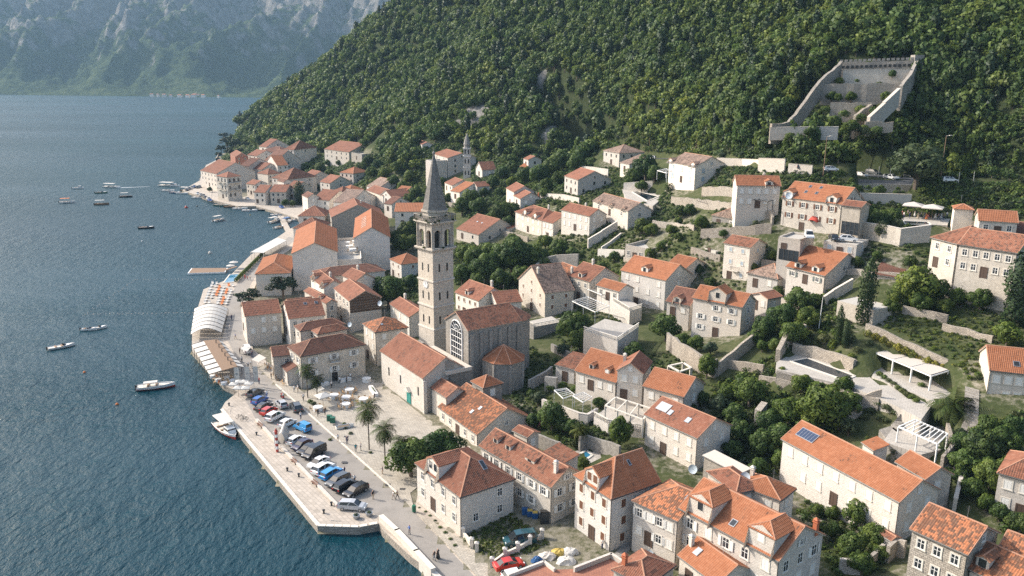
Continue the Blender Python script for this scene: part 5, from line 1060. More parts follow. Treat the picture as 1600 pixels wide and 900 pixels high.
for y in(270,252,237):
 for sx in(-1,1):mb=MB();z=zt(y);mb.box(q.x+sx*r*.45-r*.16,q.x+sx*r*.45+r*.16,q.y-r-.06,q.y-r+.05,z-.9,z+1.2);mb.build('window_slit',M['black'],fb)
# ruined fort on the hill
def fwall(label,P,h,th=1.0,m='rub',bot=3,cap=True,name='fort_wall'):
 return wallrun(name,label,None,None,h,th,m,'fort wall',pts=[atD(x,y,D)for x,y,D in P],bot=bot,cap=cap)
fwall('long left wall of the ruined fort sweeping up the hillside',[(1205,193,262),(1232,190,266),(1252,165,273),(1272,137,281),(1290,117,288),(1306,104,293),(1314,96,298)],4.5,1.0,bot=1.5)
bw_=fwall('high back wall of the ruined fort with a row of loopholes and battlements',[(1314,97,300),(1434,93,300)],5.2,1.2)
pA,pB=atD(1314,97,299.2),atD(1434,93,299.2);t_=(pB-pA);Lf=t_.length;t_.normalize();n_=Vector((t_.y,-t_.x,0));n_=n_ if n_.y<0 else-n_
for k in range(16):
 p=pA+t_*(Lf*(k+.6)/16.2);mb=MB();mb.obar(p-t_*.42+n_*.06,p+t_*.42+n_*.06,.16,.8);o=mb.build('loophole',M['black'],bw_)
 for v in o.data.vertices:v.co.z-=1.2
 p=pA+t_*(Lf*(k+.1)/16.2)-n_*.5+Vector((0,0,.75));mb=MB();mb.obar(p-t_*.5,p+t_*.5,.7,.75);mb.build('merlon',M['stg'],bw_)
fwall('sunlit pale middle wall inside the ruined fort',[(1320,109,295),(1422,108,295)],5.0,1.4,'sty')
fwall('dark overgrown inner wall of the ruined fort with a doorway',[(1284,131,286),(1408,130,286)],5.5,1.2,bot=1)
fwall('right side wall of the ruined fort',[(1434,90,301),(1425,110,294),(1412,128,287),(1408,134,284)],6.0,1.0,bot=1.5)
fwall('sloping right bastion wall of the ruined fort',[(1404,138,281),(1382,160,275),(1358,183,268)],4.5,1.0,'st',bot=1)
fwall('low foot wall right of the fort bastion',[(1352,190,267),(1396,190,268)],2.0,.9,bot=1)
fwall('front retaining wall of the ruined fort terrace',[(1205,199,262),(1309,198,262)],2.8,.9,'st',bot=1)
fwall('short ruined cross wall inside the fort',[(1298,160,277),(1362,160,277)],3,.9)
fwall('slanting inner ramp wall of the fort',[(1336,180,270),(1362,161,277)],4,.9)
FORT=[(1206,194),(1234,189),(1275,134),(1312,98),(1434,93),(1430,120),(1400,165),(1360,196),(1310,204),(1208,206)]
mb=MB();p=atD(1434,86,301);mb.box(p.x-1.5,p.x+1.5,p.y-1.5,p.y+1.5,p.z-9,p.z);o=mb.build('watch_turret',M['stg'],origin=(p.x,p.y,p.z-9));tag(o,'small corner turret at the top right of the ruined fort','turret')
# trees
def leaves(blobs,n,size,seed,up=.25,flat=1.0,inner=.55):
 """leaf quads spread over blobs [(x,y,z,r)]; returns verts, normals, clump values"""
 g=np.random.default_rng(seed);B=np.array(blobs,float);w=B[:,3]**2;k=g.choice(len(B),n,p=w/w.sum())
 d=g.normal(size=(n,3));d[:,2]+=up;d/=np.linalg.norm(d,axis=1)[:,None]
 rad=B[k,3]*(inner+(1-inner)*g.random(n)**.4);c=B[k,:3]+d*rad[:,None]*np.array([1,1,flat])
 nn=d+g.normal(size=(n,3))*.55;nn/=np.linalg.norm(nn,axis=1)[:,None]
 t=np.cross(nn,g.normal(size=(n,3)));t/=np.linalg.norm(t,axis=1)[:,None];s=np.cross(nn,t)
 sz=size*(.6+.8*g.random(n))[:,None];asp=.55+.4*g.random(n)[:,None]
 v=np.stack([c-t*sz,c-s*sz*asp+nn*sz*.2,c+t*sz,c+s*sz*asp+nn*sz*.2],1).reshape(-1,3)
 cen=B[:,:3].mean(0);out=d*.75+(c-cen)/np.linalg.norm(c-cen,axis=1)[:,None]*.35+nn*.35;out/=np.linalg.norm(out,axis=1)[:,None]
 cl=g.random(len(B))[k];return v,np.repeat(out,4,0),np.repeat(cl,4)
def leafmesh(name,parts,mats,trunk=None):
 """parts: list of (v, n, cl, material index); trunk: MB with material index"""
 V=[];N=[];Cl=[];q=[];mi=[];n0=0
 for v,nr,cl,m in parts:V.append(v);N.append(nr);Cl.append(cl);k=len(v)//4;q+=[tuple(range(n0+4*i,n0+4*i+4))for i in range(k)];mi+=[m]*k;n0+=len(v)
 V=np.concatenate(V);N=np.concatenate(N);Cl=np.concatenate(Cl);verts=[tuple(p)for p in V];nt_=0
 if trunk:q+=[tuple(i+n0 for i in f)for f in trunk.f];mi+=[len(mats)-1]*len(trunk.f);verts+=trunk.v;nt_=len(trunk.v)
 me=bpy.data.meshes.new(name);me.from_pydata(verts,[],q)
 for m in mats:me.materials.append(m)
 me.polygons.foreach_set('material_index',mi);a=me.attributes.new('clump','FLOAT','POINT');a.data.foreach_set('value',np.concatenate([Cl,np.full(nt_,.5)]).astype(np.float32));me.update()
 if nt_==0:me.normals_split_custom_set_from_vertices([tuple(p)for p in N])
 else:
  me.normals_split_custom_set_from_vertices([tuple(p)for p in N]+[(0,0,0)]*nt_)
 return me
def blobs_round(n,seed,r=.42,fl=.75,z0=1.05):
 g=random.Random(seed);out=[]
 for i in range(n):
  t=i/n;ph=i*2.4+g.uniform(-.4,.4);zz=1-1.75*t;rr=math.sqrt(max(0,1-zz*zz*.9));k=g.uniform(.52,.82)
  out.append((math.cos(ph)*rr*k,math.sin(ph)*rr*k,z0+zz*fl*k,r*g.uniform(.65,1.2)))
 out.append((0,0,z0,.6));return out
def trunkmb(h=.9,r=.09,seed=0,limbs=4):
 mb=MB();g=random.Random(seed);mb.tube((0,0,-.35),(0,0,h*.5),r*1.3,r,6);mb.tube((0,0,h*.5),(g.uniform(-.1,.1),g.uniform(-.1,.1),h*1.1),r,r*.5,5)
 for i in range(limbs):q=i*6.28/limbs+g.uniform(-.4,.4);mb.tube((0,0,h*.45),(math.cos(q)*.5,math.sin(q)*.5,h*1.15),r*.55,r*.2,4)
 return mb
TK={}
def addkind(k,crown,tmb):me=tmb.mesh('trunk',M['bark']);TK.setdefault(k,[]).append((crown,me))
for i in range(3):
 for kn,mt in(('broad','leafA'),('light','leafB'),('olive','leafO')):
  nb=20 if kn!='olive' else 14
  addkind(kn,leafmesh('crown',[(*leaves(blobs_round(nb,i*7+len(kn),.40 if kn!='olive' else .34),4600 if kn!='olive' else 2600,.062,i+3),0)],[M[mt]]),trunkmb(.8,.08,i))
for i in range(2):
 g=random.Random(i+40);bl=[]
 for k in range(16):z=.2+k*.24;bl.append((g.uniform(-.15,.15),g.uniform(-.15,.15),z,(.62 if k<12 else .62*(16-k)/4.4)*g.uniform(.85,1.1)+.06))
 addkind('cypress',leafmesh('crown',[(*leaves(bl,2600,.075,i+50,up=.1),0)],[M['leafC']]),trunkmb(.5,.12,i,0))
for i in range(2):
 g=random.Random(i+60);bl=[]
 for k in range(20):q=k*2.4;rr=.25+.75*math.sqrt(k/20);bl.append((math.cos(q)*rr*.85,math.sin(q)*rr*.85,1.5-.35*rr+g.uniform(-.28,.28),.26*g.uniform(.8,1.3)))
 addkind('pine',leafmesh('crown',[(*leaves(bl,2300,.055,i+60,flat=.45),0)],[M['leafC']]),trunkmb(1.4,.07,i,6))
for i in range(2):
 addkind('bush',leafmesh('crown',[(*leaves([(x*.9,y*.9,.38+z*.2,.45)for x,y,z in((0,0,1),(.55,0,0),(-.5,.2,.1),(.1,-.5,0),(0,.55,.2),(-.3,-.35,.6))],900,.075,i+80),0)],[M['leafA' if i else 'leafO']]),trunkmb(.2,.04,i,2))
addkind('flower',leafmesh('crown',[(*leaves([(x*.8,y*.8,.45+z*.3,.42)for x,y,z in((0,0,1),(.5,0,0),(-.5,.2,.2),(.1,-.5,0),(0,.5,.3))],700,.07,90),0),(*leaves([(x*.8,y*.8,.5+z*.35,.45)for x,y,z in((0,0,1),(.5,0,0),(-.5,.2,.2))],420,.06,91),1)],[M['leafA'],M['flow']]),trunkmb(.2,.04,1,2))
addkind('yellow',leafmesh('crown',[(*leaves([(x*.9,y*.9,.4+z*.2,.42)for x,y,z in((0,0,1),(.6,0,0),(-.6,.1,0),(.1,-.5,0),(0,.5,.2))],800,.08,95),0)],[M['yleaf']]),trunkmb(.2,.04,1,2))
def palmmesh(seed,nf=30,L=1.0):
 g=random.Random(seed);V=[];N=[];Cl=[]
 for i in range(nf):
  q=i*2.4;el=math.radians(78-i*4.2+g.uniform(-6,6));r=Vector((math.cos(q),math.sin(q),0));t=Vector((-r.y,r.x,0));p=Vector((0,0,0));s_=L*g.uniform(.8,1.05)/8;cl=g.random()
  for k in range(8):
   e=el-k*.2;d=r*math.cos(e)+Vector((0,0,math.sin(e)));nx=p+d*s_;up=Vector((0,0,math.cos(e)))-r*math.sin(e)
   lw=L*(.30 if k>0 else .12)*math.sin(min(1,(k+1.2)/5)*math.pi/2)*(1 if k<6 else .6)
   for sg in(-1,1):
    for m in range(2):
     a_=p+(nx-p)*m/2;b_=p+(nx-p)*(m*.5+.34);tip=a_+t*sg*lw+d*s_*1.6-Vector((0,0,lw*.45));V+=[a_,b_,tip+d*.01,tip];nn=up;N+=[nn]*4;Cl+=[cl]*4
   p=nx
 return np.array([tuple(v)for v in V]),np.array([tuple(v)for v in N]),np.array(Cl)
for i in range(2):
 mb=MB();mb.tube((0,0,0),(0,0,1),.035,.03,7);addkind('palm',leafmesh('crown',[(*palmmesh(i+5),0)],[M['palm']]),mb)
KN={'broad':'broadleaf_tree','light':'broadleaf_tree','olive':'olive_tree','cypress':'cypress','pine':'umbrella_pine','bush':'shrub','flower':'flowering_shrub','yellow':'shrub','palm':'palm_tree'}
CT={'broad':'tree','light':'tree','olive':'tree','cypress':'cypress','pine':'pine tree','bush':'shrub','flower':'shrub','yellow':'shrub','palm':'palm tree'}
rt=random.Random(11)
def plant(kind,p,R,label,group=None,sz=None,H=None):
 cm,tm=rt.choice(TK[kind]);r=empty(KN[kind],p,label,CT[kind],group);rz=rt.uniform(0,6.28)
 if kind=='palm':
  c=inst('crown',cm,p+Vector((0,0,H)),rz,R,r);t=inst('trunk',tm,p,0,(R*.9 if R>1.6 else R,R*.9,H),r);t.scale=(3.6,3.6,H);return r
 s=(R*rt.uniform(.92,1.08),R*rt.uniform(.92,1.08),(sz or R)*rt.uniform(.95,1.05))
 inst('crown',cm,p,rz,s,r);inst('trunk',tm,p,rz,s,r);return r
def T(cx,cy,rp,kind='broad',label=None,group=None,zs=1.0):
 base=hit(cx,cy+rp*(1.05 if kind not in('bush','flower','yellow')else .6));D=math.hypot(base.x,base.y);R=rp*D/1280;
 return plant(kind,base,R,label,group,R*zs)
def CY(x,ytop,ybase,hw,label,group=None):
 p=hit(x,ybase);D=math.hypot(p.x,p.y);top=atD(x,ytop,D).z;R=hw*D/1280/.72
 return plant('cypress',p,R,label,group,(top-p.z)/4.0)
def PA(x,yc,ybase,rp,label):
 p=hit(x,ybase);D=math.hypot(p.x,p.y);H=atD(x,yc,D).z-p.z;return plant('palm',p,rp*D/1280*1.45,label,None,None,H)
T(642,706,37,'broad','large dense round tree on the promenade beside the hip-roofed house',None,.95);T(688,694,40,'light','spreading broad tree overhanging the square left of the hip-roofed house',None,.9)
PA(577,640,703,20,'tallest palm tree on the promenade in a round planting bed');PA(602,672,727,19,'second tall palm tree nearest the big round tree');PA(628,690,738,15,'short palm tree touching the big round tree')
PA(481,577,622,13,'palm tree at the tavern corner with a green planter at its foot');PA(496,593,624,12,'smaller palm tree just right of the tavern corner palm')
PA(1072,267,292,6,'slender palm tree in front of the pale blue-shuttered villa');PA(1044,291,299,7,'short bushy palm beside the villa arch');PA(1484,634,672,27,'big fan palm beside the stair lane and the white slatted pergola')
PA(1396,703,712,6,'small potted palm on the long house roof terrace');PA(1357,686,694,6,'small potted palm between the solar roof and the garden steps');PA(905,672,694,14,'shaggy palm in the crowded courtyard garden')
T(443,444,25,'pine','umbrella pine in front of the pale seafront building',None,.9);T(389,458,22,'pine','umbrella pine beside the promenade by the fenced pool',None,.8);T(430,470,14,'pine','low pine growth between the two umbrella pines',None,.8)
CY(1350,394,507,12,'tall dark cypress standing beside the grass-roofed building');CY(1309,472,541,6,'slim cypress in the pool garden, left of a shorter one');CY(1320,497,543,6,'short cypress beside the slim one in the pool garden');CY(1586,376,505,21,'massive dark cypress at the right edge in front of the loggia')
CY(468,281,320,8,'dark cypress on the far quay beside the narrow grey house')
GT='trees in the walled gardens'
def many(lst,label,group,kind='broad',zs=1.0):
 for i,t in enumerate(lst):T(*t[:3],t[3]if len(t)>3 else kind,label,group,zs)
T(968,678,22,'light','leafy light green tree in front of the balustrade terrace',None,1.3);T(862,650,24,'broad','dark round tree beside magenta bougainvillea',None,1.1);T(832,655,13,'broad','small tree by the satellite dish behind the mottled roof')
T(893,665,17,'broad','courtyard tree between the bougainvillea and the light green tree');T(840,620,14,'olive','grey-green tree at the gate of the terraced house');T(912,722,11,'light','small round bush-like tree by the courtyard pool')
T(845,664,10,'flower','magenta bougainvillea hanging over the yard wall');T(880,672,9,'flower','second bougainvillea patch under the dark courtyard tree');T(868,690,9,'yellow','pale yellow-green shrub on the yard wall')
T(895,508,27,'broad','big dark tree in front of the white pergola terraces');T(905,530,18,'broad','lower dark tree beside the balustraded terrace wall');T(880,545,12,'olive','brownish small tree above the shaded lane')
T(1040,510,22,'broad','tree between the terrace stairs and the white-shuttered house');T(990,548,17,'light','light tree below the balustraded terrace');T(1104,575,16,'light','round light tree right of the long terraced house',None,1.3)
T(1068,530,12,'light','bright green vine bush on the vine terrace');T(1088,535,13,'light','leafy vine mass in the middle of the vine terrace');T(1110,542,13,'olive','dull green vine mass at the right end of the vine terrace')
many([(1193,510,19),(1222,492,22),(1248,470,22),(1262,495,19),(1238,520,20),(1212,540,13),(1200,480,13),(1275,470,12),(1180,525,12,'light'),(1190,540,10,'light'),(1175,418,8),(1215,455,10)],'dense green tree on the slope between the white-shuttered house and the tall cypress','trees on the slope between the villas')
many([(1170,608,27,'broad'),(1125,630,18,'olive'),(1148,645,18),(1232,640,24,'light'),(1285,632,38,'broad'),(1252,598,16),(1222,682,26),(1190,690,22),(1220,716,18,'light'),(1184,728,17,'light'),(1325,628,20),(1318,600,14,'light'),(1097,622,12),(1200,655,22),(1155,670,20),(1255,690,15),(1262,660,20),(1145,700,16),(1310,655,18,'olive'),(1325,665,15,'olive'),(1135,612,14,'light'),(1205,625,15),(1080,635,9,'light')],'green tree in the thicket between the patchy-roofed house and the pool garden','trees of the thicket below the pool garden')
many([(1338,800,24),(1362,836,22),(1300,800,12),(1328,852,22),(1345,878,20,'light'),(1275,795,11),(1372,862,14),(1300,826,14)],'dark tree in the walled garden in front of the long orange-roofed house','trees in the garden of the long house')
many([(1530,700,28),(1568,690,24,'light'),(1508,722,22,'light'),(1545,742,24),(1590,770,22,'light'),(1500,690,16),(1542,665,17),(1575,735,22),(1592,815,18),(1520,762,18,'light'),(1498,745,14),(1560,800,14),(1540,785,14,'light'),(1580,665,14)],'bushy green tree right of the stair lane','trees right of the stair lane')
many([(1432,447,29),(1437,472,17,'light'),(1405,460,18),(1462,455,18),(1500,445,17),(1530,468,17,'light'),(1495,465,13,'light'),(1390,480,12),(1572,522,18,'light'),(1475,478,12)],'leafy tree below the loggia of the right-hand complex','trees below the loggia')
T(1430,250,42,'olive','wide thin-leaved old tree over the roadside parking',None,.75)
many([(1350,335,14),(1372,345,16),(1395,338,12),(1330,300,12),(1300,300,13),(1278,300,10),(1280,315,10),(1400,352,10,'olive'),(1378,360,14,'olive'),(1312,338,8),(1460,330,10),(1340,300,8,'olive'),(1372,300,9)],'garden tree under the roadside parking wall','trees under the parking wall')
many([(800,398,34),(762,418,26),(742,402,18),(832,402,24),(782,434,18),(722,428,18),(872,388,16,'light'),(852,378,12),(725,395,14),(745,440,14),(815,430,18),(700,400,10),(850,415,15),(765,395,18),(800,372,9)],'dark tree in the big wild garden behind the bell tower','trees in the wild garden behind the bell tower')
many([(607,452,28),(640,440,14),(590,448,14),(636,362,18),(628,382,17),(650,348,12),(645,378,12,'light'),(618,372,12)],'dark tree between the hotel and the bell tower','trees left of the bell tower')
many([(735,312,18),(722,322,15),(748,322,15),(783,332,18),(800,326,13),(770,340,12),(795,345,10),(700,310,9,'light'),(658,318,12),(650,300,11),(762,345,12,'olive'),(715,300,8),(640,310,9),(690,285,8,'light'),(770,285,10),(785,270,12),(800,262,11),(820,275,14),(843,272,16),(862,262,16),(880,250,17),(900,256,14),(875,278,12,'light'),(838,255,14),(855,288,10,'light'),(800,285,9,'light'),(905,240,10),(812,290,8),(780,300,7),(756,300,8),(850,302,8)],'round green tree on the slope above the old quarter','trees on the slope above the old quarter')
many([(1008,262,20),(1022,272,14),(992,272,14),(1002,290,10),(985,285,9,'light'),(1002,353,14),(1018,358,11),(1062,330,11),(1078,328,9),(1095,348,11,'light'),(1108,232,8),(985,318,6),(1005,320,6),(1130,330,6,'olive'),(1060,345,7),(1048,358,9,'light')],'green tree between the white villa and the walled meadow','trees round the white villa')
many([(355,222,11),(346,233,8),(368,224,9),(360,238,9),(384,226,7),(350,212,7),(375,236,7),(342,241,5)],'dark pine on the headland at the end of the far quarter','pines on the headland','pine')
many([(437,313,6),(446,317,6),(457,318,5),(427,309,4),(392,270,5),(398,282,4),(325,288,3),(328,296,4),(452,306,4),(486,270,8),(478,262,8),(500,262,8),(470,250,7),(515,272,7),(525,285,5),(540,280,5),(495,292,5),(545,300,4),(420,243,6),(450,247,5),(462,262,6),(435,245,4),(513,255,6),(530,255,5),(565,262,9),(580,270,9),(590,258,9),(600,270,9),(615,282,10),(630,292,10),(605,288,7),(575,250,8),(620,262,9),(640,275,9),(560,278,6)],'small green tree among the houses of the far quarter','trees among the far quarter')
many([(1357+i*11.5,520+i*5.4,8.5,'yellow')for i in range(12)],'yellow-green shrub in the long hedge above the white pergola','long yellow hedge','yellow',1.2)
many([(1287,527,11),(1325,527,13),(1300,540,8),(1340,545,9),(1275,535,8),(1312,550,7),(1330,555,7),(1358,535,8)],'clipped round shrub on the pool terrace','clipped shrubs of the pool terrace','bush',1.1)
many([(1374+i*7.2,583+i*5.2,6.5)for i in range(12)],'low dark shrub in the bed along the pergola walk','hedge along the pergola walk','bush',1.0)
many([(1385,635,9),(1398,642,8),(1372,628,8),(1360,640,8),(1375,650,9),(1350,650,8),(1385,655,8),(1340,640,8),(1222,575,6),(1235,585,6),(1260,590,8),(1450,668,6),(1440,600,7),(1470,700,6)],'low shrub in the terraced garden beds by the steps','shrubs of the terraced garden','bush',1.0)
many([(485,626,6),(490,629,6),(540,668,4),(538,661,4)],'round green planting at a palm foot on the promenade','promenade planting','bush',1.0)
many([(665,798,4),(672,804,4),(680,812,4),(688,822,5),(696,830,5),(704,840,5),(711,850,5),(655,792,3)],'low weedy shrub in the strip along the hip-roofed house','strip of green along the white house','bush',.7)
many([(548,676,4.5),(541,665,4),(516,686,4),(579,706,4),(603,730,4)],'potted plants','promenade pots','bush',1.0)
many([(1015,395,9),(1032,385,8,'light'),(1005,420,9),(1090,420,9),(1110,440,9,'light'),(1075,455,8),(1205,400,9),(1190,385,8,'light'),(1150,470,9),(1240,380,8),(1100,470,8),(960,400,9),(975,425,8,'light'),(1000,455,9),(940,415,8),(895,395,10),(1270,400,7),(1340,410,9),(1370,400,8,'light'),(1420,410,10),(1290,345,6),(1180,350,6,'olive'),(1060,370,7),(1130,365,7,'light'),(910,500,10),(945,545,9,'light'),(1005,575,9),(1030,600,8,'light')],'tree','garden trees of the upper town')
many([(830,612,8,'light'),(1388,832,6),(852,645,8),(935,625,12,'light'),(900,605,9,'light'),(880,600,9,'light'),(862,603,8,'light'),(918,612,7,'light')],'bright vine bush over the garden pergola of the terraced house','vines on the garden pergola','bush',.8)
# the wood on the hill
FK=[];gR=random.Random(77)
for i in range(7):
 sh=i;mtl=['leafF','leafA','leafF','leafB','leafC','leafF','leafA'][i]
 if i==4:
  bl=[(gR.uniform(-.1,.1),gR.uniform(-.1,.1),.3+k*.3,(.5 if k<7 else .5*(10-k)/3.6))for k in range(10)];me=leafmesh('forest_tree',[(*leaves(bl,260,.17,i+100,up=.1),0)],[M[mtl],M['bark']],trunkmb(.4,.08,i,0))
 elif i==6:
  bl=[(gR.uniform(-.25,.25),gR.uniform(-.25,.25),.5+k*.25,.62*(1-k*.085))for k in range(9)];me=leafmesh('forest_tree',[(*leaves(bl,320,.17,i+100),0)],[M[mtl],M['bark']],trunkmb(.9,.07,i,2))
 else:me=leafmesh('forest_tree',[(*leaves(blobs_round(11,i*3+1,.42,.8,.95),340,.155,i+100),0)],[M[mtl],M['bark']],trunkmb(.7,.07,i,3))
 FK.append(me)
def sample(x0,x1,y0,y1,st,g):
 xs=np.arange(x0,x1,st);ys=np.arange(y0,y1,st);X,Y=np.meshgrid(xs,ys);X=X+g.uniform(-.45,.45,X.shape)*st;Y=Y+g.uniform(-.45,.45,X.shape)*st;return X.ravel(),Y.ravel()
g_=np.random.default_rng(4);pts=[]
for(x0,x1,y0,y1,st)in((-150,280,200,420,3.3),(-420,420,420,700,4.3),(-420,300,700,1000,5.8)):
 X,Y=sample(x0,x1,y0,y1,st,g_);Z=zland(X,Y);px,py,dp=proj(X,Y,Z)
 ok=(py<np.interp(px,FB[:,0],FB[:,1])-1)&(px>300)&(px<1650)&(py>-45)&(Z>1);pts.append(np.stack([X,Y,Z,px,py],1)[ok])
X,Y=sample(-200,280,250,620,2.3,g_);Z=zland(X,Y);sl2=np.hypot(zland(X+2,Y)-Z,zland(X,Y+2)-Z)/2;px,py,dp=proj(X,Y,Z);ok=(py<np.interp(px,FB[:,0],FB[:,1])-1)&(px>300)&(px<1650)&(py>-45)&(g_.random(len(X))<np.clip((sl2-.85)*1.2,0,.9));pts.append(np.stack([X,Y,Z,px,py],1)[ok])
P=np.concatenate(pts)
infort=inpoly(P[:,3],P[:,4],FORT)&(P[:,1]>200)
rk=np.zeros(len(P))
for x,y,r in rpts:rk=np.maximum(rk,1.0-np.hypot(P[:,0]-x,(P[:,1]-y)*1.3)/r)
dr,_=pdist(P[:,0],P[:,1],RD);foot=np.zeros(len(P),bool)
for f in FOOT:
 cx_=sum(p[0]for p in f)/4;cy_=sum(p[1]for p in f)/4;m=(abs(P[:,0]-cx_)<22)&(abs(P[:,1]-cy_)<22)
 if m.any():
  s_=1.25;fo=[(cx_+(p[0]-cx_)*s_,cy_+(p[1]-cy_)*s_)for p in f];mm=m.copy();mm[m]=inpoly(P[m,0],P[m,1],fo);foot|=mm
keepf=~(infort&(g_.random(len(P))<.8))&(g_.random(len(P))>np.clip(rk*1.6,0,.93))&(dr>6.5)&~foot
P=P[keepf];Dd=np.hypot(P[:,0],P[:,1])
nz=np.array([mn.noise(Vector((x*.02,y*.02,0)))for x,y in P[:,:2]])
size=np.clip(2.75+nz*1.1+g_.normal(0,.7,len(P)),1.9,5.4)*np.interp(Dd,[250,500,1000],[.95,1.12,1.35]);small=inpoly(P[:,3],P[:,4],FORT);size[small]*=.45
size[(P[:,3]>1430)&(P[:,4]>200)]*=.8
kd=g_.choice(7,len(P),p=[.22,.15,.19,.14,.09,.12,.09]);kd=np.where(nz>.25,np.where(g_.random(len(P))<.5,1,kd),kd);rz_=g_.uniform(0,6.28,len(P))
order=np.argsort(Dd);near_i=order[:300];far_i=order[300:]
for k in near_i:
 o=inst('forest_tree',FK[kd[k]],(P[k,0],P[k,1],P[k,2]),rz_[k],(size[k],size[k],size[k]*g_.uniform(.9,1.25)));tag(o,'tree in the lower edge of the dense wood above the town','tree','trees at the foot of the wooded hillside')
def scatter(name,pos,rz,sc,kind,meshes):
 """one stuff object: points that carry rotation, size and kind, with geometry nodes setting a tree on each"""
 cc=bpy.data.collections.new(name+'_kinds')
 for i,me in enumerate(meshes):cc.objects.link(bpy.data.objects.new('%s_kind_%d'%(name,i),me))
 me=bpy.data.meshes.new(name);me.vertices.add(len(pos));me.vertices.foreach_set('co',pos.astype(np.float32).ravel())
 for nm,a,t in(('rz',rz,'FLOAT'),('sc',sc,'FLOAT'),('kd',kind,'INT')):at=me.attributes.new(nm,t,'POINT');at.data.foreach_set('value',a.astype(np.int32 if t=='INT' else np.float32))
 o=bpy.data.objects.new(name,me);COL.objects.link(o);o['kind']='stuff'
 ng=bpy.data.node_groups.new(name,'GeometryNodeTree');ng.interface.new_socket('Geometry',in_out='INPUT',socket_type='NodeSocketGeometry');ng.interface.new_socket('Geometry',in_out='OUTPUT',socket_type='NodeSocketGeometry')
 N=ng.nodes;L=ng.links;gi=N.new('NodeGroupInput');go=N.new('NodeGroupOutput');ip=N.new('GeometryNodeInstanceOnPoints');ci=N.new('GeometryNodeCollectionInfo')
 ci.inputs['Collection'].default_value=cc;ci.inputs['Separate Children'].default_value=True;ci.inputs['Reset Children'].default_value=True
 def na(nm,t):x=N.new('GeometryNodeInputNamedAttribute');x.data_type=t;x.inputs['Name'].default_value=nm;return x.outputs['Attribute']
 cv=N.new('ShaderNodeCombineXYZ');L.new(na('rz','FLOAT'),cv.inputs[2]);s1=N.new('ShaderNodeCombineXYZ');sa=na('sc','FLOAT')
 for j in range(3):L.new(sa,s1.inputs[j])
 L.new(gi.outputs[0],ip.inputs['Points']);L.new(ci.outputs[0],ip.inputs['Instance']);ip.inputs['Pick Instance'].default_value=True;L.new(na('kd','INT'),ip.inputs['Instance Index'])
 L.new(cv.outputs[0],ip.inputs['Rotation']);L.new(s1.outputs[0],ip.inputs['Scale']);L.new(ip.outputs[0],go.inputs[0])
 md=o.modifiers.new('scatter','NODES');md.node_group=ng;return o
fo=scatter('forest',P[far_i,:3],rz_[far_i],size[far_i],kd[far_i],FK);tag(fo,'dense green wood covering the steep hillside above the town',None,None,'stuff')
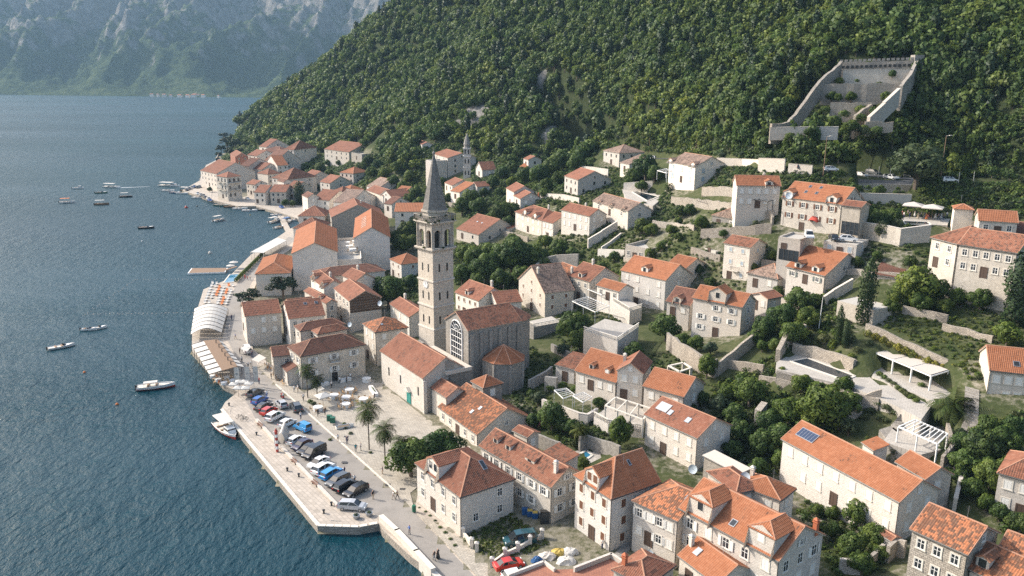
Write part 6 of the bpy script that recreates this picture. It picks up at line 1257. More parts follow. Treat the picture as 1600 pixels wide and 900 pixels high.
# undergrowth and grass between the houses
UK=[leafmesh('shrub',[(*leaves([(x*.8,y*.8,.3+z*.2,.42)for x,y,z in((0,0,1),(.5,0,0),(-.5,.2,.1),(.1,-.5,0),(0,.5,.2))],110,.17,200+i),0)],[M[m]])for i,m in enumerate(['leafA','leafF','leafO','leafB'])]
UK+=[leafmesh('tuft',[(*leaves([(0,0,.1,.5),(.4,.2,.08,.4),(-.4,-.1,.08,.4)],70,.13,220+i,flat=.4),0)],[M['grass']])for i in range(2)]
ZN=[(FORT,1.6,1.0,.75),([(925,203),(1070,214),(1070,242),(925,230)],2.4,2.3,.97),([(1095,258),(1290,272),(1290,300),(1140,300),(1095,290)],2.2,1.0,.85),([(1240,262),(1330,268),(1340,300),(1240,290)],2.2,1.1,.85),([(1440,280),(1600,292),(1600,330),(1440,320)],2.0,1.5,.95),([(1440,185),(1620,180),(1620,296),(1440,272)],1.9,1.9,.97),([(990,212),(1210,212),(1300,222),(1440,205),(1440,258),(1300,256),(1180,250),(1000,236)],2.2,2.2,.97),([(1240,200),(1310,203),(1400,195),(1440,170),(1445,215),(1240,226)],2.0,2.4,.95),([(730,245),(860,246),(930,250),(900,300),(800,290),(740,285)],2.4,1.9,.9),([(640,225),(720,225),(740,262),(690,270),(650,262)],3,2.2,.95),([(560,232),(665,262),(665,300),(645,335),(600,285),(565,262)],3.2,1.7,.75),([(735,240),(830,262),(900,262),(935,240),(900,232),(760,232)],3,1.7,.8),([(770,285),(880,262),(895,300),(870,320),(790,350),(750,345),(720,340)],3,1.4,.7),([(470,250),(505,245),(560,262),(540,290),(500,275),(466,262)],3.5,1.6,.8),([(710,380),(800,385),(880,400),(860,450),(790,470),(712,445)],2.2,1.3,.85),([(1110,600),(1200,560),(1330,620),(1330,670),(1230,740),(1140,735),(1110,640)],2.0,1.2,.8),([(1480,680),(1600,640),(1600,850),(1560,820),(1480,740)],2.2,1.3,.8),([(1330,500),(1400,470),(1480,465),(1600,500),(1600,560),(1520,600),(1480,560),(1380,510)],2.0,.75,.35),([(1280,290),(1440,295),(1480,330),(1420,360),(1330,345)],2.4,1.1,.7),([(1440,292),(1600,305),(1600,345),(1540,335),(1470,330)],2.6,1.4,.9),([(1170,440),(1300,450),(1340,500),(1300,560),(1220,560),(1180,520)],2.2,1.1,.7),([(800,530),(870,560),(860,680),(800,640)],2.2,.8,.5),([(1020,340),(1150,350),(1150,372),(1020,368)],2.0,.7,.4),([(970,560),(1060,545),(1110,600),(1000,640)],2.4,.8,.5),([(1260,770),(1400,840),(1380,900),(1300,900),(1250,800)],2.0,1.0,.7),([(640,270),(700,275),(700,330),(650,350)],3,1.2,.8),([(900,262),(1040,262),(1040,300),(950,305),(900,300)],2.6,1.0,.6),([(1180,300),(1290,300),(1290,262),(1140,262)],2.4,.9,.5),([(1340,380),(1480,385),(1470,440),(1340,430)],2.2,.8,.4),([(830,640),(930,650),(960,700),(870,700)],1.8,.9,.8),([(600,420),(660,420),(650,470),(600,470)],2.2,.9,.7),([(880,470),(960,480),(1000,560),(900,560),(860,520)],2.4,.7,.5),([(705,818),(790,797),(860,850),(790,880),(740,860)],1.3,.28,.02),([(340,236),(400,222),(400,240),(350,250)],4,2,.9),([(870,300),(1050,300),(1060,340),(1040,420),(930,430),(870,400)],2.2,.9,.7),([(1050,365),(1130,375),(1230,400),(1225,470),(1100,440),(1040,400)],2.1,.8,.6),([(1180,300),(1290,305),(1330,340),(1200,345),(1100,335)],2.4,.8,.6),([(390,262),(480,240),(570,250),(600,300),(500,300),(430,275)],4,1.8,.8)]
pos=[];
for poly,st,sz,shr in ZN:
 W_=[hit(x,y)for x,y in poly];xs=[p.x for p in W_];ys=[p.y for p in W_];X,Y=sample(min(xs),max(xs),min(ys),max(ys),st*.55,g_);
 if not len(X):continue
 Z=zland(X,Y);px,py,dp=proj(X,Y,Z);ok=inpoly(px,py,poly)&(Z>1.35)
 for f in FOOT:ok&=~inpoly(X,Y,f)
 dr,_=pdist(X,Y,RD);ok&=dr>5
 for X_,Y_,Z_ in zip(X[ok],Y[ok],Z[ok]):s=g_.random()<shr;pos.append((X_,Y_,Z_,g_.uniform(0,6.28),sz*g_.uniform(.5,1.15)if s else g_.uniform(.5,1.0),int(g_.integers(0,4))if s else int(g_.integers(4,6))))
pos=np.array(pos);fl_ok=np.ones(len(pos),bool)
for FP,fz in FLATS[1:]:fl_ok&=~inpoly(pos[:,0],pos[:,1],FP)
pos=pos[fl_ok]
uo=scatter('undergrowth',pos[:,:3],pos[:,3],pos[:,4],pos[:,5],UK);tag(uo,'wild shrubs and grass growing between walls and houses',None,None,'stuff')
for i,(x,y,D,s)in enumerate([(1300,150,283,2.0),(1350,140,288,2.2),(1380,160,279,2.0),(1305,190,267,2.2),(1285,178,271,1.9),(1345,178,271,2.2),(1330,200,264,2.6),(1318,200,264,2.2),(1352,200,264,2.2),(1265,205,260,1.8),(1235,206,260,1.8),(1370,198,265,2.2),(1330,150,284,2.0),(1345,165,276,2.2),(1320,172,272,2.0),(1310,150,282,1.6),(1300,180,270,1.8),(1375,125,290,1.5),(1395,112,293,1.4),(1340,118,292,1.0),(1290,165,276,1.8),(1312,125,291,1.6),(1350,195,266,2.0),(1335,190,267,1.8),(1365,170,273,1.5),(1250,195,266,1.2),(1280,190,267,1.5),(1385,150,282,1.8)]):
 p=atD(x,y,D);p.z=max(zl(p.x,p.y),p.z-2);plant('bush' if i%3 else 'light',p,s if i%3 else s*.9,'wild shrub growing inside the ruined fort','shrubs in the ruined fort')
for i,(u,v,z,s)in enumerate([(-2.6,-.5,zs_[4]+.4,.55),(-1.5,-.6,zs_[4]+.7,.5),(.5,-.6,zs_[5]+.6,.45),(2.6,-.5,zs_[4]+.6,.5),(-.4,-.6,zs_[3]+.3,.45),(-2.8,-.3,zs_[5]+.5,.5)]):
 for k in(0,1):
  p=TW(k,0)(u,v,z);plant('bush',p,s,'weed tuft growing from a ledge high on the bell tower','weeds on the bell tower')
print('forest',len(P),'under',len(pos))
# garden walls, steps, pergolas, terraces
def GW(label,P,h=2.0,m='rub',th=.5,name='stone_wall',cat='wall',group=None,cap=True):
 pts=[]
 for x,y in P:g=hit(x,y);pts.append(Vector((g.x,g.y,g.z+h)))
 return wallrun(name,label,None,None,h,th,m,cat,pts=pts,cap=cap,group=group,bot=2.5)
def ZW(label,P,z,h,m='rub',th=.5,**k):return wallrun('stone_wall',label,P,z,h,th,m,'wall',**k)
GW('long wall with a brown coping above the walled meadow',[(1049,319),(1090,323),(1140,330),(1198,338)],2.6)
GW('curved dry-stone wall below the ruined barn',[(1095,372),(1125,370),(1150,368),(1180,366),(1205,364)],2.6)
GW('rough enclosure wall right of the ruined barn',[(1170,345),(1203,341),(1207,352)],2.2)
GW('stone wall in front of the pale blue-shuttered villa',[(1097,306),(1125,305),(1150,308)],2.8)
GW('pale wall along the lower terrace of the villa',[(975,297),(1019,294)],2.6,'stw')
GW('pale roadside wall behind the villa',[(1120,258),(1160,260),(1190,262)],2.4,'st')
GW('tall blocky roadside wall with a stepped end',[(1185,268),(1225,270)],4.0,'st')
GW('low pale roadside wall left of the lamp post',[(1232,270),(1268,273)],2.6,'st')
GW('terrace wall under the brown-roofed roadside house',[(902,270),(925,272),(950,276)],3.0,'stw')
GW('round-cornered retaining wall at the edge of the wild garden',[(838,440),(845,430),(868,425),(903,424)],5.5,'stg',.8)
GW('tall terrace wall stepping down from the white-shuttered house',[(919,388),(940,375),(963,360)],3.0,'st',.6)
GW('sloping stair wall right of the white-shuttered house',[(940,392),(955,382),(970,370)],1.2,'st',.5)
GW('terrace edge wall beside the low parapet building',[(935,400),(975,402)],2.2,'stw')
GW('lane wall below the balustraded terrace',[(862,548),(875,555),(890,562)],1.8,'stg')
GW('rubble retaining wall under the vine terrace',[(1042,546),(1068,566),(1092,582),(1118,590)],4.0)
GW('tall wall running down from the vine-terrace house',[(1120,588),(1145,568),(1168,548),(1186,532)],2.8,'rub')
GW('dry wall across the bare garden plot',[(1132,574),(1165,580),(1192,585)],2.0)
GW('low wall under the dry garden by the pool',[(1186,600),(1215,604),(1240,612)],1.8)
GW('crumbling rubble wall at the left end of the pool terrace',[(1214,570),(1226,545),(1238,535),(1256,530)],3.2,th=.9)
ZW('high rubble wall behind the dark swimming pool',[(1240,535),(1272,541),(1305,551),(1336,562)],18.4,2.2,th=.8,bot=1)
ZW('rubble wall end with a glazed door beside the pool',[(1336,563),(1352,557)],18.0,2.2,th=.8,bot=1)
ZW('low rubble wall round the raised pool corner',[(1325,550),(1350,559),(1366,553)],18.2,1.4)
ZW('retaining wall in front of the pool deck',[(1214,579),(1262,588),(1306,604),(1340,614),(1374,623)],16.05,2.4)
GW('short wall beside the thicket below the pool walk',[(1340,650),(1342,638),(1376,626)],2.2)
GW('rubble wall behind the yellow hedge',[(1352,522),(1390,538),(1430,556),(1480,580)],2.2)
GW('ruined field wall in the overgrown meadow',[(1472,516),(1510,524),(1550,536)],1.4)
GW('low wall left of the stair lane',[(1478,682),(1487,715),(1470,735)],2.4)
GW('pale rendered wall right of the stair lane',[(1510,730),(1500,760),(1490,800)],2.2,'st')
GW('curved garden wall under the terraced beds',[(1320,668),(1330,655),(1345,650)],2.0)
GW('planted parapet wall of the crowded courtyard',[(848,640),(875,650),(905,662),(918,664),(932,655)],2.2,'st')
GW('courtyard pool back wall of squared stone',[(905,702),(916,700),(940,708),(968,718)],2.6,'stg')
GW('steep lane wall beside the apse',[(826,610),(845,600),(862,588)],2.4,'stg')
GW('yard wall between the mottled roof and the gardens',[(822,690),(845,700),(875,712)],2.6,'stg')
GW('arched gate wall at the left end of the terraced house',[(852,610),(870,612)],3.2,'stg',.7)
GW('broken wall stub in the thicket',[(1182,668),(1192,655)],3.4,'rub',1.2)
GW('rubble wall along the alley at the bottom right',[(1385,880),(1398,868),(1412,872)],2.6)
GW('stone wall below the walled garden of the long house',[(1310,895),(1345,898),(1378,872)],2.2)
GW('grey wall under the wedding terrace',[(1318,316),(1350,317),(1385,318),(1422,319)],2.6,'con')
GW('stone wall curving under the access ramp',[(1340,372),(1380,378),(1405,384),(1450,378)],4.0,'sty',.6)
GW('low wall along the meadow under the loggia',[(1310,428),(1360,432),(1420,438)],1.4)
GW('garden wall left of the twin-dormer villa',[(1180,448),(1205,455),(1225,462)],1.8)
GW('terrace wall below the twin-dormer villa',[(1286,480),(1300,470),(1330,452)],2.4,'st')
GW('dry terrace wall in the far gardens',[(640,340),(668,345),(700,340)],2.4)
GW('garden wall by the little gabled chapel',[(700,322),(730,326),(760,322)],2.0)
GW('old wall in the gardens above the cottages',[(845,310),(880,312),(905,318)],2.0,'st')
for i,(a_,b_,c_)in enumerate([((1020,352),(1050,356),(1085,360)),((1215,475),(1245,486),(1270,492)),((1410,490),(1450,498),(1480,505)),((930,575),(960,582),(985,590)),((975,410),(1000,414),(1030,420)),((1080,395),(1100,402),(1125,408)),((1190,415),(1215,420),(1228,425)),((780,365),(800,370),(825,378)),((560,285),(585,292),(605,300)),((1500,352),(1520,356),(1545,360))]):
 GW(['terrace wall in the walled meadow under the villa','dry wall on the slope right of the vine-terrace house','mossy terrace wall in the overgrown meadow','garden wall behind the long terraced house','wall of the terraces behind the tall broad house','broken wall on the building plot','short wall left of the twin-dormer villa roof','path wall left of the rambling house','terrace wall below the far white villa','wall under the orange roofs at the far right'][i],[a_,b_,c_],1.7)
P=[atz(x,y,QZ+1.0)for x,y in((596,806),(620,828),(650,860),(676,888))];sw=wallrun('sea_wall','white-washed sea wall along the bottom of the waterfront road',None,None,1.0,.7,'pla','sea wall',pts=P)
P=[atz(x,y,QZ+.35)for x,y in((676,893),(700,915))];wallrun('sea_wall','low end of the sea wall at the bottom of the view',None,None,.4,.7,'st','sea wall',pts=P)
mb=MB();pr=random.Random(8)
rr_=empty('rock_footing',atz(640,868,0),'rough stone footing of the sea wall at the waterline','rock footing')
for i in range(46):
 t=i/45;x=596+t*96;y=816+t*92;p=atz(x-4-pr.random()*5,y+pr.random()*5,.1);s=pr.uniform(.25,.6)
 mb=MB();mb.add([p+Vector((pr.uniform(-s,s),pr.uniform(-s,s),pr.uniform(-.3,.0)))for _ in range(4)]+[p+Vector((pr.uniform(-s,s)*.7,pr.uniform(-s,s)*.7,pr.uniform(.2,.7)))for _ in range(4)],[(0,1,2,3),(4,5,6,7),(0,1,5,4),(1,2,6,5),(2,3,7,6),(3,0,4,7)]);mb.build('stone',M['rock'],rr_)
PI_=[(724,838),(737,855),(745,862),(769,886),(789,871),(809,862),(828,851),(847,841)]
for i,(x,y)in enumerate(PI_):
 p=hit(x,y);o=MB();o.box(p.x-.28,p.x+.28,p.y-.28,p.y+.28,p.z-.5,p.z+1.5);o.add([(p.x-.36,p.y-.36,p.z+1.5),(p.x+.36,p.y-.36,p.z+1.5),(p.x+.36,p.y+.36,p.z+1.5),(p.x-.36,p.y+.36,p.z+1.5),(p.x,p.y,p.z+1.8)],[(0,1,4),(1,2,4),(2,3,4),(3,0,4),(3,2,1,0)])
 tag(o.build('gate_pier',M['stw'],origin=p),['yard pier against the corner of the hip-roofed house','left pier of the narrow yard gate on the road side','right pier of the narrow yard gate on the road side','outer corner pier of the yard nearest the red car','yard pier just above the red car','yard pier in front of the teal van bonnet','yard pier behind the teal van','inner yard pier farthest from the road'][i],'pier')
for i,(a_,b_)in enumerate(((0,1),(3,4),(4,5),(5,6),(6,7))):
 GW('low yard wall %s'%['beside the gate next to the house corner','from the corner pier along the red car','between the two piers above the red car','along the teal van','at the inner end of the yard'][i],[PI_[a_],PI_[b_]],.75,'stw',.3,'yard_wall')
# stairs
def steps(name,label,L,Rr,n,hs=None,th=.3):
 """steps from the bottom pair to the top pair of pixel lists (left side, right side)"""
 l=[hit(*p)for p in L];r=[hit(*p)for p in Rr]
 def at(P,t):k=t*(len(P)-1);i=min(int(k),len(P)-2);f=k-i;return P[i].lerp(P[i+1],f)
 e=empty(name,l[0],label,'steps')
 for k in range(n):
  a,b_,c,d=at(l,k/n),at(r,k/n),at(r,(k+1)/n),at(l,(k+1)/n);z=max(a.z,b_.z,c.z,d.z)+.02;lo=min(a.z,b_.z)-.5;mb=MB()
  Q=[Vector((p.x,p.y,0))for p in(a,b_,c,d)]
  if(Q[1]-Q[0]).cross(Q[3]-Q[0]).z<0:Q=[Q[1],Q[0],Q[3],Q[2]]
  mb.hexa([q+Vector((0,0,lo))for q in Q],[q+Vector((0,0,z+.06))for q in Q]);mb.build('step',M['stg'],e)
steps('stair_lane','long flight of dark stone steps climbing beside the tall house with washing',[(1455,800),(1470,745),(1488,700),(1505,660),(1508,604)],[(1478,806),(1486,745),(1505,708),(1528,668),(1530,610)],46)
steps('garden_steps','pale garden steps between the pool walk and the slatted pergola',[(1372,684),(1392,666),(1408,648)],[(1388,690),(1404,674),(1420,654)],14)
steps('lane_steps','stepped lane behind the red-shuttered tall house',[(958,868),(975,850),(985,835)],[(972,872),(985,858),(990,842)],8)
steps('water_steps','short steps cut into the quay corner at the water',[(512,820),(518,813)],[(528,824),(534,815)],4)
# pergolas: frame corner pixels on the top plane
def pergola(label,Q,z,h,nb=7,m='wht',w=.16,name='pergola',legs=True,canvas=0,posts=None,cat='pergola'):
 P=[atz(x,y,z)for x,y in Q];r=empty(name,(P[0].x,P[0].y,z-h),label,cat);up=Vector((0,0,.08))
 for i in range(4):mb=MB();mb.obar(P[i],P[(i+1)%4],w,.2);mb.build('edge_beam',M[m],r)
 for k in range(1,nb):t=k/nb;mb=MB();mb.obar(P[0].lerp(P[3],t)+up,P[1].lerp(P[2],t)+up,w*.7,.13);mb.build('rafter',M[m],r)
 for i in range(4):
  mb=MB();p=P[i];mb.box(p.x-w/2,p.x+w/2,p.y-w/2,p.y+w/2,z-h-.4,z-.2);mb.build('post',M[m],r)
 for t in(posts or()):
  for e in((0,3),(1,2)):p=P[e[0]].lerp(P[e[1]],t);mb=MB();mb.box(p.x-w/2,p.x+w/2,p.y-w/2,p.y+w/2,z-h-.4,z-.2);mb.build('post',M[m],r)
 if canvas:
  for k in range(canvas):
   a0_,a1_=(k+.03)/canvas,(k+.97)/canvas;q=[P[0].lerp(P[3],a0_),P[1].lerp(P[2],a0_),P[1].lerp(P[2],a1_),P[0].lerp(P[3],a1_)];mb=MB();mb.hexa([p+Vector((0,0,.10))for p in q],[p+Vector((0,0,.15))for p in q]);mb.build('roof_panel',M['canvg'],r)
 return r
pergola('large flat-roofed white pergola with three roof panels on the garden terrace',[(1397,546),(1369,551),(1455,587),(1482,579)],19.2,2.8,3,canvas=3,w=.24,posts=(.33,.67))
pergola('white slatted pergola at the foot of the garden steps',[(1430,655),(1404,666),(1465,693),(1481,677)],15.8,2.8,9,w=.18,posts=(.5,))
pergola('big pale stone pergola frame over the balustraded terrace',[(962,620),(946,633),(1005,655),(1016,637)],10.4,3.0,3,'trim',w=.3,posts=(.33,.67))
pergola('white metal pergola over the upper terrace left of the tall broad house',[(918,463),(894,470),(930,487),(952,478)],13.6,2.8,9,w=.1,posts=(.5,))
pergola('smaller white pergola behind the upper terrace',[(932,448),(917,451),(940,460),(955,456)],14.2,2.6,7,w=.1)
pergola('dark metal pergola frame before the blank-shuttered stone house',[(1187,309),(1176,311),(1200,315),(1208,312)],38.6,2.6,3,'pipe',w=.12)
pergola('white-posted canopy under the roadside parking',[(1318,270),(1288,271),(1300,277),(1332,275)],40.4,3.0,3,'trim',w=.2,canvas=1)
pergola('white terrace frame left of the villa',[(1041,263),(1027,266),(1042,270),(1050,266)],42.0,2.6,4,w=.14)
pergola('white wooden pergola in the crowded courtyard',[(912,612),(895,618),(911,628),(925,620)],9.4,2.4,5,w=.08)
pergola('vine-covered garden frame left of the courtyard pergola',[(885,606),(866,609),(880,622),(898,616)],9.0,2.4,5,w=.08)
pergola('pale frame of the courtyard behind the long terraced house',[(1068,566),(1045,571),(1062,580),(1080,574)],12.5,2.2,1,'trim',w=.5)
pergola('grey loggia posts under the brown roof of the right complex',[(1562,420),(1495,414),(1494,420),(1566,432)],30.4,3.6,1,'trim',w=.35,name='loggia_posts',cat='loggia',posts=(.5,))
# balustraded terraces
def balus(r,P0,P1,m='trim',hh=.95):
 L=(P1-P0).length;d=(P1-P0)/L;mb=MB();mb.obar(P0+Vector((0,0,hh)),P1+Vector((0,0,hh)),.26,.14);mb.build('rail',M[m],r)
 n=int(L/.42)
 if 'bal' not in WC:mb=MB();mb.lathe((0,0,0),[(.09,0),(.05,.15),(.11,.4),(.05,.68),(.09,.8)],6);WC['bal']=mb.mesh('baluster',M[m])
 for k in range(n):inst('baluster',WC['bal'],P0+d*(k+.5)*L/n,0,1,r)
def terrace(name,label,Q,z,depth,m='st',rails=(0,1),floor='deck',cat='terrace'):
 P=[atz(x,y,z)for x,y in Q];r=empty(name,(P[0].x,P[0].y,z-depth),label,cat);FOOT.append([tuple(p.xy)for p in P])
 mb=MB();mb.prism([tuple(p.xy)for p in P],z-depth-2,z);o=mb.build('wall',[M[m],M[floor]],r)
 for p in o.data.polygons:p.material_index=1 if p.normal.z>.5 else 0
 for i in rails:balus(r,P[i],P[(i+1)%len(P)])
 return r
terrace('terrace_house','balustraded roof terrace of the square block above the long terraced house',[(912,516),(965,533),(998,510),(945,498)],14.2,6)
terrace('terrace','shaded balustraded terrace in front of the grey-tiled square house',[(817,504),(834,511),(876,503),(862,494)],9.0,4.5,'stg')
terrace('terrace','small balustraded terrace inside the pale stone pergola',[(928,650),(950,662),(1005,672),(1010,640),(962,628)],7.4,2.6,'st',(0,1))
terrace('terrace','front terrace wing of the tall broad house with a balustrade',[(958,470),(984,486),(1003,480),(978,465)],13.4,4,'stw',(0,1))
terrace('roof_terrace','brick-red roof terrace with a grey parapet at the bottom of the view',[(898,888),(955,866),(978,881),(985,910),(890,915)],5.2,4,'stw',(),'terr')
ZW('grey parapet of the bottom roof terrace',[(898,887),(955,865),(978,880)],5.8,.7,'con',.35,bot=.5)
terrace('roof_terrace','brick-red terrace with a white parapet below the tarpaulin heap',[(795,899),(850,878),(866,890),(898,889),(900,915),(800,920)],4.4,3,'stw',(),'terr')
ZW('white parapet of the lower brick-red terrace',[(795,898),(850,877),(866,889)],4.8,.5,'trim',.3,bot=.5)
# pools
for nm,lb,Q,z,mt in(('swimming_pool','long dark swimming pool on the stone terrace',[(1235,564.5),(1262,559.5),(1336,587.5),(1320,594)],16.06,'poold'),('swimming_pool','grey-green pool on the villa terrace',[(988,300),(997,299),(1029,307),(1012,314)],29.86,'poold'),('swimming_pool','small blue pool in the walled courtyard',[(901,712),(916,704),(926,711),(910,722)],3.66,'poolb'),('swimming_pool','fenced seaside pool beside the clipped hedge',[(349,442),(359,429),(374,428),(367,440)],QZ+.08,'poolb'),('swimming_pool','narrow dark pool below the wedding terrace',[(1410,345),(1450,347),(1455,351),(1415,350)],35.66,'poold')):
 P=[atz(x,y,z)for x,y in Q];r=empty(nm,(P[0].x,P[0].y,z-.06),lb,'pool');mb=MB();mb.poly([tuple(p)for p in P]);mb.build('water',M[mt],r)
 for i in range(4):mb=MB();mb.obar(P[i]+Vector((0,0,.08)),P[(i+1)%4]+Vector((0,0,.08)),.45,.14);mb.build('coping',M['trim'],r)
for lb,Q,z,hh in(('tall glass front between the big house and the garden',[(1316,345),(1343,349)],37.4,3.0),('glazed room under the terrace with the white van',[(1218,388),(1248,393)],31.5,2.6)):
 P=[atz(x,y,z)for x,y in Q];r=empty('glass_front',(P[0].x,P[0].y,z-hh),lb,'glass front');mb=MB();mb.obar(P[0],P[1],.1,hh);mb.build('pane',M['glass'],r)
 for k in range(5):p=P[0].lerp(P[1],k/4);mb=MB();mb.box(p.x-.07,p.x+.07,p.y-.12,p.y+.07,z-hh,z+.05);mb.build('mullion',M['pipe'],r)
# cars
def carpaint(name,col):m,nt,b=mat('paint_'+name);b.inputs['Base Color'].default_value=(*col,1);b.inputs['Roughness'].default_value=.28;b.inputs['Metallic'].default_value=.1;b.inputs['Coat Weight'].default_value=.6;return m
CP={'red':carpaint('red',(.50,.03,.015)),'blue':carpaint('blue',(.015,.10,.36)),'sky':carpaint('sky_blue',(.04,.26,.55)),'black':carpaint('black',(.014,.014,.017)),'grey':carpaint('grey',(.075,.08,.085)),'silver':carpaint('silver',(.42,.42,.42)),'white':carpaint('white',(.72,.71,.69)),'purple':carpaint('violet_black',(.04,.03,.06)),'teal':carpaint('dark_teal',(.01,.06,.075))}
M['tyre']=plain('tyre_rubber',(.02,.02,.02),.85);M['rim']=plain('wheel_rim',(.45,.45,.46),.35,metal=.7);M['lamp']=plain('headlight_glass',(.75,.75,.72),.15,spec=.7);M['tail']=plain('tail_light',(.45,.02,.02),.3);M['cglass']=plain('car_glass',(.015,.018,.02),.06,spec=.8)
CARS={'hatch':(4.0,1.74,[(-2.0,.35),(-2.0,.85),(-1.9,1.0),(-1.7,1.05),(.75,1.0),(1.6,.86),(1.95,.68),(2.0,.35)],[(-1.88,1.02),(-1.55,1.42),(-.3,1.50),(.35,1.46),(1.1,.99)]),'wagon':(4.7,1.80,[(-2.35,.35),(-2.35,.9),(-2.25,1.0),(.9,1.0),(1.9,.88),(2.28,.7),(2.35,.35)],[(-2.22,1.0),(-1.95,1.42),(-.2,1.52),(.45,1.47),(1.25,.99)]),'suv':(4.6,1.88,[(-2.3,.42),(-2.3,1.05),(-2.2,1.15),(1.0,1.12),(1.9,1.0),(2.25,.85),(2.3,.42)],[(-2.18,1.14),(-1.9,1.66),(-.2,1.74),(.4,1.68),(1.2,1.11)]),'sedan':(4.4,1.76,[(-2.2,.35),(-2.2,.85),(-2.1,.98),(-1.2,1.0),(.85,.97),(1.8,.84),(2.15,.66),(2.2,.35)],[(-1.65,.98),(-1.0,1.38),(-.1,1.43),(.4,1.38),(1.2,.96)]),'van':(4.9,1.95,[(-2.45,.4),(-2.45,1.15),(-2.4,1.2),(1.2,1.15),(2.05,1.0),(2.4,.8),(2.45,.4)],[(-2.4,1.18),(-2.3,1.92),(-.2,1.98),(.75,1.90),(1.65,1.12)]),'kangoo':(4.1,1.8,[(-2.05,.4),(-2.05,1.1),(-2.02,1.15),(.9,1.1),(1.7,.95),(2.0,.75),(2.05,.4)],[(-2.02,1.12),(-1.92,1.78),(.0,1.83),(.45,1.76),(1.2,1.08)])}
CM={}
def carmeshes(k):
 if k in CM:return CM[k]
 L,Wd,bo,ca=CARS[k];hw=Wd/2;R={}
 def ext(prof,w0,w1,mb):
  zmin=min(z for _,z in prof);zmax=max(z for _,z in prof);n=len(prof);f=lambda z:w0+(w1-w0)*max(0,(z-zmin)/(zmax-zmin))**1.3
  vs=[(x,-f(z),z)for x,z in prof]+[(x,f(z),z)for x,z in prof];mb.add(vs,[tuple(range(n))[::-1],tuple(range(n,2*n))]+[(i,(i+1)%n,n+(i+1)%n,n+i)for i in range(n)])
 mb=MB();ext(bo,hw,hw*.93,mb)
 for x in(-L*.31,L*.32):
  for s in(-1,1):mb.tube((x,s*(hw-.02),.36),(x,s*(hw+.03),.36),.40,n=12)
 R['body']=mb
 mb=MB();ext(ca,hw*.90,hw*.70,mb);R['windows']=mb
 mb=MB();zmin=ca[0][1];zmax=max(z for _,z in ca);f=lambda z:hw*.90+(hw*.70-hw*.90)*max(0,(z-zmin)/(zmax-zmin))**1.3
 top=ca[1:4];vs=[(x,-f(z)-.012,z+.018)for x,z in top]+[(x,f(z)+.012,z+.018)for x,z in top];mb.add(vs,[(0,1,4,3),(1,2,5,4)])
 for s in(-1,1):
  for x0,z0,x1,z1,w in((ca[0][0],ca[0][1],ca[1][0],ca[1][1],.2),(ca[4][0],ca[4][1],ca[3][0],ca[3][1],.09),((ca[0][0]+ca[4][0])/2-.1,ca[0][1],-.25,zmax-.05,.07)):
   mb.add([(x0-w,s*(f(z0)+.014),z0),(x0+w,s*(f(z0)+.014),z0),(x1+w,s*(f(z1)+.014),z1+.01),(x1-w,s*(f(z1)+.014),z1+.01)],[(0,1,2,3)])
 if k in('van','kangoo'):
  for s in(-1,1):mb.add([(ca[0][0],s*(f(ca[0][1])+.012),ca[0][1]),(-.1,s*(f(ca[0][1])+.012),ca[0][1]),(-.1,s*(f(ca[2][1])+.012),ca[2][1]-.05),(ca[1][0],s*(f(ca[1][1])+.012),ca[1][1])],[(0,1,2,3)])if k=='kangoo' else None
 R['roof']=mb
 mb=MB();mb.tube((0,-.1,0),(0,.1,0),.32,n=14);R['tyre']=mb;mb=MB();mb.tube((0,-.115,0),(0,.115,0),.2,n=10);R['rim']=mb
 mb=MB();mb.box(-.08,.03,-.18,.18,-.07,.07);R['lamp']=mb
 CM[k]={'body':R['body'].mesh('body',CP['grey']),'windows':R['windows'].mesh('windows',M['cglass']),'roof':R['roof'].mesh('roof',CP['grey']),'tyre':R['tyre'].mesh('tyre',M['tyre']),'rim':R['rim'].mesh('rim',M['rim']),'head':R['lamp'].mesh('headlight',M['lamp']),'tail':R['lamp'].mesh('tail_light',M['tail'])};return CM[k]
def car(kind,col,px,pf,z,label,group=None,p=None,name='parked_car',cat='car',rz=None):
 c=atz(px[0],px[1],z)if p is None else p;
 if rz is None:f=atz(pf[0],pf[1],z);rz=math.atan2(f.y-c.y,f.x-c.x)
 me=carmeshes(kind);L,Wd=CARS[kind][:2];r=empty(name,c,label,cat,group,rz=rz);r['_o']=[0,0,0]
 def ch(n,m,loc,par=None,m_=None,rzz=0):
  o=bpy.data.objects.new(n,m);COL.objects.link(o);o.parent=par or r;o.location=loc;o.rotation_euler[2]=rzz
  if m_:o.material_slots[0].link='OBJECT';o.material_slots[0].material=m_
  return o
 ch('body',me['body'],(0,0,0),None,CP[col]);ch('windows',me['windows'],(0,0,0));ch('roof',me['roof'],(0,0,0),None,CP[col])
 for x in(-L*.31,L*.32):
  for s in(-1,1):w=ch('wheel',me['tyre'],(x,s*(Wd/2-.06),.32));ch('rim',me['rim'],(0,0,0),w)
 for s in(-1,1):ch('headlight',me['head'],(L/2-.07,s*Wd*.36,.68 if kind!='van' else .8));ch('tail_light',me['tail'],(-L/2+.04,s*Wd*.38,.85))
 return r
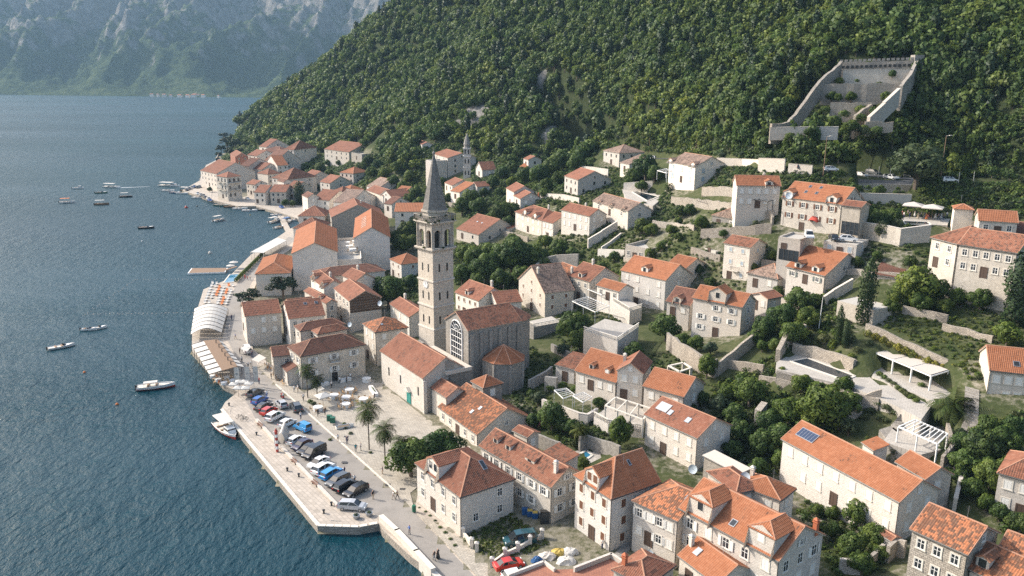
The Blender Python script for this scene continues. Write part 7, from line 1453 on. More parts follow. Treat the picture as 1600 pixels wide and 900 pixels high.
QC=[('sedan','grey',(399,617),'dark grey car at the far end of the quay row'),('hatch','blue',(406,629),'deep blue car, second from the far end of the quay row'),('sedan','black',(412,639),'black car between the deep blue and the red car on the quay'),('hatch','red',(420,646),'bright red hatchback parked on the quay'),('suv','white',(430,655),'off-white car beside the red hatchback on the quay'),('hatch','white',(449,665),'white car half behind the beige canvas shelter'),('hatch','white',(463,692),'white car just below the canvas shelter on the quay'),('sedan','purple',(472,699),'violet-black car beside the roof-rack car'),('sedan','black',(481,706),'black car squeezed left of the big black van'),('van','black',(491,712),'big black van in the quay row'),('sedan','white',(498,727),'white car just below the black van'),('suv','white',(506,737),'white car with a dark glass roof panel'),('wagon','sky',(518,744),'bright blue car in the lower half of the quay row'),('wagon','grey',(528,755),'silver-grey car beside the bright blue one'),('suv','black',(540,764),'black car with roof rails near the end of the quay row'),('wagon','black',(556,771),'last black car of the slanting quay row')]
for k,c,p,lb in QC:car(k,c,p,(p[0]-16,p[1]+8.5)if 'blue one' in lb or 'last' in lb or 'violet' in lb or 'van' in lb else(p[0]+16,p[1]-8.5),QZ+.01,lb,'cars parked on the quay')
car('wagon','silver',(551,795),(565,796),QZ+.01,'silver estate car parked crosswise at the quay end beside two planters')
car('hatch','silver',(440,635),(434,629),QZ+.01,'silver hatchback driving along the quay road');car('suv','grey',(463,640),(457,631),QZ+.01,'dark grey car standing in the road beside the pavement');car('kangoo','sky',(473,672),(464,668),QZ+.01,'light blue van standing in the road')
g=hit(812,849);car('van','teal',None,None,0,'dark teal van parked on the grass inside the walled yard',p=Vector((g.x,g.y,g.z)),rz=math.radians(195));g=hit(795,887);car('sedan','red',None,None,0,'red car parked below the yard wall at the bottom of the view',p=g,rz=math.radians(22));g=hit(806,905);car('hatch','white',None,None,0,'white car cut by the terrace edge beside the red car',p=g,rz=math.radians(22))
car('van','white',(386,550),(381,541),QZ+.01,'white van unloading beside the promenade restaurant')
zc3=33.3;car('kangoo','white',(1264,372),(1270,380),zc3+.3,'white van at the door of the big brown-shuttered house');car('sedan','black',(1303,375),(1309,380),zc3,'black car on the garage roof');car('hatch','white',(1326,377),(1338,378),zc3,'white car on the garage roof')
for k,c,x,y,lb in(('hatch','white',1310,271,'white car beside the lamp post on the coast road'),('sedan','white',1345,276,'white car at the edge of the roadside parking'),('suv','grey',1364,273,'dark car behind the second white car'),('wagon','white',1392,280,'white estate car right above the arched wall'),('hatch','white',1402,270,'white car on the far side of the parking'),('suv','black',1379,271,'black car in the middle of the roadside parking'),('sedan','black',1335,270,'dark car behind the parked white cars'),('hatch','grey',1420,276,'grey car under the old tree')):car(k,c,(x,y),(x+12,y+1.6),41.22,lb,'cars at the roadside parking')
for x,y,c,lb in((1483,285,'white','white car alone on the coast road right of the old tree'),(1255,265,'grey','dark car on the coast road behind the cypress pair'),(1017,249,'white','white car on the coast road above the villa'),(948,243,'grey','dark car beside the roadside house'),(1298,268,'white','white car on the coast road left of the lamp post')):
 g=hit(x,y);car('hatch',c,None,None,0,lb,p=Vector((g.x,g.y,g.z+.12)),rz=math.radians(-4 if x>1100 else 150))
for i,(x,y,c)in enumerate([(289,296,'black'),(293,294,'grey'),(297,292,'silver'),(301,291,'blue'),(305,292,'black'),(309,291,'grey'),(306,302,'white'),(311,304,'silver'),(315,305,'grey'),(318,308,'black'),(323,310,'white'),(325,312,'blue'),(437,323,'blue'),(384,310,'white')]):car('hatch',c,(x+3,y+2),(x+5,y+3),QZ+.01,['small dark car parked where the far quay bends','small pale car among the cars of the far quay'][c in('white','silver')]+'','cars parked on the far quay')
# people
def person_mesh(pose):
 V=[(0,0,.98),(0,0,1.2),(0,0,1.42),(0,0,1.53),(0,.01,1.68)];Rr=[(.15,.11),(.145,.10),(.15,.09),(.055,.055),(.10,.115)];E=[(0,1),(1,2),(2,3),(3,4)]
 st={'stand':.03,'walk':.24,'talk':.06}[pose]
 for s in(-1,1):
  n=len(V);y=st*s;V+=[(s*.09,0,.9),(s*.10,y*.6+.03,.5),(s*.10,y-.02,.09),(s*.10,y+.13,.04)];Rr+=[(.095,.1),(.06,.06),(.045,.045),(.04,.035)];E+=[(0,n),(n,n+1),(n+1,n+2),(n+2,n+3)]
  n=len(V);ya=-st*s*.9;up=pose=='talk' and s>0
  V+=[(s*.19,0,1.40),(s*.25,ya*.4-.03,1.13),(s*.26,ya+.06,.90)if not up else(s*.15,.25,1.15),(s*.26,ya+.09,.80)if not up else(s*.10,.32,1.2)];Rr+=[(.055,.055),(.042,.042),(.033,.033),(.028,.035)];E+=[(2,n),(n,n+1),(n+1,n+2),(n+2,n+3)]
 me=bpy.data.meshes.new('p');me.from_pydata(V,E,[]);o=bpy.data.objects.new('p',me);COL.objects.link(o)
 sk=o.modifiers.new('s','SKIN');sk.use_smooth_shade=True
 for i,r in enumerate(Rr):me.skin_vertices[0].data[i].radius=r;me.skin_vertices[0].data[i].use_root=(i==0)
 sb=o.modifiers.new('b','SUBSURF');sb.levels=1
 dg=bpy.context.evaluated_depsgraph_get();m2=bpy.data.meshes.new_from_object(o.evaluated_get(dg));bpy.data.objects.remove(o)
 m2.name='body';m2.materials.clear()
 for k in('skinp','sh0','tr0','hair'):m2.materials.append(M[k])
 for p in m2.polygons:
  c=p.center;z=c.z;p.material_index=3 if(z>1.71 or(z>1.6 and c.y<-.03))else(0 if z>1.47 else(1 if z>1.0 and abs(c.x)<.22 else(0 if abs(c.x)>.205 and z>.7 else(2 if z>.12 else 3))))
 return m2
M['skinp']=plain('skin',(.42,.24,.16),.6);M['sh0']=plain('shirt_cloth',(.6,.6,.6),.9);M['tr0']=plain('trouser_cloth',(.06,.06,.08),.9);M['hair']=plain('dark_hair',(.03,.02,.015),.7)
CL={'white':M['wht'],'black':M['black'],'navy':plain('navy_cloth',(.02,.03,.09),.9),'teal':plain('teal_cloth',(.03,.22,.25),.9),'red':plain('red_cloth',(.5,.04,.04),.9),'pink':plain('pink_cloth',(.6,.22,.2),.9),'beige':plain('beige_cloth',(.45,.36,.26),.9),'blue':plain('blue_cloth',(.05,.15,.4),.9),'grey':plain('grey_cloth',(.2,.2,.21),.9),'orange':M['orp']}
PM={k:person_mesh(k)for k in('stand','walk','talk')}
mb=MB();mb.lathe((0,0,.18),[(.34,0),(.24,.5),(.15,.88),(.17,1.22)],12);SK=mb.mesh('dress',M['black'])
rp=random.Random(21)
def person(x,y,z,label,shirt='white',trous='navy',pose=None,dress=None,group=None,rz=None,p=None,h=1.0):
 p=atz(x,y,z)if p is None else p;r=empty('person',p,label,'person',group,rz=rp.uniform(0,6.28)if rz is None else rz);r['_o']=[0,0,0]
 o=bpy.data.objects.new('body',PM[pose or rp.choice(['stand','walk','talk'])]);COL.objects.link(o);o.parent=r;o.scale=(h*1.15,h*1.15,h)
 for i,m_ in((1,CL[shirt]),(2,CL[trous])):o.material_slots[i].link='OBJECT';o.material_slots[i].material=m_
 if dress:d=bpy.data.objects.new('dress',SK);COL.objects.link(d);d.parent=r;d.material_slots[0].link='OBJECT';d.material_slots[0].material=CL[dress]
 return r
person(684.4,873,QZ,'woman in a long black dress beside the man on the lower road','black','black','talk',dress='black');person(678.5,876,QZ,'man in a black shirt and grey trousers on the lower road','black','grey','walk')
person(583,780,QZ,'lone person in black shirt and pale shorts by the quay end','black','beige','stand');person(554,755,QZ,'person in a white shirt walking along the quay road','white','grey','walk');person(538.5,742,QZ,'person in dark clothes beside the blue car','navy','navy','stand');person(615,781,QZ,'woman in a pale dress of the pair near the big tree','white','beige','walk');person(621,780,QZ,'man in black of the pair near the big tree','black','black','walk')
person(542.5,694,PZ,'man in a dark shirt beside the pavement kerb','navy','navy','stand');person(556,706,PZ,'person in a teal top under the promenade palms','teal','grey','stand');person(564,704,PZ,'person in white beside the one in teal','white','grey','talk')
person(460,613,PZ,'left of two people in white at the tavern corner','white','grey','stand');person(465.5,612,PZ,'right of two people in white at the tavern corner','white','beige','stand');person(474,626,PZ,'person in black and white beside the palm planter','white','black','walk');person(417,621,QZ,'person in blue jeans between the parked cars','white','blue','stand')
person(359,516,QZ,'person in white walking in the shaded promenade','white','white','walk');person(375,553,QZ,'person in black near the white van','black','black','stand');person(394,558,QZ,'person behind the white van in dark clothes','navy','navy','talk');person(388,575,QZ,'waiter in white shirt crossing the promenade','white','black','walk');person(393,573,QZ,'waiter in black and white beside another one','white','black','talk');person(424,592,PZ,'person in dark clothes before the tavern terrace','black','black','stand');person(431,594,PZ,'person with red shorts before the tavern terrace','black','red','stand')
person(518,606,PZ,'waiter standing between the white tables and the palms','white','black','stand');person(531,599,PZ,'waiter at the left of the laid table by the tavern door','white','black','talk');person(542,597,PZ,'waiter in black at the laid table by the tavern door','black','black','stand');person(548,593,PZ,'waiter in white at the far end of the tavern table','white','black','talk')
person(541,855,2.8,'x')if 0 else person(0,0,0,'man in a white shirt at the corner of the red-shuttered house','white','navy','stand',p=hit(941,858));person(0,0,0,'person in black by the ramp below the wedding terrace','black','black','stand',p=hit(1348,372))
for i,(x,y,c,d)in enumerate([(1409,339,'pink','pink'),(1412,341,'white',None),(1418,338,'white',None),(1421,341,'navy',None),(1429,339,'white','white'),(1434,342,'beige','beige'),(1439,340,'white',None),(1444,341,'grey','grey'),(1447,343,'orange','orange'),(1451,340,'pink','pink'),(1456,341,'white',None),(1461,342,'white','white'),(1466,343,'grey',None),(1470,341,'white','white'),(1474,343,'navy',None),(1479,341,'white',None)]):
 person(x,y,35.6,['guest in pink at the left end of the wedding terrace','guest in a white shirt at the left end of the wedding terrace','second white-shirted guest under the first parasol','guest in a navy suit under the first parasol','guest in a white dress in the open between the parasols','guest in a beige dress between the parasols','white-shirted guest between the parasols','guest in a grey dress left of the orange dress','guest in a bright orange dress on the terrace','guest in pink right of the orange dress','white-shirted guest under the second parasol','guest in a white dress under the second parasol','guest in grey right of the second parasol','guest in a white dress near the right end','guest in navy near the right end of the terrace','last white-shirted guest at the right end'][i],c,'navy' if c!='navy' else 'navy',None,d,'wedding guests on the terrace')
p=atz(441,622,QZ);sc=empty('scooter',p,'red scooter with two riders on the quay road','scooter',rz=2.3);sc['_o']=[0,0,0]
def part(r,mb,n,m_,smooth=False):o=bpy.data.objects.new(n,mb.mesh(n,m_,smooth=smooth));COL.objects.link(o);o.parent=r;return o
for x in(-.6,.6):mb=MB();mb.tube((x,-.06,.25),(x,.06,.25),.25,n=12);part(sc,mb,'wheel',M['tyre'])
mb=MB();mb.hexa([(-.75,-.16,.3),(.35,-.12,.3),(.35,.12,.3),(-.75,.16,.3)],[(-.8,-.16,.75),(.05,-.12,.45),(.05,.12,.45),(-.8,.16,.75)]);mb.tube((.6,0,.25),(.4,0,1.0),.07);mb.tube((.4,-.3,1.0),(.4,.3,1.0),.02);part(sc,mb,'body',M['redp'])
for k,(dx,cc)in enumerate(((-.1,'red'),(-.55,'white'))):q=Matrix.Rotation(2.3,3,'Z')@Vector((dx,0,0));person(0,0,0,['rider in red steering the scooter','pillion rider in white on the scooter'][k],cc,'navy','talk',p=p+q-Vector((0,0,.12)),rz=2.3-math.pi/2,h=.93)
# boats
def hull(L,Wd,H_,mb,bow=1.0,mi=0,flare=.12,n=9):
 """hull skin: keel line, waterline and gunwale; bow to +x"""
 sec=[]
 for i in range(n):
  t=i/(n-1);x=-L/2+L*t;w=Wd/2*(1-max(0,(t-.45)/.55)**2.2)*(.88+.12*min(1,t*5));sh=H_*(1+.35*bow*max(0,t-.4)**1.5*1.6)
  sec.append([(x,-w,sh),(x-.0,-w*(1-flare*1.8),.05),(x-(.25*L*.06 if t>.95 else 0),0,-.25),(x,w*(1-flare*1.8),.05),(x,w,sh)])
 vs=[p for s in sec for p in s];k=5;fs=[(i*k+j,(i+1)*k+j,(i+1)*k+j+1,i*k+j+1)for i in range(n-1)for j in range(4)]+[(0,1,2,3,4)]
 mb.add(vs,fs,mi);return sec
def boat(kind,x,y,rz,label,group=None,L=6,hc='wht',px=True,top='canv',z=0):
 p=atz(x,y,z);r=empty('boat',p,label,'boat',group,rz=math.radians(rz));r['_o']=[0,0,0];W_=L*.34 if L<9 else L*.30;H_=.55 if L<7 else .8
 mb=MB();s=hull(L,W_,H_,mb);part(r,mb,'hull',M[hc])
 mb=MB();dk=[(q[0][0]*.97,q[0][1]*.93,H_-.14+(.0))for q in s]+[(q[4][0]*.97,q[4][1]*.93,H_-.14)for q in s[::-1]];mb.add(dk,[tuple(range(len(dk)))]);part(r,mb,'deck',M['trim' if hc in('wht','redp')else 'wood'])
 mb=MB();
 for sd in(0,4):
  for a_,b_ in zip(s[:-1],s[1:]):mb.tube(a_[sd],b_[sd],.05,n=4)
 part(r,mb,'gunwale',M['wht' if hc!='wood' else 'wood'])
 for xx in((-L*.25,),(-L*.2,L*.02))[L>5]:mb=MB();mb.box(xx-.2,xx+.2,-W_*.42,W_*.42,H_-.12,H_+.08);part(r,mb,'bench',M['wood'])
 if kind in('canopy','taxi'):
  zt_=H_+1.75;x0,x1=-L*.42,L*.18
  mb=MB();mb.hexa([(x0,-W_*.42,zt_),(x1,-W_*.42,zt_),(x1,W_*.42,zt_),(x0,W_*.42,zt_)],[(x0,-W_*.38,zt_+.12),(x1,-W_*.38,zt_+.12),(x1,W_*.38,zt_+.12),(x0,W_*.38,zt_+.12)]);part(r,mb,'canopy',M[top])
  for xx in(x0+.1,(x0+x1)/2,x1-.1):
   for sy in(-1,1):mb=MB();mb.tube((xx,sy*W_*.4,H_-.1),(xx,sy*W_*.4,zt_),.035,n=5);part(r,mb,'canopy_post',M['grym'])
 if kind in('cabin','taxi'):
  x0,x1=(L*.02,L*.26)if kind=='cabin' else(L*.10,L*.30);mb=MB();w=W_*.33;mb.hexa([(x0,-w,H_-.1),(x1+.5,-w*.85,H_-.1),(x1+.5,w*.85,H_-.1),(x0,w,H_-.1)],[(x0,-w*.9,H_+1.0),(x1,-w*.8,H_+1.0),(x1,w*.8,H_+1.0),(x0,w*.9,H_+1.0)]);cb=part(r,mb,'cabin',M['wht'])
  mb=MB();mb.hexa([(x0+.2,-w*.98,H_+.45),(x1+.22,-w*.88,H_+.45),(x1+.22,w*.88,H_+.45),(x0+.2,w*.98,H_+.45)],[(x0+.2,-w*.94,H_+.85),(x1+.1,-w*.84,H_+.85),(x1+.1,w*.84,H_+.85),(x0+.2,w*.94,H_+.85)]);o=part(r,mb,'cabin_window',M['cglass'])
 if kind=='speed':
  mb=MB();mb.add([(L*.08,-W_*.36,H_-.05),(L*.22,0,H_+.05),(L*.08,W_*.36,H_-.05),(L*.02,-W_*.34,H_+.42),(L*.12,0,H_+.45),(L*.02,W_*.34,H_+.42)],[(0,1,4,3),(1,2,5,4)]);part(r,mb,'windscreen',M['cglass'])
  mb=MB();mb.add([(L*.12,-W_*.38,H_+.02),(L*.46,0,H_+.24),(L*.12,W_*.38,H_+.02)],[(0,1,2)]);part(r,mb,'foredeck',M['wht'])
 mb=MB();mb.box(-L/2-.35,-L/2+.02,-.16,.16,.1,H_+.35);part(r,mb,'outboard_motor',M['black'])
 return r
tx=boat('taxi',354,675,-50,'red-bottomed white taxi boat with a cabin and canopy tied up at the parking quay',None,9.6)
mb=MB();hull(9.7,2.96,.45,mb);part(tx,mb,'red_bottom',M['redp'])
rb=boat('plain',244,606,18,'long low white boat with a red waterline band and a raised white awning',None,8.2,'wht')
mb=MB();hull(8.3,2.84,.3,mb);part(rb,mb,'red_bottom',M['redp'])
mb=MB();mb.hexa([(-2.6,-.7,1.5),(.4,-.7,1.6),(.4,.7,1.6),(-2.6,.7,1.5)],[(-2.6,-.7,1.55),(.4,-.7,1.65),(.4,.7,1.65),(-2.6,.7,1.55)]);part(rb,mb,'awning',M['canv'])
for xx in(-2.5,.3):
 for sy in(-.65,.65):mb=MB();mb.tube((xx,sy,.4),(xx,sy,1.5),.03,n=4);part(rb,mb,'awning_pole',M['grym'])
boat('speed',96,543,40,'white motorboat moored alone far out on the left',None,6.5);boat('speed',139,516,10,'left of two small white dinghies moored side by side',None,4.2);boat('speed',153,514,40,'right of two small white dinghies moored side by side',None,5)
BT=[('cabin',122,295,15,7,'wht','white cabin boat farthest left but one in the moored group'),('canopy',105,317,25,8,'wht','white boat with an orange canopy at the left of the group'),('canopy',159,320,20,7.5,'wood','brown-hulled boat with a white canopy in the middle of the group'),('speed',158,302,20,7,'grnp','small dark boat with pale deck above the brown-hulled one'),('canopy',175,293,-10,12,'wht','long water taxi with a white canopy towing a wake'),('canopy',197,308,20,7,'black','dark-hulled boat with a white canopy right of the group'),('speed',229,357,15,7,'black','black speedboat moored alone'),('canopy',342,345,65,7.5,'wht','white canopied boat off the curved quay'),('taxi',265,291,-12,15,'wht','large white excursion boat at the outer quay corner'),('plain',263,299,-8,9,'wht','low white boat below the large excursion boat'),('plain',274,302,-20,8,'blup','blue and white boat at the outer quay corner'),('plain',285,303,-15,8,'wht','small white boat beside the blue one'),('canopy',293,299,-10,9,'wood','wooden boat with a canopy in the outer harbour'),('plain',291,294,-10,8,'wht','pale boat close under the outer harbour wall'),('plain',300,302,-15,7,'grnp','dark green boat in the outer harbour'),('speed',311,310,-10,9,'wht','white speedboat where the far quay begins'),('plain',346,322,-10,9,'grnp','green-hulled boat moored along the far quay'),('plain',363,324,5,9,'wood','wooden-decked boat moored along the far quay'),('plain',375,327,10,8,'wht','white rowing boat beside the wooden-decked one'),('speed',390,330,10,8,'wht','white speedboat moored in the middle of the far quay'),('plain',413,329,-10,7,'black','dark rowing boat near the palms of the far quay'),('taxi',429,347,70,9,'wht','big white boat with red trim left of the little pier'),('speed',437,356,60,7,'wht','small white boat at the tip of the little pier'),('canopy',449,348,75,8,'wht','white boat with a blue cover right of the little pier'),('speed',452,341,20,8,'wht','white boat under the quay right of the little pier'),('speed',461,345,20,7,'wht','last white boat tucked in right of the little pier'),('plain',446,336,10,7,'wood','wooden boat at the root of the little pier'),('plain',433,337,15,7,'wht','pale boat at the quay left of the little pier')]
for k,x,y,rz,L,hc,lb in BT:boat(k,x,y,rz,lb,'small boats of the harbour',L,hc,top='orp' if 'orange' in lb else('blup' if 'blue cover' in lb else 'canv'))
M['foam']=plain('wake_foam',(.55,.58,.60),.9)
p=empty('boat_wake',atz(185,294,.02),'thin white wake trailing behind the water taxi','wake');mb=MB();q=[atz(184+i*6.2,293.5-i*.25,.02)for i in range(9)]
for i in range(8):n=Vector((0,1.1-i*.11,0));mb.poly([q[i]-n,q[i+1]-n*.8,q[i+1]+n*.8,q[i]+n])
mb.build('foam',M['foam'],p)
for x,y,m_,s,lb in((291,325,'redp',.9,'red buoy off the curved far quay'),(183,632,'orp',.35,'small orange buoy in the open water'),(132,582,'orp',.35,'small red buoy below the lone motorboat'),(328,396,'trim',.7,'pale buoy off the bathing jetty'),(344,324,'black',.3,'dark float near the far quay'),(308,323,'black',.5,'dark marker right of the red buoy'),(219,354,'black',.3,'float beside the black speedboat'),(222,377,'wht',.35,'white float below the black speedboat'),(391,336,'yel',.35,'yellow float off the far quay')):
 c=atz(x,y,0);mb=MB();mb.lathe((c.x,c.y,-.2),[(s*.6,0),(s,.3*s+.1),(s*.8,s+.1),(s*.15,s*1.5+.1)],10);tag(mb.build('buoy',M[m_],origin=c),lb,'buoy')
fl_=MB();fl_.lathe((0,0,-.1),[(.12,0),(.18,.1),(.12,.22)],6);flm=fl_.mesh('float',M['con'])
for lb,A_,B_,n in(('string of floats running out from the bathing quay',(130,494),(211,437),26),('string of floats across the water towards the restaurant',(139,491),(299,489),34),('upper string of floats toward the floating jetty',(211,437),(350,436),28)):
 a_,b_=atz(*A_,0),atz(*B_,0);r=empty('float_line',a_,lb,'float line')
 for k in range(n):inst('float',flm,a_.lerp(b_,k/(n-1))+Vector((rp.uniform(-.5,.5),rp.uniform(-.5,.5),0)),0,1,r)
# waterfront restaurant, canopies, jetty, furniture
def slabq(mb,Q,th,mi=0):mb.hexa([p-Vector((0,0,th))for p in Q],list(Q),mi)
def pz(l,z):return[atz(x,y,zz)for(x,y),zz in zip(l,z if isinstance(z,(list,tuple))else[z]*len(l))]
rc_=empty('restaurant_canopy',atz(335,575,QZ),'restaurant canopy on the pontoon with a flat brown roof between rows of white awning panels','canopy')
a0_,a1_=(318,532),(347,579);b0_,b1_=(341,530),(371,572);c0_,c1_=(299,538),(327,585);d0_,d1_=(347,533),(382,574)
mb=MB();slabq(mb,pz([a0_,a1_,b1_,b0_],4.4),.2);mb.build('brown_roof',M['dwood' if 0 else 'wood'],rc_)
lp=lambda p,q,t:(p[0]+(q[0]-p[0])*t,p[1]+(q[1]-p[1])*t)
for k in range(7):
 t0,t1=k/7+.015,(k+1)/7-.015
 mb=MB();slabq(mb,pz([lp(c0_,c1_,t0),lp(c0_,c1_,t1),lp(a0_,a1_,t1),lp(a0_,a1_,t0)],[3.7,3.7,4.35,4.35]),.06);mb.build('awning_panel',M['canv'],rc_)
 mb=MB();slabq(mb,pz([lp(b0_,b1_,t0),lp(b0_,b1_,t1),lp(d0_,d1_,t1),lp(d0_,d1_,t0)],[4.3,4.3,3.8,3.8]),.06);mb.build('awning_panel',M['canv'],rc_)
for t in np.linspace(0,1,8):
 for e0,e1,z in((c0_,c1_,3.7),(a0_,a1_,4.3),(b0_,b1_,4.3),(d0_,d1_,3.8)):q=atz(*lp(e0,e1,t),z);mb=MB();mb.tube((q.x,q.y,QZ),(q.x,q.y,z),.07,n=5);mb.build('post',M['pipe'],rc_)
 mb=MB();q0,q1=atz(*lp(c0_,c1_,t),3.78),atz(*lp(a0_,a1_,t),4.5);mb.obar(q0,q1,.12,.1);q2,q3=atz(*lp(b0_,b1_,t),4.5),atz(*lp(d0_,d1_,t),3.9);mb.build('rafter',M['dwood'],rc_);mb=MB();mb.obar(q2,q3,.12,.1);mb.build('rafter',M['dwood'],rc_)
for t in np.linspace(.12,.9,6):q=atz(*lp(lp(a0_,b0_,.7),lp(a1_,b1_,.7),t),4.4);mb=MB();mb.tube((q.x,q.y,4.4),(q.x,q.y,5.2),.12,n=6);mb.tube((q.x,q.y,5.2),(q.x+.9,q.y-.2,5.25),.08,n=5);mb.build('vent_pipe',M['pipe'],rc_)
vc=empty('vaulted_canopy',atz(325,500,QZ),'large white vaulted awning with dark ribs over the seaside terrace','canopy');n0,n1=atz(298,523,3.0),atz(346,520,3.0);f0,f1=atz(304,482,3.0),atz(356,482,3.0)
def vp(s,t):l=n0.lerp(f0,s);r=n1.lerp(f1,s);return l.lerp(r,t)+Vector((0,0,1.5*math.sin(math.pi*t)))
for k in range(7):
 mb=MB()
 for j in range(10):mb.poly([vp(k/7+.01,j/10),vp(k/7+.01,(j+1)/10),vp((k+1)/7-.01,(j+1)/10),vp((k+1)/7-.01,j/10)])
 mb.build('fabric_panel',M['canv'],vc)
for k in range(8):
 mb=MB()
 for j in range(10):mb.tube(vp(k/7,j/10)+Vector((0,0,.05)),vp(k/7,(j+1)/10)+Vector((0,0,.05)),.05,n=4)
 mb.build('rib',M['pipe'],vc)
 for t in(0,1):q=vp(k/7,t);mb=MB();mb.tube((q.x,q.y,QZ),(q.x,q.y,q.z),.08,n=5);mb.build('post',M['pipe'],vc)
mb=MB();mb.box(-.95,.35,-.33,.33,.28,.38);mb.hexa([(.35,-.33,.28),(.95,-.33,.6),(.95,.33,.6),(.35,.33,.28)],[(.35,-.33,.38),(.92,-.33,.7),(.92,.33,.7),(.35,.33,.38)])
for x in(-.8,.3):
 for y in(-.28,.28):mb.box(x-.03,x+.03,y-.03,y+.03,0,.28)
LG={c:None for c in('canv','orp')}
for c in LG:LG[c]=mb.mesh('lounger',M[c])
k=0
for i in range(6):
 for j in range(8):
  s,t=(i+.5)/6,(j+.5)/8
  if rp.random()<.2:continue
  x=(320+(330-320)*t)+(s*40)+(0);x=(316*(1-t)+330*t)*(1-s)+(356*(1-t)+368*t)*s;y=(476*(1-t)+441*t)*(1-s)+(478*(1-t)+446*t)*s
  c='orp' if i in(2,4)else 'canv';o=inst('sun_lounger',LG[c],atz(x,y,QZ),1.9+rp.uniform(-.1,.1),1.1);rl=['outermost row by the water','second row from the water','third row from the water','third row from the hedge side','second row from the promenade','row nearest the promenade'][i];tag(o,('orange-cushioned' if c=='orp' else 'pale')+' sun lounger in the '+rl,'sun lounger','sun loungers, '+rl)
r=empty('floating_jetty',atz(325,422,0),'floating wooden jetty with white edges','jetty');Q=pz([(293,427),(299,419),(356,418.5),(352,425)],.55);mb=MB();slabq(mb,Q,.6);mb.build('pontoon',M['wht'],r);c_=sum(Q,Vector())/4
mb=MB();q2=[p+(c_-p)*.06+Vector((0,0,.05))for p in Q];slabq(mb,q2,.05);mb.build('deck',M['wood'],r)
r=empty('gangway',atz(355,420,.5),'short gangway from the floating jetty to the bathing quay','gangway');mb=MB();mb.obar(atz(352,421.5,.8),atz(370,416,QZ+.1),1.2,.12);mb.build('deck',M['wood'],r)
r=empty('beach_canopy',atz(410,388,QZ),'long flat white canopy over the beach bar','canopy');Q=pz([(391,394),(433,371),(448,375.5),(412,395)],4.2);mb=MB();slabq(mb,Q,.15);mb.build('roof',M['canv'],r)
for i in range(4):
 for t in(.02,.35,.7):q=Q[i].lerp(Q[(i+1)%4],t);mb=MB();mb.tube((q.x,q.y,QZ),(q.x,q.y,4.05),.09,n=5);mb.build('post',M['trim'],r)
r=empty('pier',atz(445,350,QZ),'little stone pier between the moored white boats','pier');mb=MB();mb.prism([tuple(atz(x,y,1.0).xy)for x,y in((434,337),(443,337),(457,364),(450,366))],-2,1.0);mb.build('masonry',M['quay'],r)
hd=leafmesh('foliage',[(*leaves([(x*.5,0,.7,.55)for x in range(-4,5)],900,.10,300),0)],[M['leafA']])
a_,b_=atz(369,441,QZ),atz(412,398,QZ);L=(b_-a_).length;n=int(L/4);r=empty('hedge',a_,'long clipped green hedge along the seaside pool walk','hedge')
for k in range(n):p=a_.lerp(b_,(k+.5)/n);inst('foliage',hd,p,math.atan2((b_-a_).y,(b_-a_).x),1.25,r)
def parasol(p,R,h,label,group=None,m='canv',square=False,cat='parasol'):
 r=empty('parasol',p,label,cat,group);mb=MB();n=4 if square else 8;ph=rp.uniform(0,1.5)
 ring=[(p.x+math.cos(ph+i*2*math.pi/n)*R,p.y+math.sin(ph+i*2*math.pi/n)*R,p.z+h-.1)for i in range(n)];mb.add(ring+[(p.x,p.y,p.z+h+R*.22)]+[(x,y,z-.18)for x,y,z in ring],[(i,(i+1)%n,n)for i in range(n)]+[(i,i+n+1,(i+1)%n+n+1,(i+1)%n)for i in range(n)]);mb.build('canopy',M[m],r);mb=MB();mb.tube(p,p+Vector((0,0,h)),.04,n=6);mb.build('pole',M['wood'],r);return r
parasol(atz(505,634,PZ),2.0,2.5,'square white parasol between the tavern palms and the round tables',None,square=True);parasol(atz(366,419,QZ),1.6,2.4,'white parasol on the bathing quay');parasol(atz(361,424,QZ),1.5,2.3,'second white parasol on the bathing quay',None)
for i,(x,y)in enumerate([(366,607),(373,613),(383,603),(390,606),(385,613),(375,603)]):parasol(atz(x,y+7,QZ),1.25,2.3,'white parasol in the cluster on the quay beside the pontoon','white parasols beside the pontoon',square=True)
for i,(x,y)in enumerate([(1425,333),(1455,337)]):parasol(atz(x,y+7,35.6),3.4,3.4,['left of two beige parasols on the wedding terrace','right of two beige parasols on the wedding terrace'][i],None,'canvg',True)
tb=MB();tb.lathe((0,0,0),[(.9,0),(.86,.5),(.9,.74),(.0,.745)],16);TBM=tb.mesh('tablecloth',M['wht']);cb=MB();cb.box(-.22,.22,-.22,.22,.42,.47);cb.box(-.22,.22,.18,.22,.47,.9)
for x in(-.19,.19):
 for y in(-.19,.19):cb.box(x-.02,x+.02,y-.02,y+.02,0,.42)
CHM=cb.mesh('chair',M['wood']);CHM2=cb.mesh('chair',M['orp'])
wc_=plain('light_chair_wood',(.45,.29,.15),.7);CHM.materials[0]=wc_;rch=random.Random(9)
for i,(x,y,n)in enumerate([(546,613,8),(541,625,8),(540,636,8),(568,628,8),(522,622,6),(573,596,0),(497,641,4)]):
 p=atz(x,y,PZ);tl=['round white table farthest up the square','round white table in the middle of the square','round white table nearest the parasol','round white table nearest the church door','white table beside the parasol','white table at the lane mouth','white table next to the green bins'][i];tag(inst('round_table',TBM,p,0,1.15),tl,'table')
 for k in range(n):q=k*2*math.pi/max(n,1);c=inst('chair',CHM,p+Vector((math.cos(q)*1.5,math.sin(q)*1.5,0)),q-math.pi/2);tag(c,'wooden chair set round the '+tl,'chair','chairs round the '+tl)
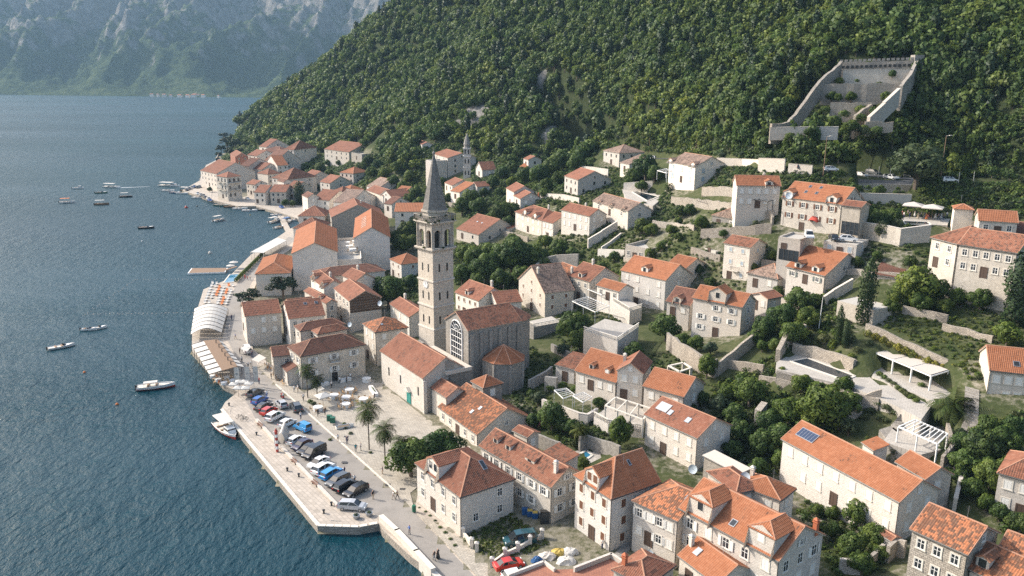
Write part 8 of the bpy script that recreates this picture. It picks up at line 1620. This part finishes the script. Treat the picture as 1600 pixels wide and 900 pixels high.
for i,(A_,B_)in enumerate((((495,607),(513,601)),((530,598),(548,594)),((579,607),(588,620)))):
 a_,b_=atz(*A_,PZ),atz(*B_,PZ);r=empty('long_table',a_,['long white table along the tavern wall by the palms','long laid table beside the arched tavern door','long white table with flowers in front of the church'][i],'table');mb=MB();mb.obar(a_+Vector((0,0,.76)),b_+Vector((0,0,.76)),.95,.74);mb.build('tablecloth',M['wht'],r)
 if i==2:
  fl=leafmesh('flowers',[(*leaves([(t,0,.1,.22)for t in np.linspace(-1.4,1.4,6)],160,.08,310),0)],[M['leafB']]);d=b_-a_;inst('flowers',fl,(a_+b_)/2+Vector((0,0,.76)),math.atan2(d.y,d.x),1,r)
for i in range(14):
 s,t=(i%5)/4,(i//5)/2.5;x=332+s*30+t*4;y=590+s*2+t*12
 if not(i%3):tag(inst('round_table',TBM,atz(x,y,QZ),0,.8),'small laid table at the open end of the pontoon restaurant','table','tables on the pontoon')
 else:tag(inst('chair',CHM2 if i%5==1 else CHM,atz(x,y,QZ),rch.uniform(0,6)),'chair at the open end of the pontoon restaurant','chair','chairs on the pontoon')
for i in range(10):x=414+i*3.0;y=572+i*3.4;tag(inst('chair',CHM,atz(x+rch.uniform(-2,3),y-rch.uniform(0,4),PZ),rch.uniform(0,6)),'chair on the small terrace below the lean-to of the tavern','chair','chairs of the tavern terrace')
for i in range(12):x=544+(i%4)*4.6;y=393-(i%4)*.9-(i//4)*6;tag(inst('round_table' if i%3 else 'chair',TBM if i%3 else CHM,atz(x,y,10.61),0,1),'white round table on the sunny hotel terrace' if i%3 else 'light chair on the sunny hotel terrace','table' if i%3 else 'chair','tables on the hotel terrace' if i%3 else 'chairs on the hotel terrace')
r=empty('canvas_shelter',atz(441,683,QZ),'beige arched canvas shelter between the parked cars','shelter');Q=pz([(434,692),(447,698),(452,680),(440,675)],QZ);mb=MB()
for j in range(8):
 f=lambda a,b,t:a.lerp(b,t)+Vector((0,0,2.5*math.sin(math.pi*(.1+.8*t))))
 mb.poly([f(Q[0],Q[1],j/8),f(Q[0],Q[1],(j+1)/8),f(Q[3],Q[2],(j+1)/8),f(Q[3],Q[2],j/8)])
mb.build('canvas',M['canvg'],r)
for q in Q:mb=MB();mb.tube(q,q+Vector((0,0,.8)),.04,n=4);mb.build('pole',M['grym'],r)
for i,(x,y)in enumerate([(368,606),(384,605),(397,604)]):
 p=atz(x,y,QZ);r=empty('banner',p,['left of three white banners with a small round emblem','middle of three white banners with a small round emblem','right of three white banners with a small round emblem'][i],'banner');mb=MB();mb.tube(p,p+Vector((0,0,5.0)),.05,n=5);mb.build('pole',M['grym'],r)
 mb=MB();mb.box(p.x+.05,p.x+1.1,p.y-.02,p.y+.02,p.z+1.1,p.z+4.9);mb.build('cloth',M['canv'],r);mb=MB();c=p+Vector((.57,-.035,3.3));mb.add([(c.x+math.cos(q*math.pi/6)*.3,c.y,c.z+math.sin(q*math.pi/6)*.3)for q in range(12)],[tuple(range(12))]);mb.build('emblem',M['grym'],r)
p=atz(433.5,706,QZ);r=empty('beacon',p,'small harbour beacon banded red and white beside a white post','beacon')
for k in range(7):mb=MB();mb.tube(p+Vector((0,0,k*.6)),p+Vector((0,0,k*.6+.6)),.27,n=10);mb.build('red_band' if k%2==0 else 'white_band',M['redp' if k%2==0 else 'wht'],r)
mb=MB();mb.lathe(p+Vector((0,0,4.2)),[(.36,0),(.36,.08),(.18,.1),(.18,.45),(.05,.6)],10);mb.build('lantern',M['redp'],r)
p=atz(430,700,QZ);mb=MB();mb.tube(p,p+Vector((0,0,3.4)),.14,n=8);tag(mb.build('white_post',M['wht'],origin=p),'plain white post standing next to the banded beacon','post')
for i,(x,y)in enumerate([(449,736),(358,634),(401,680),(506,802),(467,745),(518,790)]):p=atz(x,y,QZ);mb=MB();mb.lathe(p,[(.2,0),(.15,.1),(.15,.42),(.26,.55),(.2,.68)],10);tag(mb.build('bollard',M['black'],origin=p),['iron bollard in the middle of the parking quay','iron bollard at the upper tip of the parking quay','iron bollard opposite the taxi boat','iron bollard near the quay steps','squat bin-like bollard beside the middle bench','bollard just behind the silver estate car'][i],'bollard')
for i,(A_,B_)in enumerate((((454,721),(461,727)),((486,755),(494,762)),((401,664),(408,670)))):
 a_,b_=atz(*A_,QZ),atz(*B_,QZ);r=empty('bench',a_,['red bench beside the beacon on the quay','red bench opposite the bright blue car','red bench near the parked bicycles'][i],'bench');n_=Vector((-(b_-a_).y,(b_-a_).x,0)).normalized()
 for k in range(3):mb=MB();mb.obar(a_+n_*(k*.16)+Vector((0,0,.46)),b_+n_*(k*.16)+Vector((0,0,.46)),.12,.04);mb.build('slat',M['shb'],r)
 mb=MB();mb.obar(a_+n_*.42+Vector((0,0,.85)),b_+n_*.42+Vector((0,0,.85)),.04,.3);mb.build('backrest',M['shb'],r)
 for t in(.1,.9):q=a_.lerp(b_,t)+n_*.2;mb=MB();mb.box(q.x-.05,q.x+.05,q.y-.2,q.y+.2,q.z,q.z+.42);mb.build('leg',M['black'],r)
for i,(x,y)in enumerate([(557,810),(577,806)]):
 p=atz(x,y,QZ);r=empty('planter',p,['left of two round planters at the quay end','right of two round planters at the quay end'][i],'planter');mb=MB();mb.lathe(p,[(.45,0),(.6,.5),(.6,.62)],12);mb.build('pot',M['grym'],r);inst('shrub',TK['bush'][0][0],p+Vector((0,0,.4)),i,.5,r)
for i,(A_,B_)in enumerate((((401,655),(432,690)),((440,698),(527,789)))):ZW(['low stone kerb wall above the taxi boat','low stone kerb wall between the quay walk and the parked cars'][i],[A_,B_],QZ+.35,.35,'st',.5)
for i,(x,y)in enumerate([(820,803),(828,806),(836,809)]):
 g=hit(x,y);r=empty('waste_container',g,['first blue waste container in the lane','middle blue waste container with yellow rubbish','last blue waste container under the awning'][i],'container');mb=MB();mb.hexa([(g.x-.45,g.y-.4,g.z),(g.x+.45,g.y-.4,g.z),(g.x+.45,g.y+.4,g.z),(g.x-.45,g.y+.4,g.z)],[(g.x-.5,g.y-.45,g.z+.95),(g.x+.5,g.y-.45,g.z+.95),(g.x+.5,g.y+.45,g.z+.95),(g.x-.5,g.y+.45,g.z+.95)]);mb.build('bin',M['blup'],r);mb=MB();mb.box(g.x-.4,g.x+.4,g.y-.35,g.y+.35,g.z+.95,g.z+1.05);mb.build('lid',M['yel' if i else 'blup'],r)
g=hit(851,817);r=empty('vending_machine',g,'black glass-fronted drinks cooler against the row house','drinks cooler');mb=MB();mb.box(g.x-.7,g.x+.7,g.y-.4,g.y+.4,g.z,g.z+2.1);mb.build('cabinet',M['black'],r);mb=MB();mb.box(g.x-.55,g.x+.55,g.y-.42,g.y-.4,g.z+.3,g.z+1.9);mb.build('glass_door',M['glass'],r)
g=hit(612,793)if 0 else atz(647,799,PZ);mb=MB();mb.lathe(g,[(.32,0),(.36,.9),(.3,1.1)],10);tag(mb.build('litter_bin',M['grnp'],origin=g),'green litter bin at the road corner of the hip-roofed house','bin')
for i,(x,y)in enumerate([(515,657),(520,660)]):g=atz(x,y,PZ);mb=MB();mb.box(g.x-.5,g.x+.5,g.y-.4,g.y+.4,g.z,g.z+1.15);tag(mb.build('wheeled_bin',M['grnp'],origin=g),['left green wheeled bin on the promenade','right green wheeled bin on the promenade'][i],'bin')
g=hit(838,796);r=empty('awning',g,'small white awning over the lane shop','awning');n0_=Vector((-.8,-.6,0));mb=MB();t_=Vector((-.6,.8,0));c=g+Vector((.8,.6,2.6));mb.hexa([c-t_*1.3,c+t_*1.3,c+t_*1.3+n0_*1.6-Vector((0,0,.6)),c-t_*1.3+n0_*1.6-Vector((0,0,.6))],[c-t_*1.3+Vector((0,0,.06)),c+t_*1.3+Vector((0,0,.06)),c+t_*1.3+n0_*1.6-Vector((0,0,.54)),c-t_*1.3+n0_*1.6-Vector((0,0,.54))]);mb.build('cloth',M['canv'],r)
def heap(P,r,h,seed,m):
 g=random.Random(seed);mb=MB();n=14;rings=[(1,0),(.85,.45),(.55,.85),(.2,1.0)]
 for k,(a,b_)in enumerate(rings):
  for i in range(n):q=i*2*math.pi/n;w=a*r*g.uniform(.8,1.15);mb.v.append((P.x+math.cos(q)*w*1.5,P.y+math.sin(q)*w,P.z+b_*h*g.uniform(.85,1.1)))
 mb.f=[(k*n+i,k*n+(i+1)%n,(k+1)*n+(i+1)%n,(k+1)*n+i)for k in range(3)for i in range(n)]+[tuple(range(3*n,4*n))];mb.m=[0]*len(mb.f);return mb
for i,(x,y,m_,r_,lb)in enumerate([(839,877,'blup',.9,'blue end of the tarpaulin heap near the red car'),(856,871,'canvg',1.5,'grey-white sheet over the rubble heap'),(873,865,'yel',1.3,'bright yellow tarpaulin over the rubble heap'),(890,864,'canv',1.4,'pale sheet at the right end of the heap'),(885,878,'canv',1.6,'white bags of rubble beside the yellow tarpaulin')]):
 g=hit(x,y);tag(heap(g,r_*.66,.8,i,m_).build('tarpaulin_heap',M[m_],origin=g),lb,'tarpaulin')
for i,(x,y,m_)in enumerate([(1573,622,'pinkc'),(1580,624,'pinkc'),(1587,633,'yel'),(1600,637,'yel')]):
 p=atD(x,y,math.hypot(*atz(1546,579,22.9)[:2])+1.2+i*.8);mb=MB();d=Vector((.92,-.35,0));mb.hexa([p-d*.4,p+d*.4,p+d*.4+Vector((.02,.03,0)),p-d*.4+Vector((.02,.03,0))],[p-d*.4+Vector((0,0,1.2)),p+d*.4+Vector((0,0,1.2)),p+d*.4+Vector((.02,.03,1.2)),p-d*.4+Vector((.02,.03,1.2))]);tag(mb.build('washing',CL['pink']if m_=='pinkc' else M['yel'],origin=p),['first pink cloth on the washing line','second pink cloth on the washing line','long yellow cloth on the washing line','last yellow cloth on the washing line by the frame edge'][i],'washing')
def balcony(root,C,out,w,d,label=None,m='pipe'):
 o=Vector(out).normalized();t_=Vector((-o.y,o.x,0));mb=MB();B=[C-t_*w/2,C+t_*w/2,C+t_*w/2+o*d,C-t_*w/2+o*d];mb.hexa([p-Vector((0,0,.15))for p in B],B);b_=mb.build('balcony',M['trim'],root);mb=MB();U=Vector((0,0,1.0))
 for a0__,a1__ in((B[0],B[3]),(B[3],B[2]),(B[2],B[1])):
  mb.tube(a0__+U,a1__+U,.035,n=4);n=max(2,int((a1__-a0__).length/.22))
  for k in range(n+1):mb.tube(a0__.lerp(a1__,k/n),a0__.lerp(a1__,k/n)+U,.018,n=3,cap=False)
 mb.build('railing',M[m],b_);return b_
def find(s):return next(o for o in S.objects if o.get('label','').startswith(s))
tv=find('tavern on the square');C_,a_,b_,La_,Lb_,ze_,g_0=frame_of(tv);balcony(tv,C_+a_*.25+b_*(Lb_*.50)+Vector((0,0,-2.6)),-a_,2.4,.9)
mb=MB();X=lambda u,v,z:C_+a_*(.22+v)+b_*(Lb_*.5+u)+Vector((0,0,z));slit(mb,X,0,PZ-ze_,.75,1.9,10);mb.build('arched_door',M['black'],tv)
mb=MB();n=10
for k in range(n):q0,q1=math.pi*k/n,math.pi*(k+1)/n;mb.tube(X(.85*math.cos(q0),-.05,PZ-ze_+1.9+.85*math.sin(q0)),X(.85*math.cos(q1),-.05,PZ-ze_+1.9+.85*math.sin(q1)),.13,n=4)
for s in(-.85,.85):mb.tube(X(s,-.05,PZ-ze_),X(s,-.05,PZ-ze_+1.9),.13,n=4)
mb.build('door_surround',M['trim'],tv)
pl=find('three-storey palace');C_,a_,b_,La_,Lb_,ze_,g_0=frame_of(pl)
for z in(-3.2,-7.3):
 for s in(.3,.7):balcony(pl,C_+a_*.2+b_*(Lb_*s)+Vector((0,0,z)),-a_,3.4,1.1);balcony(pl,C_+b_*.2+a_*(La_*s)+Vector((0,0,z)),-b_,3.4,1.1)
th=find('narrow white tower house');C_,a_,b_,La_,Lb_,ze_,g_0=frame_of(th);balcony(th,C_+b_*.2+a_*(La_*.5)+Vector((0,0,-6.6)),-b_,2.2,.8)
bh_=find('big stone house with brown');C_,a_,b_,La_,Lb_,ze_,g_0=frame_of(bh_);c=C_+a_*(La_*.42)+b_*.2+Vector((0,0,-5.1));mb=MB()
for k in range(8):q0,q1=math.pi*k/8,math.pi*(k+1)/8;mb.poly([c+a_*math.cos(q0)*1.3+Vector((0,0,math.sin(q0)*1.3)),c+a_*math.cos(q1)*1.3+Vector((0,0,math.sin(q1)*1.3)),c+a_*math.cos(q1)*1.2-b_*1.1+Vector((0,0,math.sin(q1)*.5-.1)),c+a_*math.cos(q0)*1.2-b_*1.1+Vector((0,0,math.sin(q0)*.5-.1))])
mb.build('door_canopy',M['redp'],bh_)
for i,(x,yb,yt)in enumerate([(1286,276,213),(1087,240,209),(1469,284,212),(1014,243,208)]):
 g=hit(x,yb);D=math.hypot(g.x,g.y);zt_=atD(x,yt,D).z;r=empty('street_lamp',g,['tall rusty lamp post beside the roadside parking','lamp post on the coast road above the villa','lamp post behind the old tree at the parking','lamp post near the roadside house'][i],'street lamp');mb=MB();mb.tube(g,(g.x,g.y,zt_),.14,.08,8);mb.build('pole',M['wood'],r);mb=MB();mb.tube((g.x,g.y,zt_),(g.x+.9,g.y-.4,zt_+.15),.05,n=5);mb.box(g.x+.6,g.x+1.3,g.y-.6,g.y-.2,zt_+.1,zt_+.25);mb.build('lamp_head',M['trim'],r)
g=hit(1279,516);r=empty('flag_pole',g,'bare white pole in the walled garden left of the slim cypress','pole');zt_=atD(1284,464,math.hypot(g.x,g.y)).z;mb=MB();mb.tube(g,(g.x+.2,g.y,zt_),.09,.05,6);mb.build('pole',M['wht'],r)
for i,x in enumerate((1356,1372,1390,1497,1520)):g=hit(x,278 if x<1400 else 288);mb=MB();mb.tube(g,g+Vector((0,0,3.4)),.09,n=5);tag(mb.build('white_post',M['trim'],origin=g),['leftmost pale post at the back of the parking','second pale post at the back of the parking','third pale post at the back of the parking','pale post beside the lone white car','pale post farthest right along the coast road'][i],'post')
for i,(x,y,D_,s)in enumerate([(1083,733,131,.8),(1165,745,118,.75),(1010,858,107,.7),(1015,866,106,.7),(813,651,150,.6),(594,474,201,.7),(547,507,186,.6),(1233,306,222,.9)]):
 p=atD(x,y,D_);r=empty('satellite_dish',p,['dish at the foot of the patchy-roofed three-storey house','dish on the chimney of the brown-orange rear wing','upper of two dark dishes beside the mottled house end','lower of two dark dishes beside the mottled house end','white dish in the lane by the mottled roof','white dish on the brown-gabled house','dish on the small pyramid roof','dish at the left gable of the big brown-shuttered house'][i],'satellite dish');q=Vector((-.5,-.8,.35)).to_track_quat('Z','Y');mb=MB()
 R3=[[p+q@Vector((math.cos(k*math.pi/6)*s*a_,math.sin(k*math.pi/6)*s*a_,.25*s*a_*a_))for k in range(12)]for a_ in(1,.6,.2)];mb.add(R3[0]+R3[1]+R3[2],[(j*12+k,j*12+(k+1)%12,(j+1)*12+(k+1)%12,(j+1)*12+k)for j in(0,1)for k in range(12)]+[tuple(range(24,36))]);mb.build('dish',M['shl'],r);mb=MB();mb.tube(p,p-Vector((0,-.1,1.3)),.05,n=5);mb.tube(p,p+q@Vector((0,0,.7*s)),.02,n=4);mb.build('bracket',M['pipe'],r)
p=atz(539,668,PZ);r=empty('boat_planter',p,'white rowing boat used as a planter on the promenade','planter',rz=.4);r['_o']=[0,0,0];mb=MB();hull(3.6,1.3,.5,mb);part(r,mb,'hull',M['wht']);mb=MB();mb.box(-1.4,.9,-.4,.4,.3,.42);part(r,mb,'soil',M['soil'])
for i,(x,y)in enumerate([(541,682),(524,664),(538,722),(629,764),(606,757)]):
 q=atz(x,y,PZ+.006);mb=MB();mb.box(q.x-.5,q.x+.5,q.y-.35,q.y+.35,q.z-.01,q.z+.004);tag(mb.build('drain_cover',M['pipe'],origin=q),['iron drain cover between the boat planter and a palm','iron drain cover near the wheeled bins','iron drain cover left of the tallest palm','iron drain cover at the road kerb near the house corner','iron drain cover in front of the big round tree'][i],'drain cover')
def bike(x,y,rz,lb):
 p=atz(x,y,QZ);r=empty('bicycle',p,lb,'bicycle',rz=rz);r['_o']=[0,0,0]
 for xx in(-.5,.5):
  mb=MB()
  for k in range(12):a,b=k*math.pi/6,(k+1)*math.pi/6;mb.tube((xx+math.cos(a)*.33,0,.35+math.sin(a)*.33),(xx+math.cos(b)*.33,0,.35+math.sin(b)*.33),.03,n=4)
  part(r,mb,'wheel',M['tyre'])
 mb=MB()
 for a,b in(((-.5,0,.35),(-.1,0,.35)),((-.1,0,.35),(-.25,0,.85)),((-.1,0,.35),(.4,0,.8)),((-.22,0,.78),(.4,0,.8)),((.5,0,.35),(.38,0,1.0))):mb.tube(a,b,.03,n=4)
 part(r,mb,'frame',M['black']);mb=MB();mb.box(-.4,-.15,-.07,.07,.85,.92);part(r,mb,'saddle',M['black']);mb=MB();mb.tube((.38,-.28,1.0),(.38,.28,1.0),.025,n=4);part(r,mb,'handlebar',M['grym'])
bike(375,654,.3,'left of two bicycles standing on the parking quay');bike(382,657,.6,'right of two bicycles standing on the parking quay')
for i,(x,y,s,t,d)in enumerate([(598,742,'navy','beige',None),(470,655,'white','navy',None),(405,600,'red','navy',None),(378,566,'white','black',None),(368,530,'blue','beige',None),(386,519,'white','white','white'),(362,500,'navy','navy',None),(383,436,'red','red',None),(387,438,'red','navy',None),(391,437,'white','grey',None),(585,625,'black','black',None),(497,650,'black','black',None),(508,648,'black','black',None),(534,640,'white','black',None),(420,577,'beige','navy',None),(398,583,'teal','grey',None),(528,690,'white','beige',None),(640,835,'blue','grey',None)]):
 person(x,y,QZ if x<420 or y>730 else PZ,['stroller on the pavement by the big round tree','person by the dark grey car in the road','person in red by the white banners','waiter in black and white near the white van','person in blue in the shaded promenade','woman in a white dress by the seafront house','dark figure far up the shaded promenade','first of two people in red beside the clipped hedge','second of two people in red beside the clipped hedge','person in white beside the two in red','dark figure near the church door','black-dressed seated guest beside the square parasol','second black-dressed guest beside the square parasol','waiter among the round tables','person in beige at the tavern terrace wall','person in teal near the white banners','person in white by the promenade kerb','person in blue on the lower road'][i],s,t,None,d)
for i,(A_,B_)in enumerate((((363,672),(358,634)),((370,690),(401,680)))):
 a_,b_=atz(*A_,.9),atz(*B_,QZ+.4);mb=MB();m_=(a_+b_)/2-Vector((0,0,.25));mb.tube(a_,m_,.03,n=4);mb.tube(m_,b_,.03,n=4);tag(mb.build('mooring_rope',M['canvg'],origin=a_),['mooring rope from the taxi boat to the upper bollard','mooring rope from the taxi boat to the nearer bollard'][i],'rope')
for i,(Q,z,m_)in enumerate([([(393,562),(404,566),(416,559),(405,553)],3.6,'canvg'),([(376,545),(386,549),(392,543),(383,539)],3.2,'canv'),([(490,607),(497,612),(507,607),(500,603)],2.9,'canv')]):
 P=pz(Q,z);r=empty('market_awning',(P[0].x,P[0].y,QZ),['beige shop awning on stone posts in front of the seafront house','small white tent by the white van','low white awning at the tavern corner'][i],'awning');mb=MB();slabq(mb,P,.08);mb.build('cloth',M[m_],r)
 for q in P:mb=MB();mb.tube((q.x,q.y,QZ),(q.x,q.y,z-.08),.09 if i==0 else .04,n=5);mb.build('post',M['trim'],r)
ra=random.Random(31)
for i,o in enumerate([o for o in S.objects if o.get('_f')is not None and math.hypot(o.location.x,o.location.y)<235 and o.get('category')=='house']):
 C_,a_,b_,La_,Lb_,ze_,g_0=frame_of(o)
 if ra.random()<.55 or Lb_<5:continue
 q=C_+a_*La_*ra.uniform(.3,.7)+b_*Lb_*.5+Vector((0,0,Lb_*.26));mb=MB();mb.tube(q,q+Vector((0,0,1.9)),.025,n=4)
 for k in range(4):mb.tube(q+Vector((-.35,0,1.2+k*.18)),q+Vector((.35,0,1.2+k*.18)),.012,n=3)
 mb.build('aerial',M['grym'],o)
# labels of plants told apart by the house they stand next to
FW=set('with and of a an the in on by at to from its beside behind above below under over between right left near into before against along up half two one three small little big great broad low high'.split())
def short(l):
 w=l.replace(',','').split()[:7]
 for i in range(3,len(w)):
  if w[i]in('with','beside','behind','above','below','under','between','against','whose','leading','just','facing','right','cut','tucked','joined','before','and','against','running'):w=w[:i]if i>=3 else w;break
 while len(w)>2 and w[-1]in FW:w.pop()
 return ' '.join(w)
HS=[(o.location.x,o.location.y,short(o['label']))for o in S.objects if o.parent is None and o.get('_f')is not None]
from collections import defaultdict
ORD=['nearest','second nearest','third nearest','fourth nearest','fifth nearest','sixth nearest','seventh nearest','eighth nearest','ninth nearest','tenth nearest','eleventh nearest','twelfth nearest','thirteenth nearest','fourteenth nearest','fifteenth nearest','sixteenth nearest','seventeenth nearest','eighteenth nearest']
gr_=defaultdict(list)
for o in S.objects:
 if o.parent is None and o.get('group')and o.get('category')in('tree','shrub','pine tree')and o['group']!='trees at the foot of the wooded hillside':
  x,y=o.location.x,o.location.y;q=sorted(((x-a)**2+(y-b)**2,a,b,s)for a,b,s in HS)[0];d2,a,b,s=q
  px,_,_=proj(x,y,o.location.z);qx,_,_=proj(a,b,o.location.z);rel=('right of' if px>qx else 'left of')if abs(px-qx)>abs(math.hypot(x,y)-math.hypot(a,b))*4 else('behind' if math.hypot(x,y)>math.hypot(a,b)else 'in front of')
  n={'broadleaf_tree':'green tree','olive_tree':'grey-green tree','shrub':'shrub','umbrella_pine':'dark pine'}.get(o.name.split('.')[0],'plant');gr_[(n,rel,s)].append((d2,o))
for(n,rel,s),L in gr_.items():
 L.sort(key=lambda t:t[0])
 for i,(_,o)in enumerate(L):o['label']='%s %s the %s'%(n,rel,s)if len(L)==1 else '%s %s %s the %s'%(ORD[min(i,17)],n,rel,s)
# air
mb=MB();mb.hexa([(-6000,-1500,-8),(6000,-1500,-8),(6000,6500,-8),(-6000,6500,-8)],[(-6000,-1500,1500),(6000,-1500,1500),(6000,6500,1500),(-6000,6500,1500)])
hm=bpy.data.materials.new('haze');hm.use_nodes=True;nt=hm.node_tree;nt.nodes.clear();out=nt.nodes.new('ShaderNodeOutputMaterial');pv=nt.nodes.new('ShaderNodeVolumePrincipled')
pv.inputs['Color'].default_value=(.48,.76,1.0,1);pv.inputs['Density'].default_value=.000075;pv.inputs['Anisotropy'].default_value=0
nt.links.new(pv.outputs[0],out.inputs['Volume']);ho=mb.build('haze',hm,kind='stuff')
print('objects',len(S.objects))
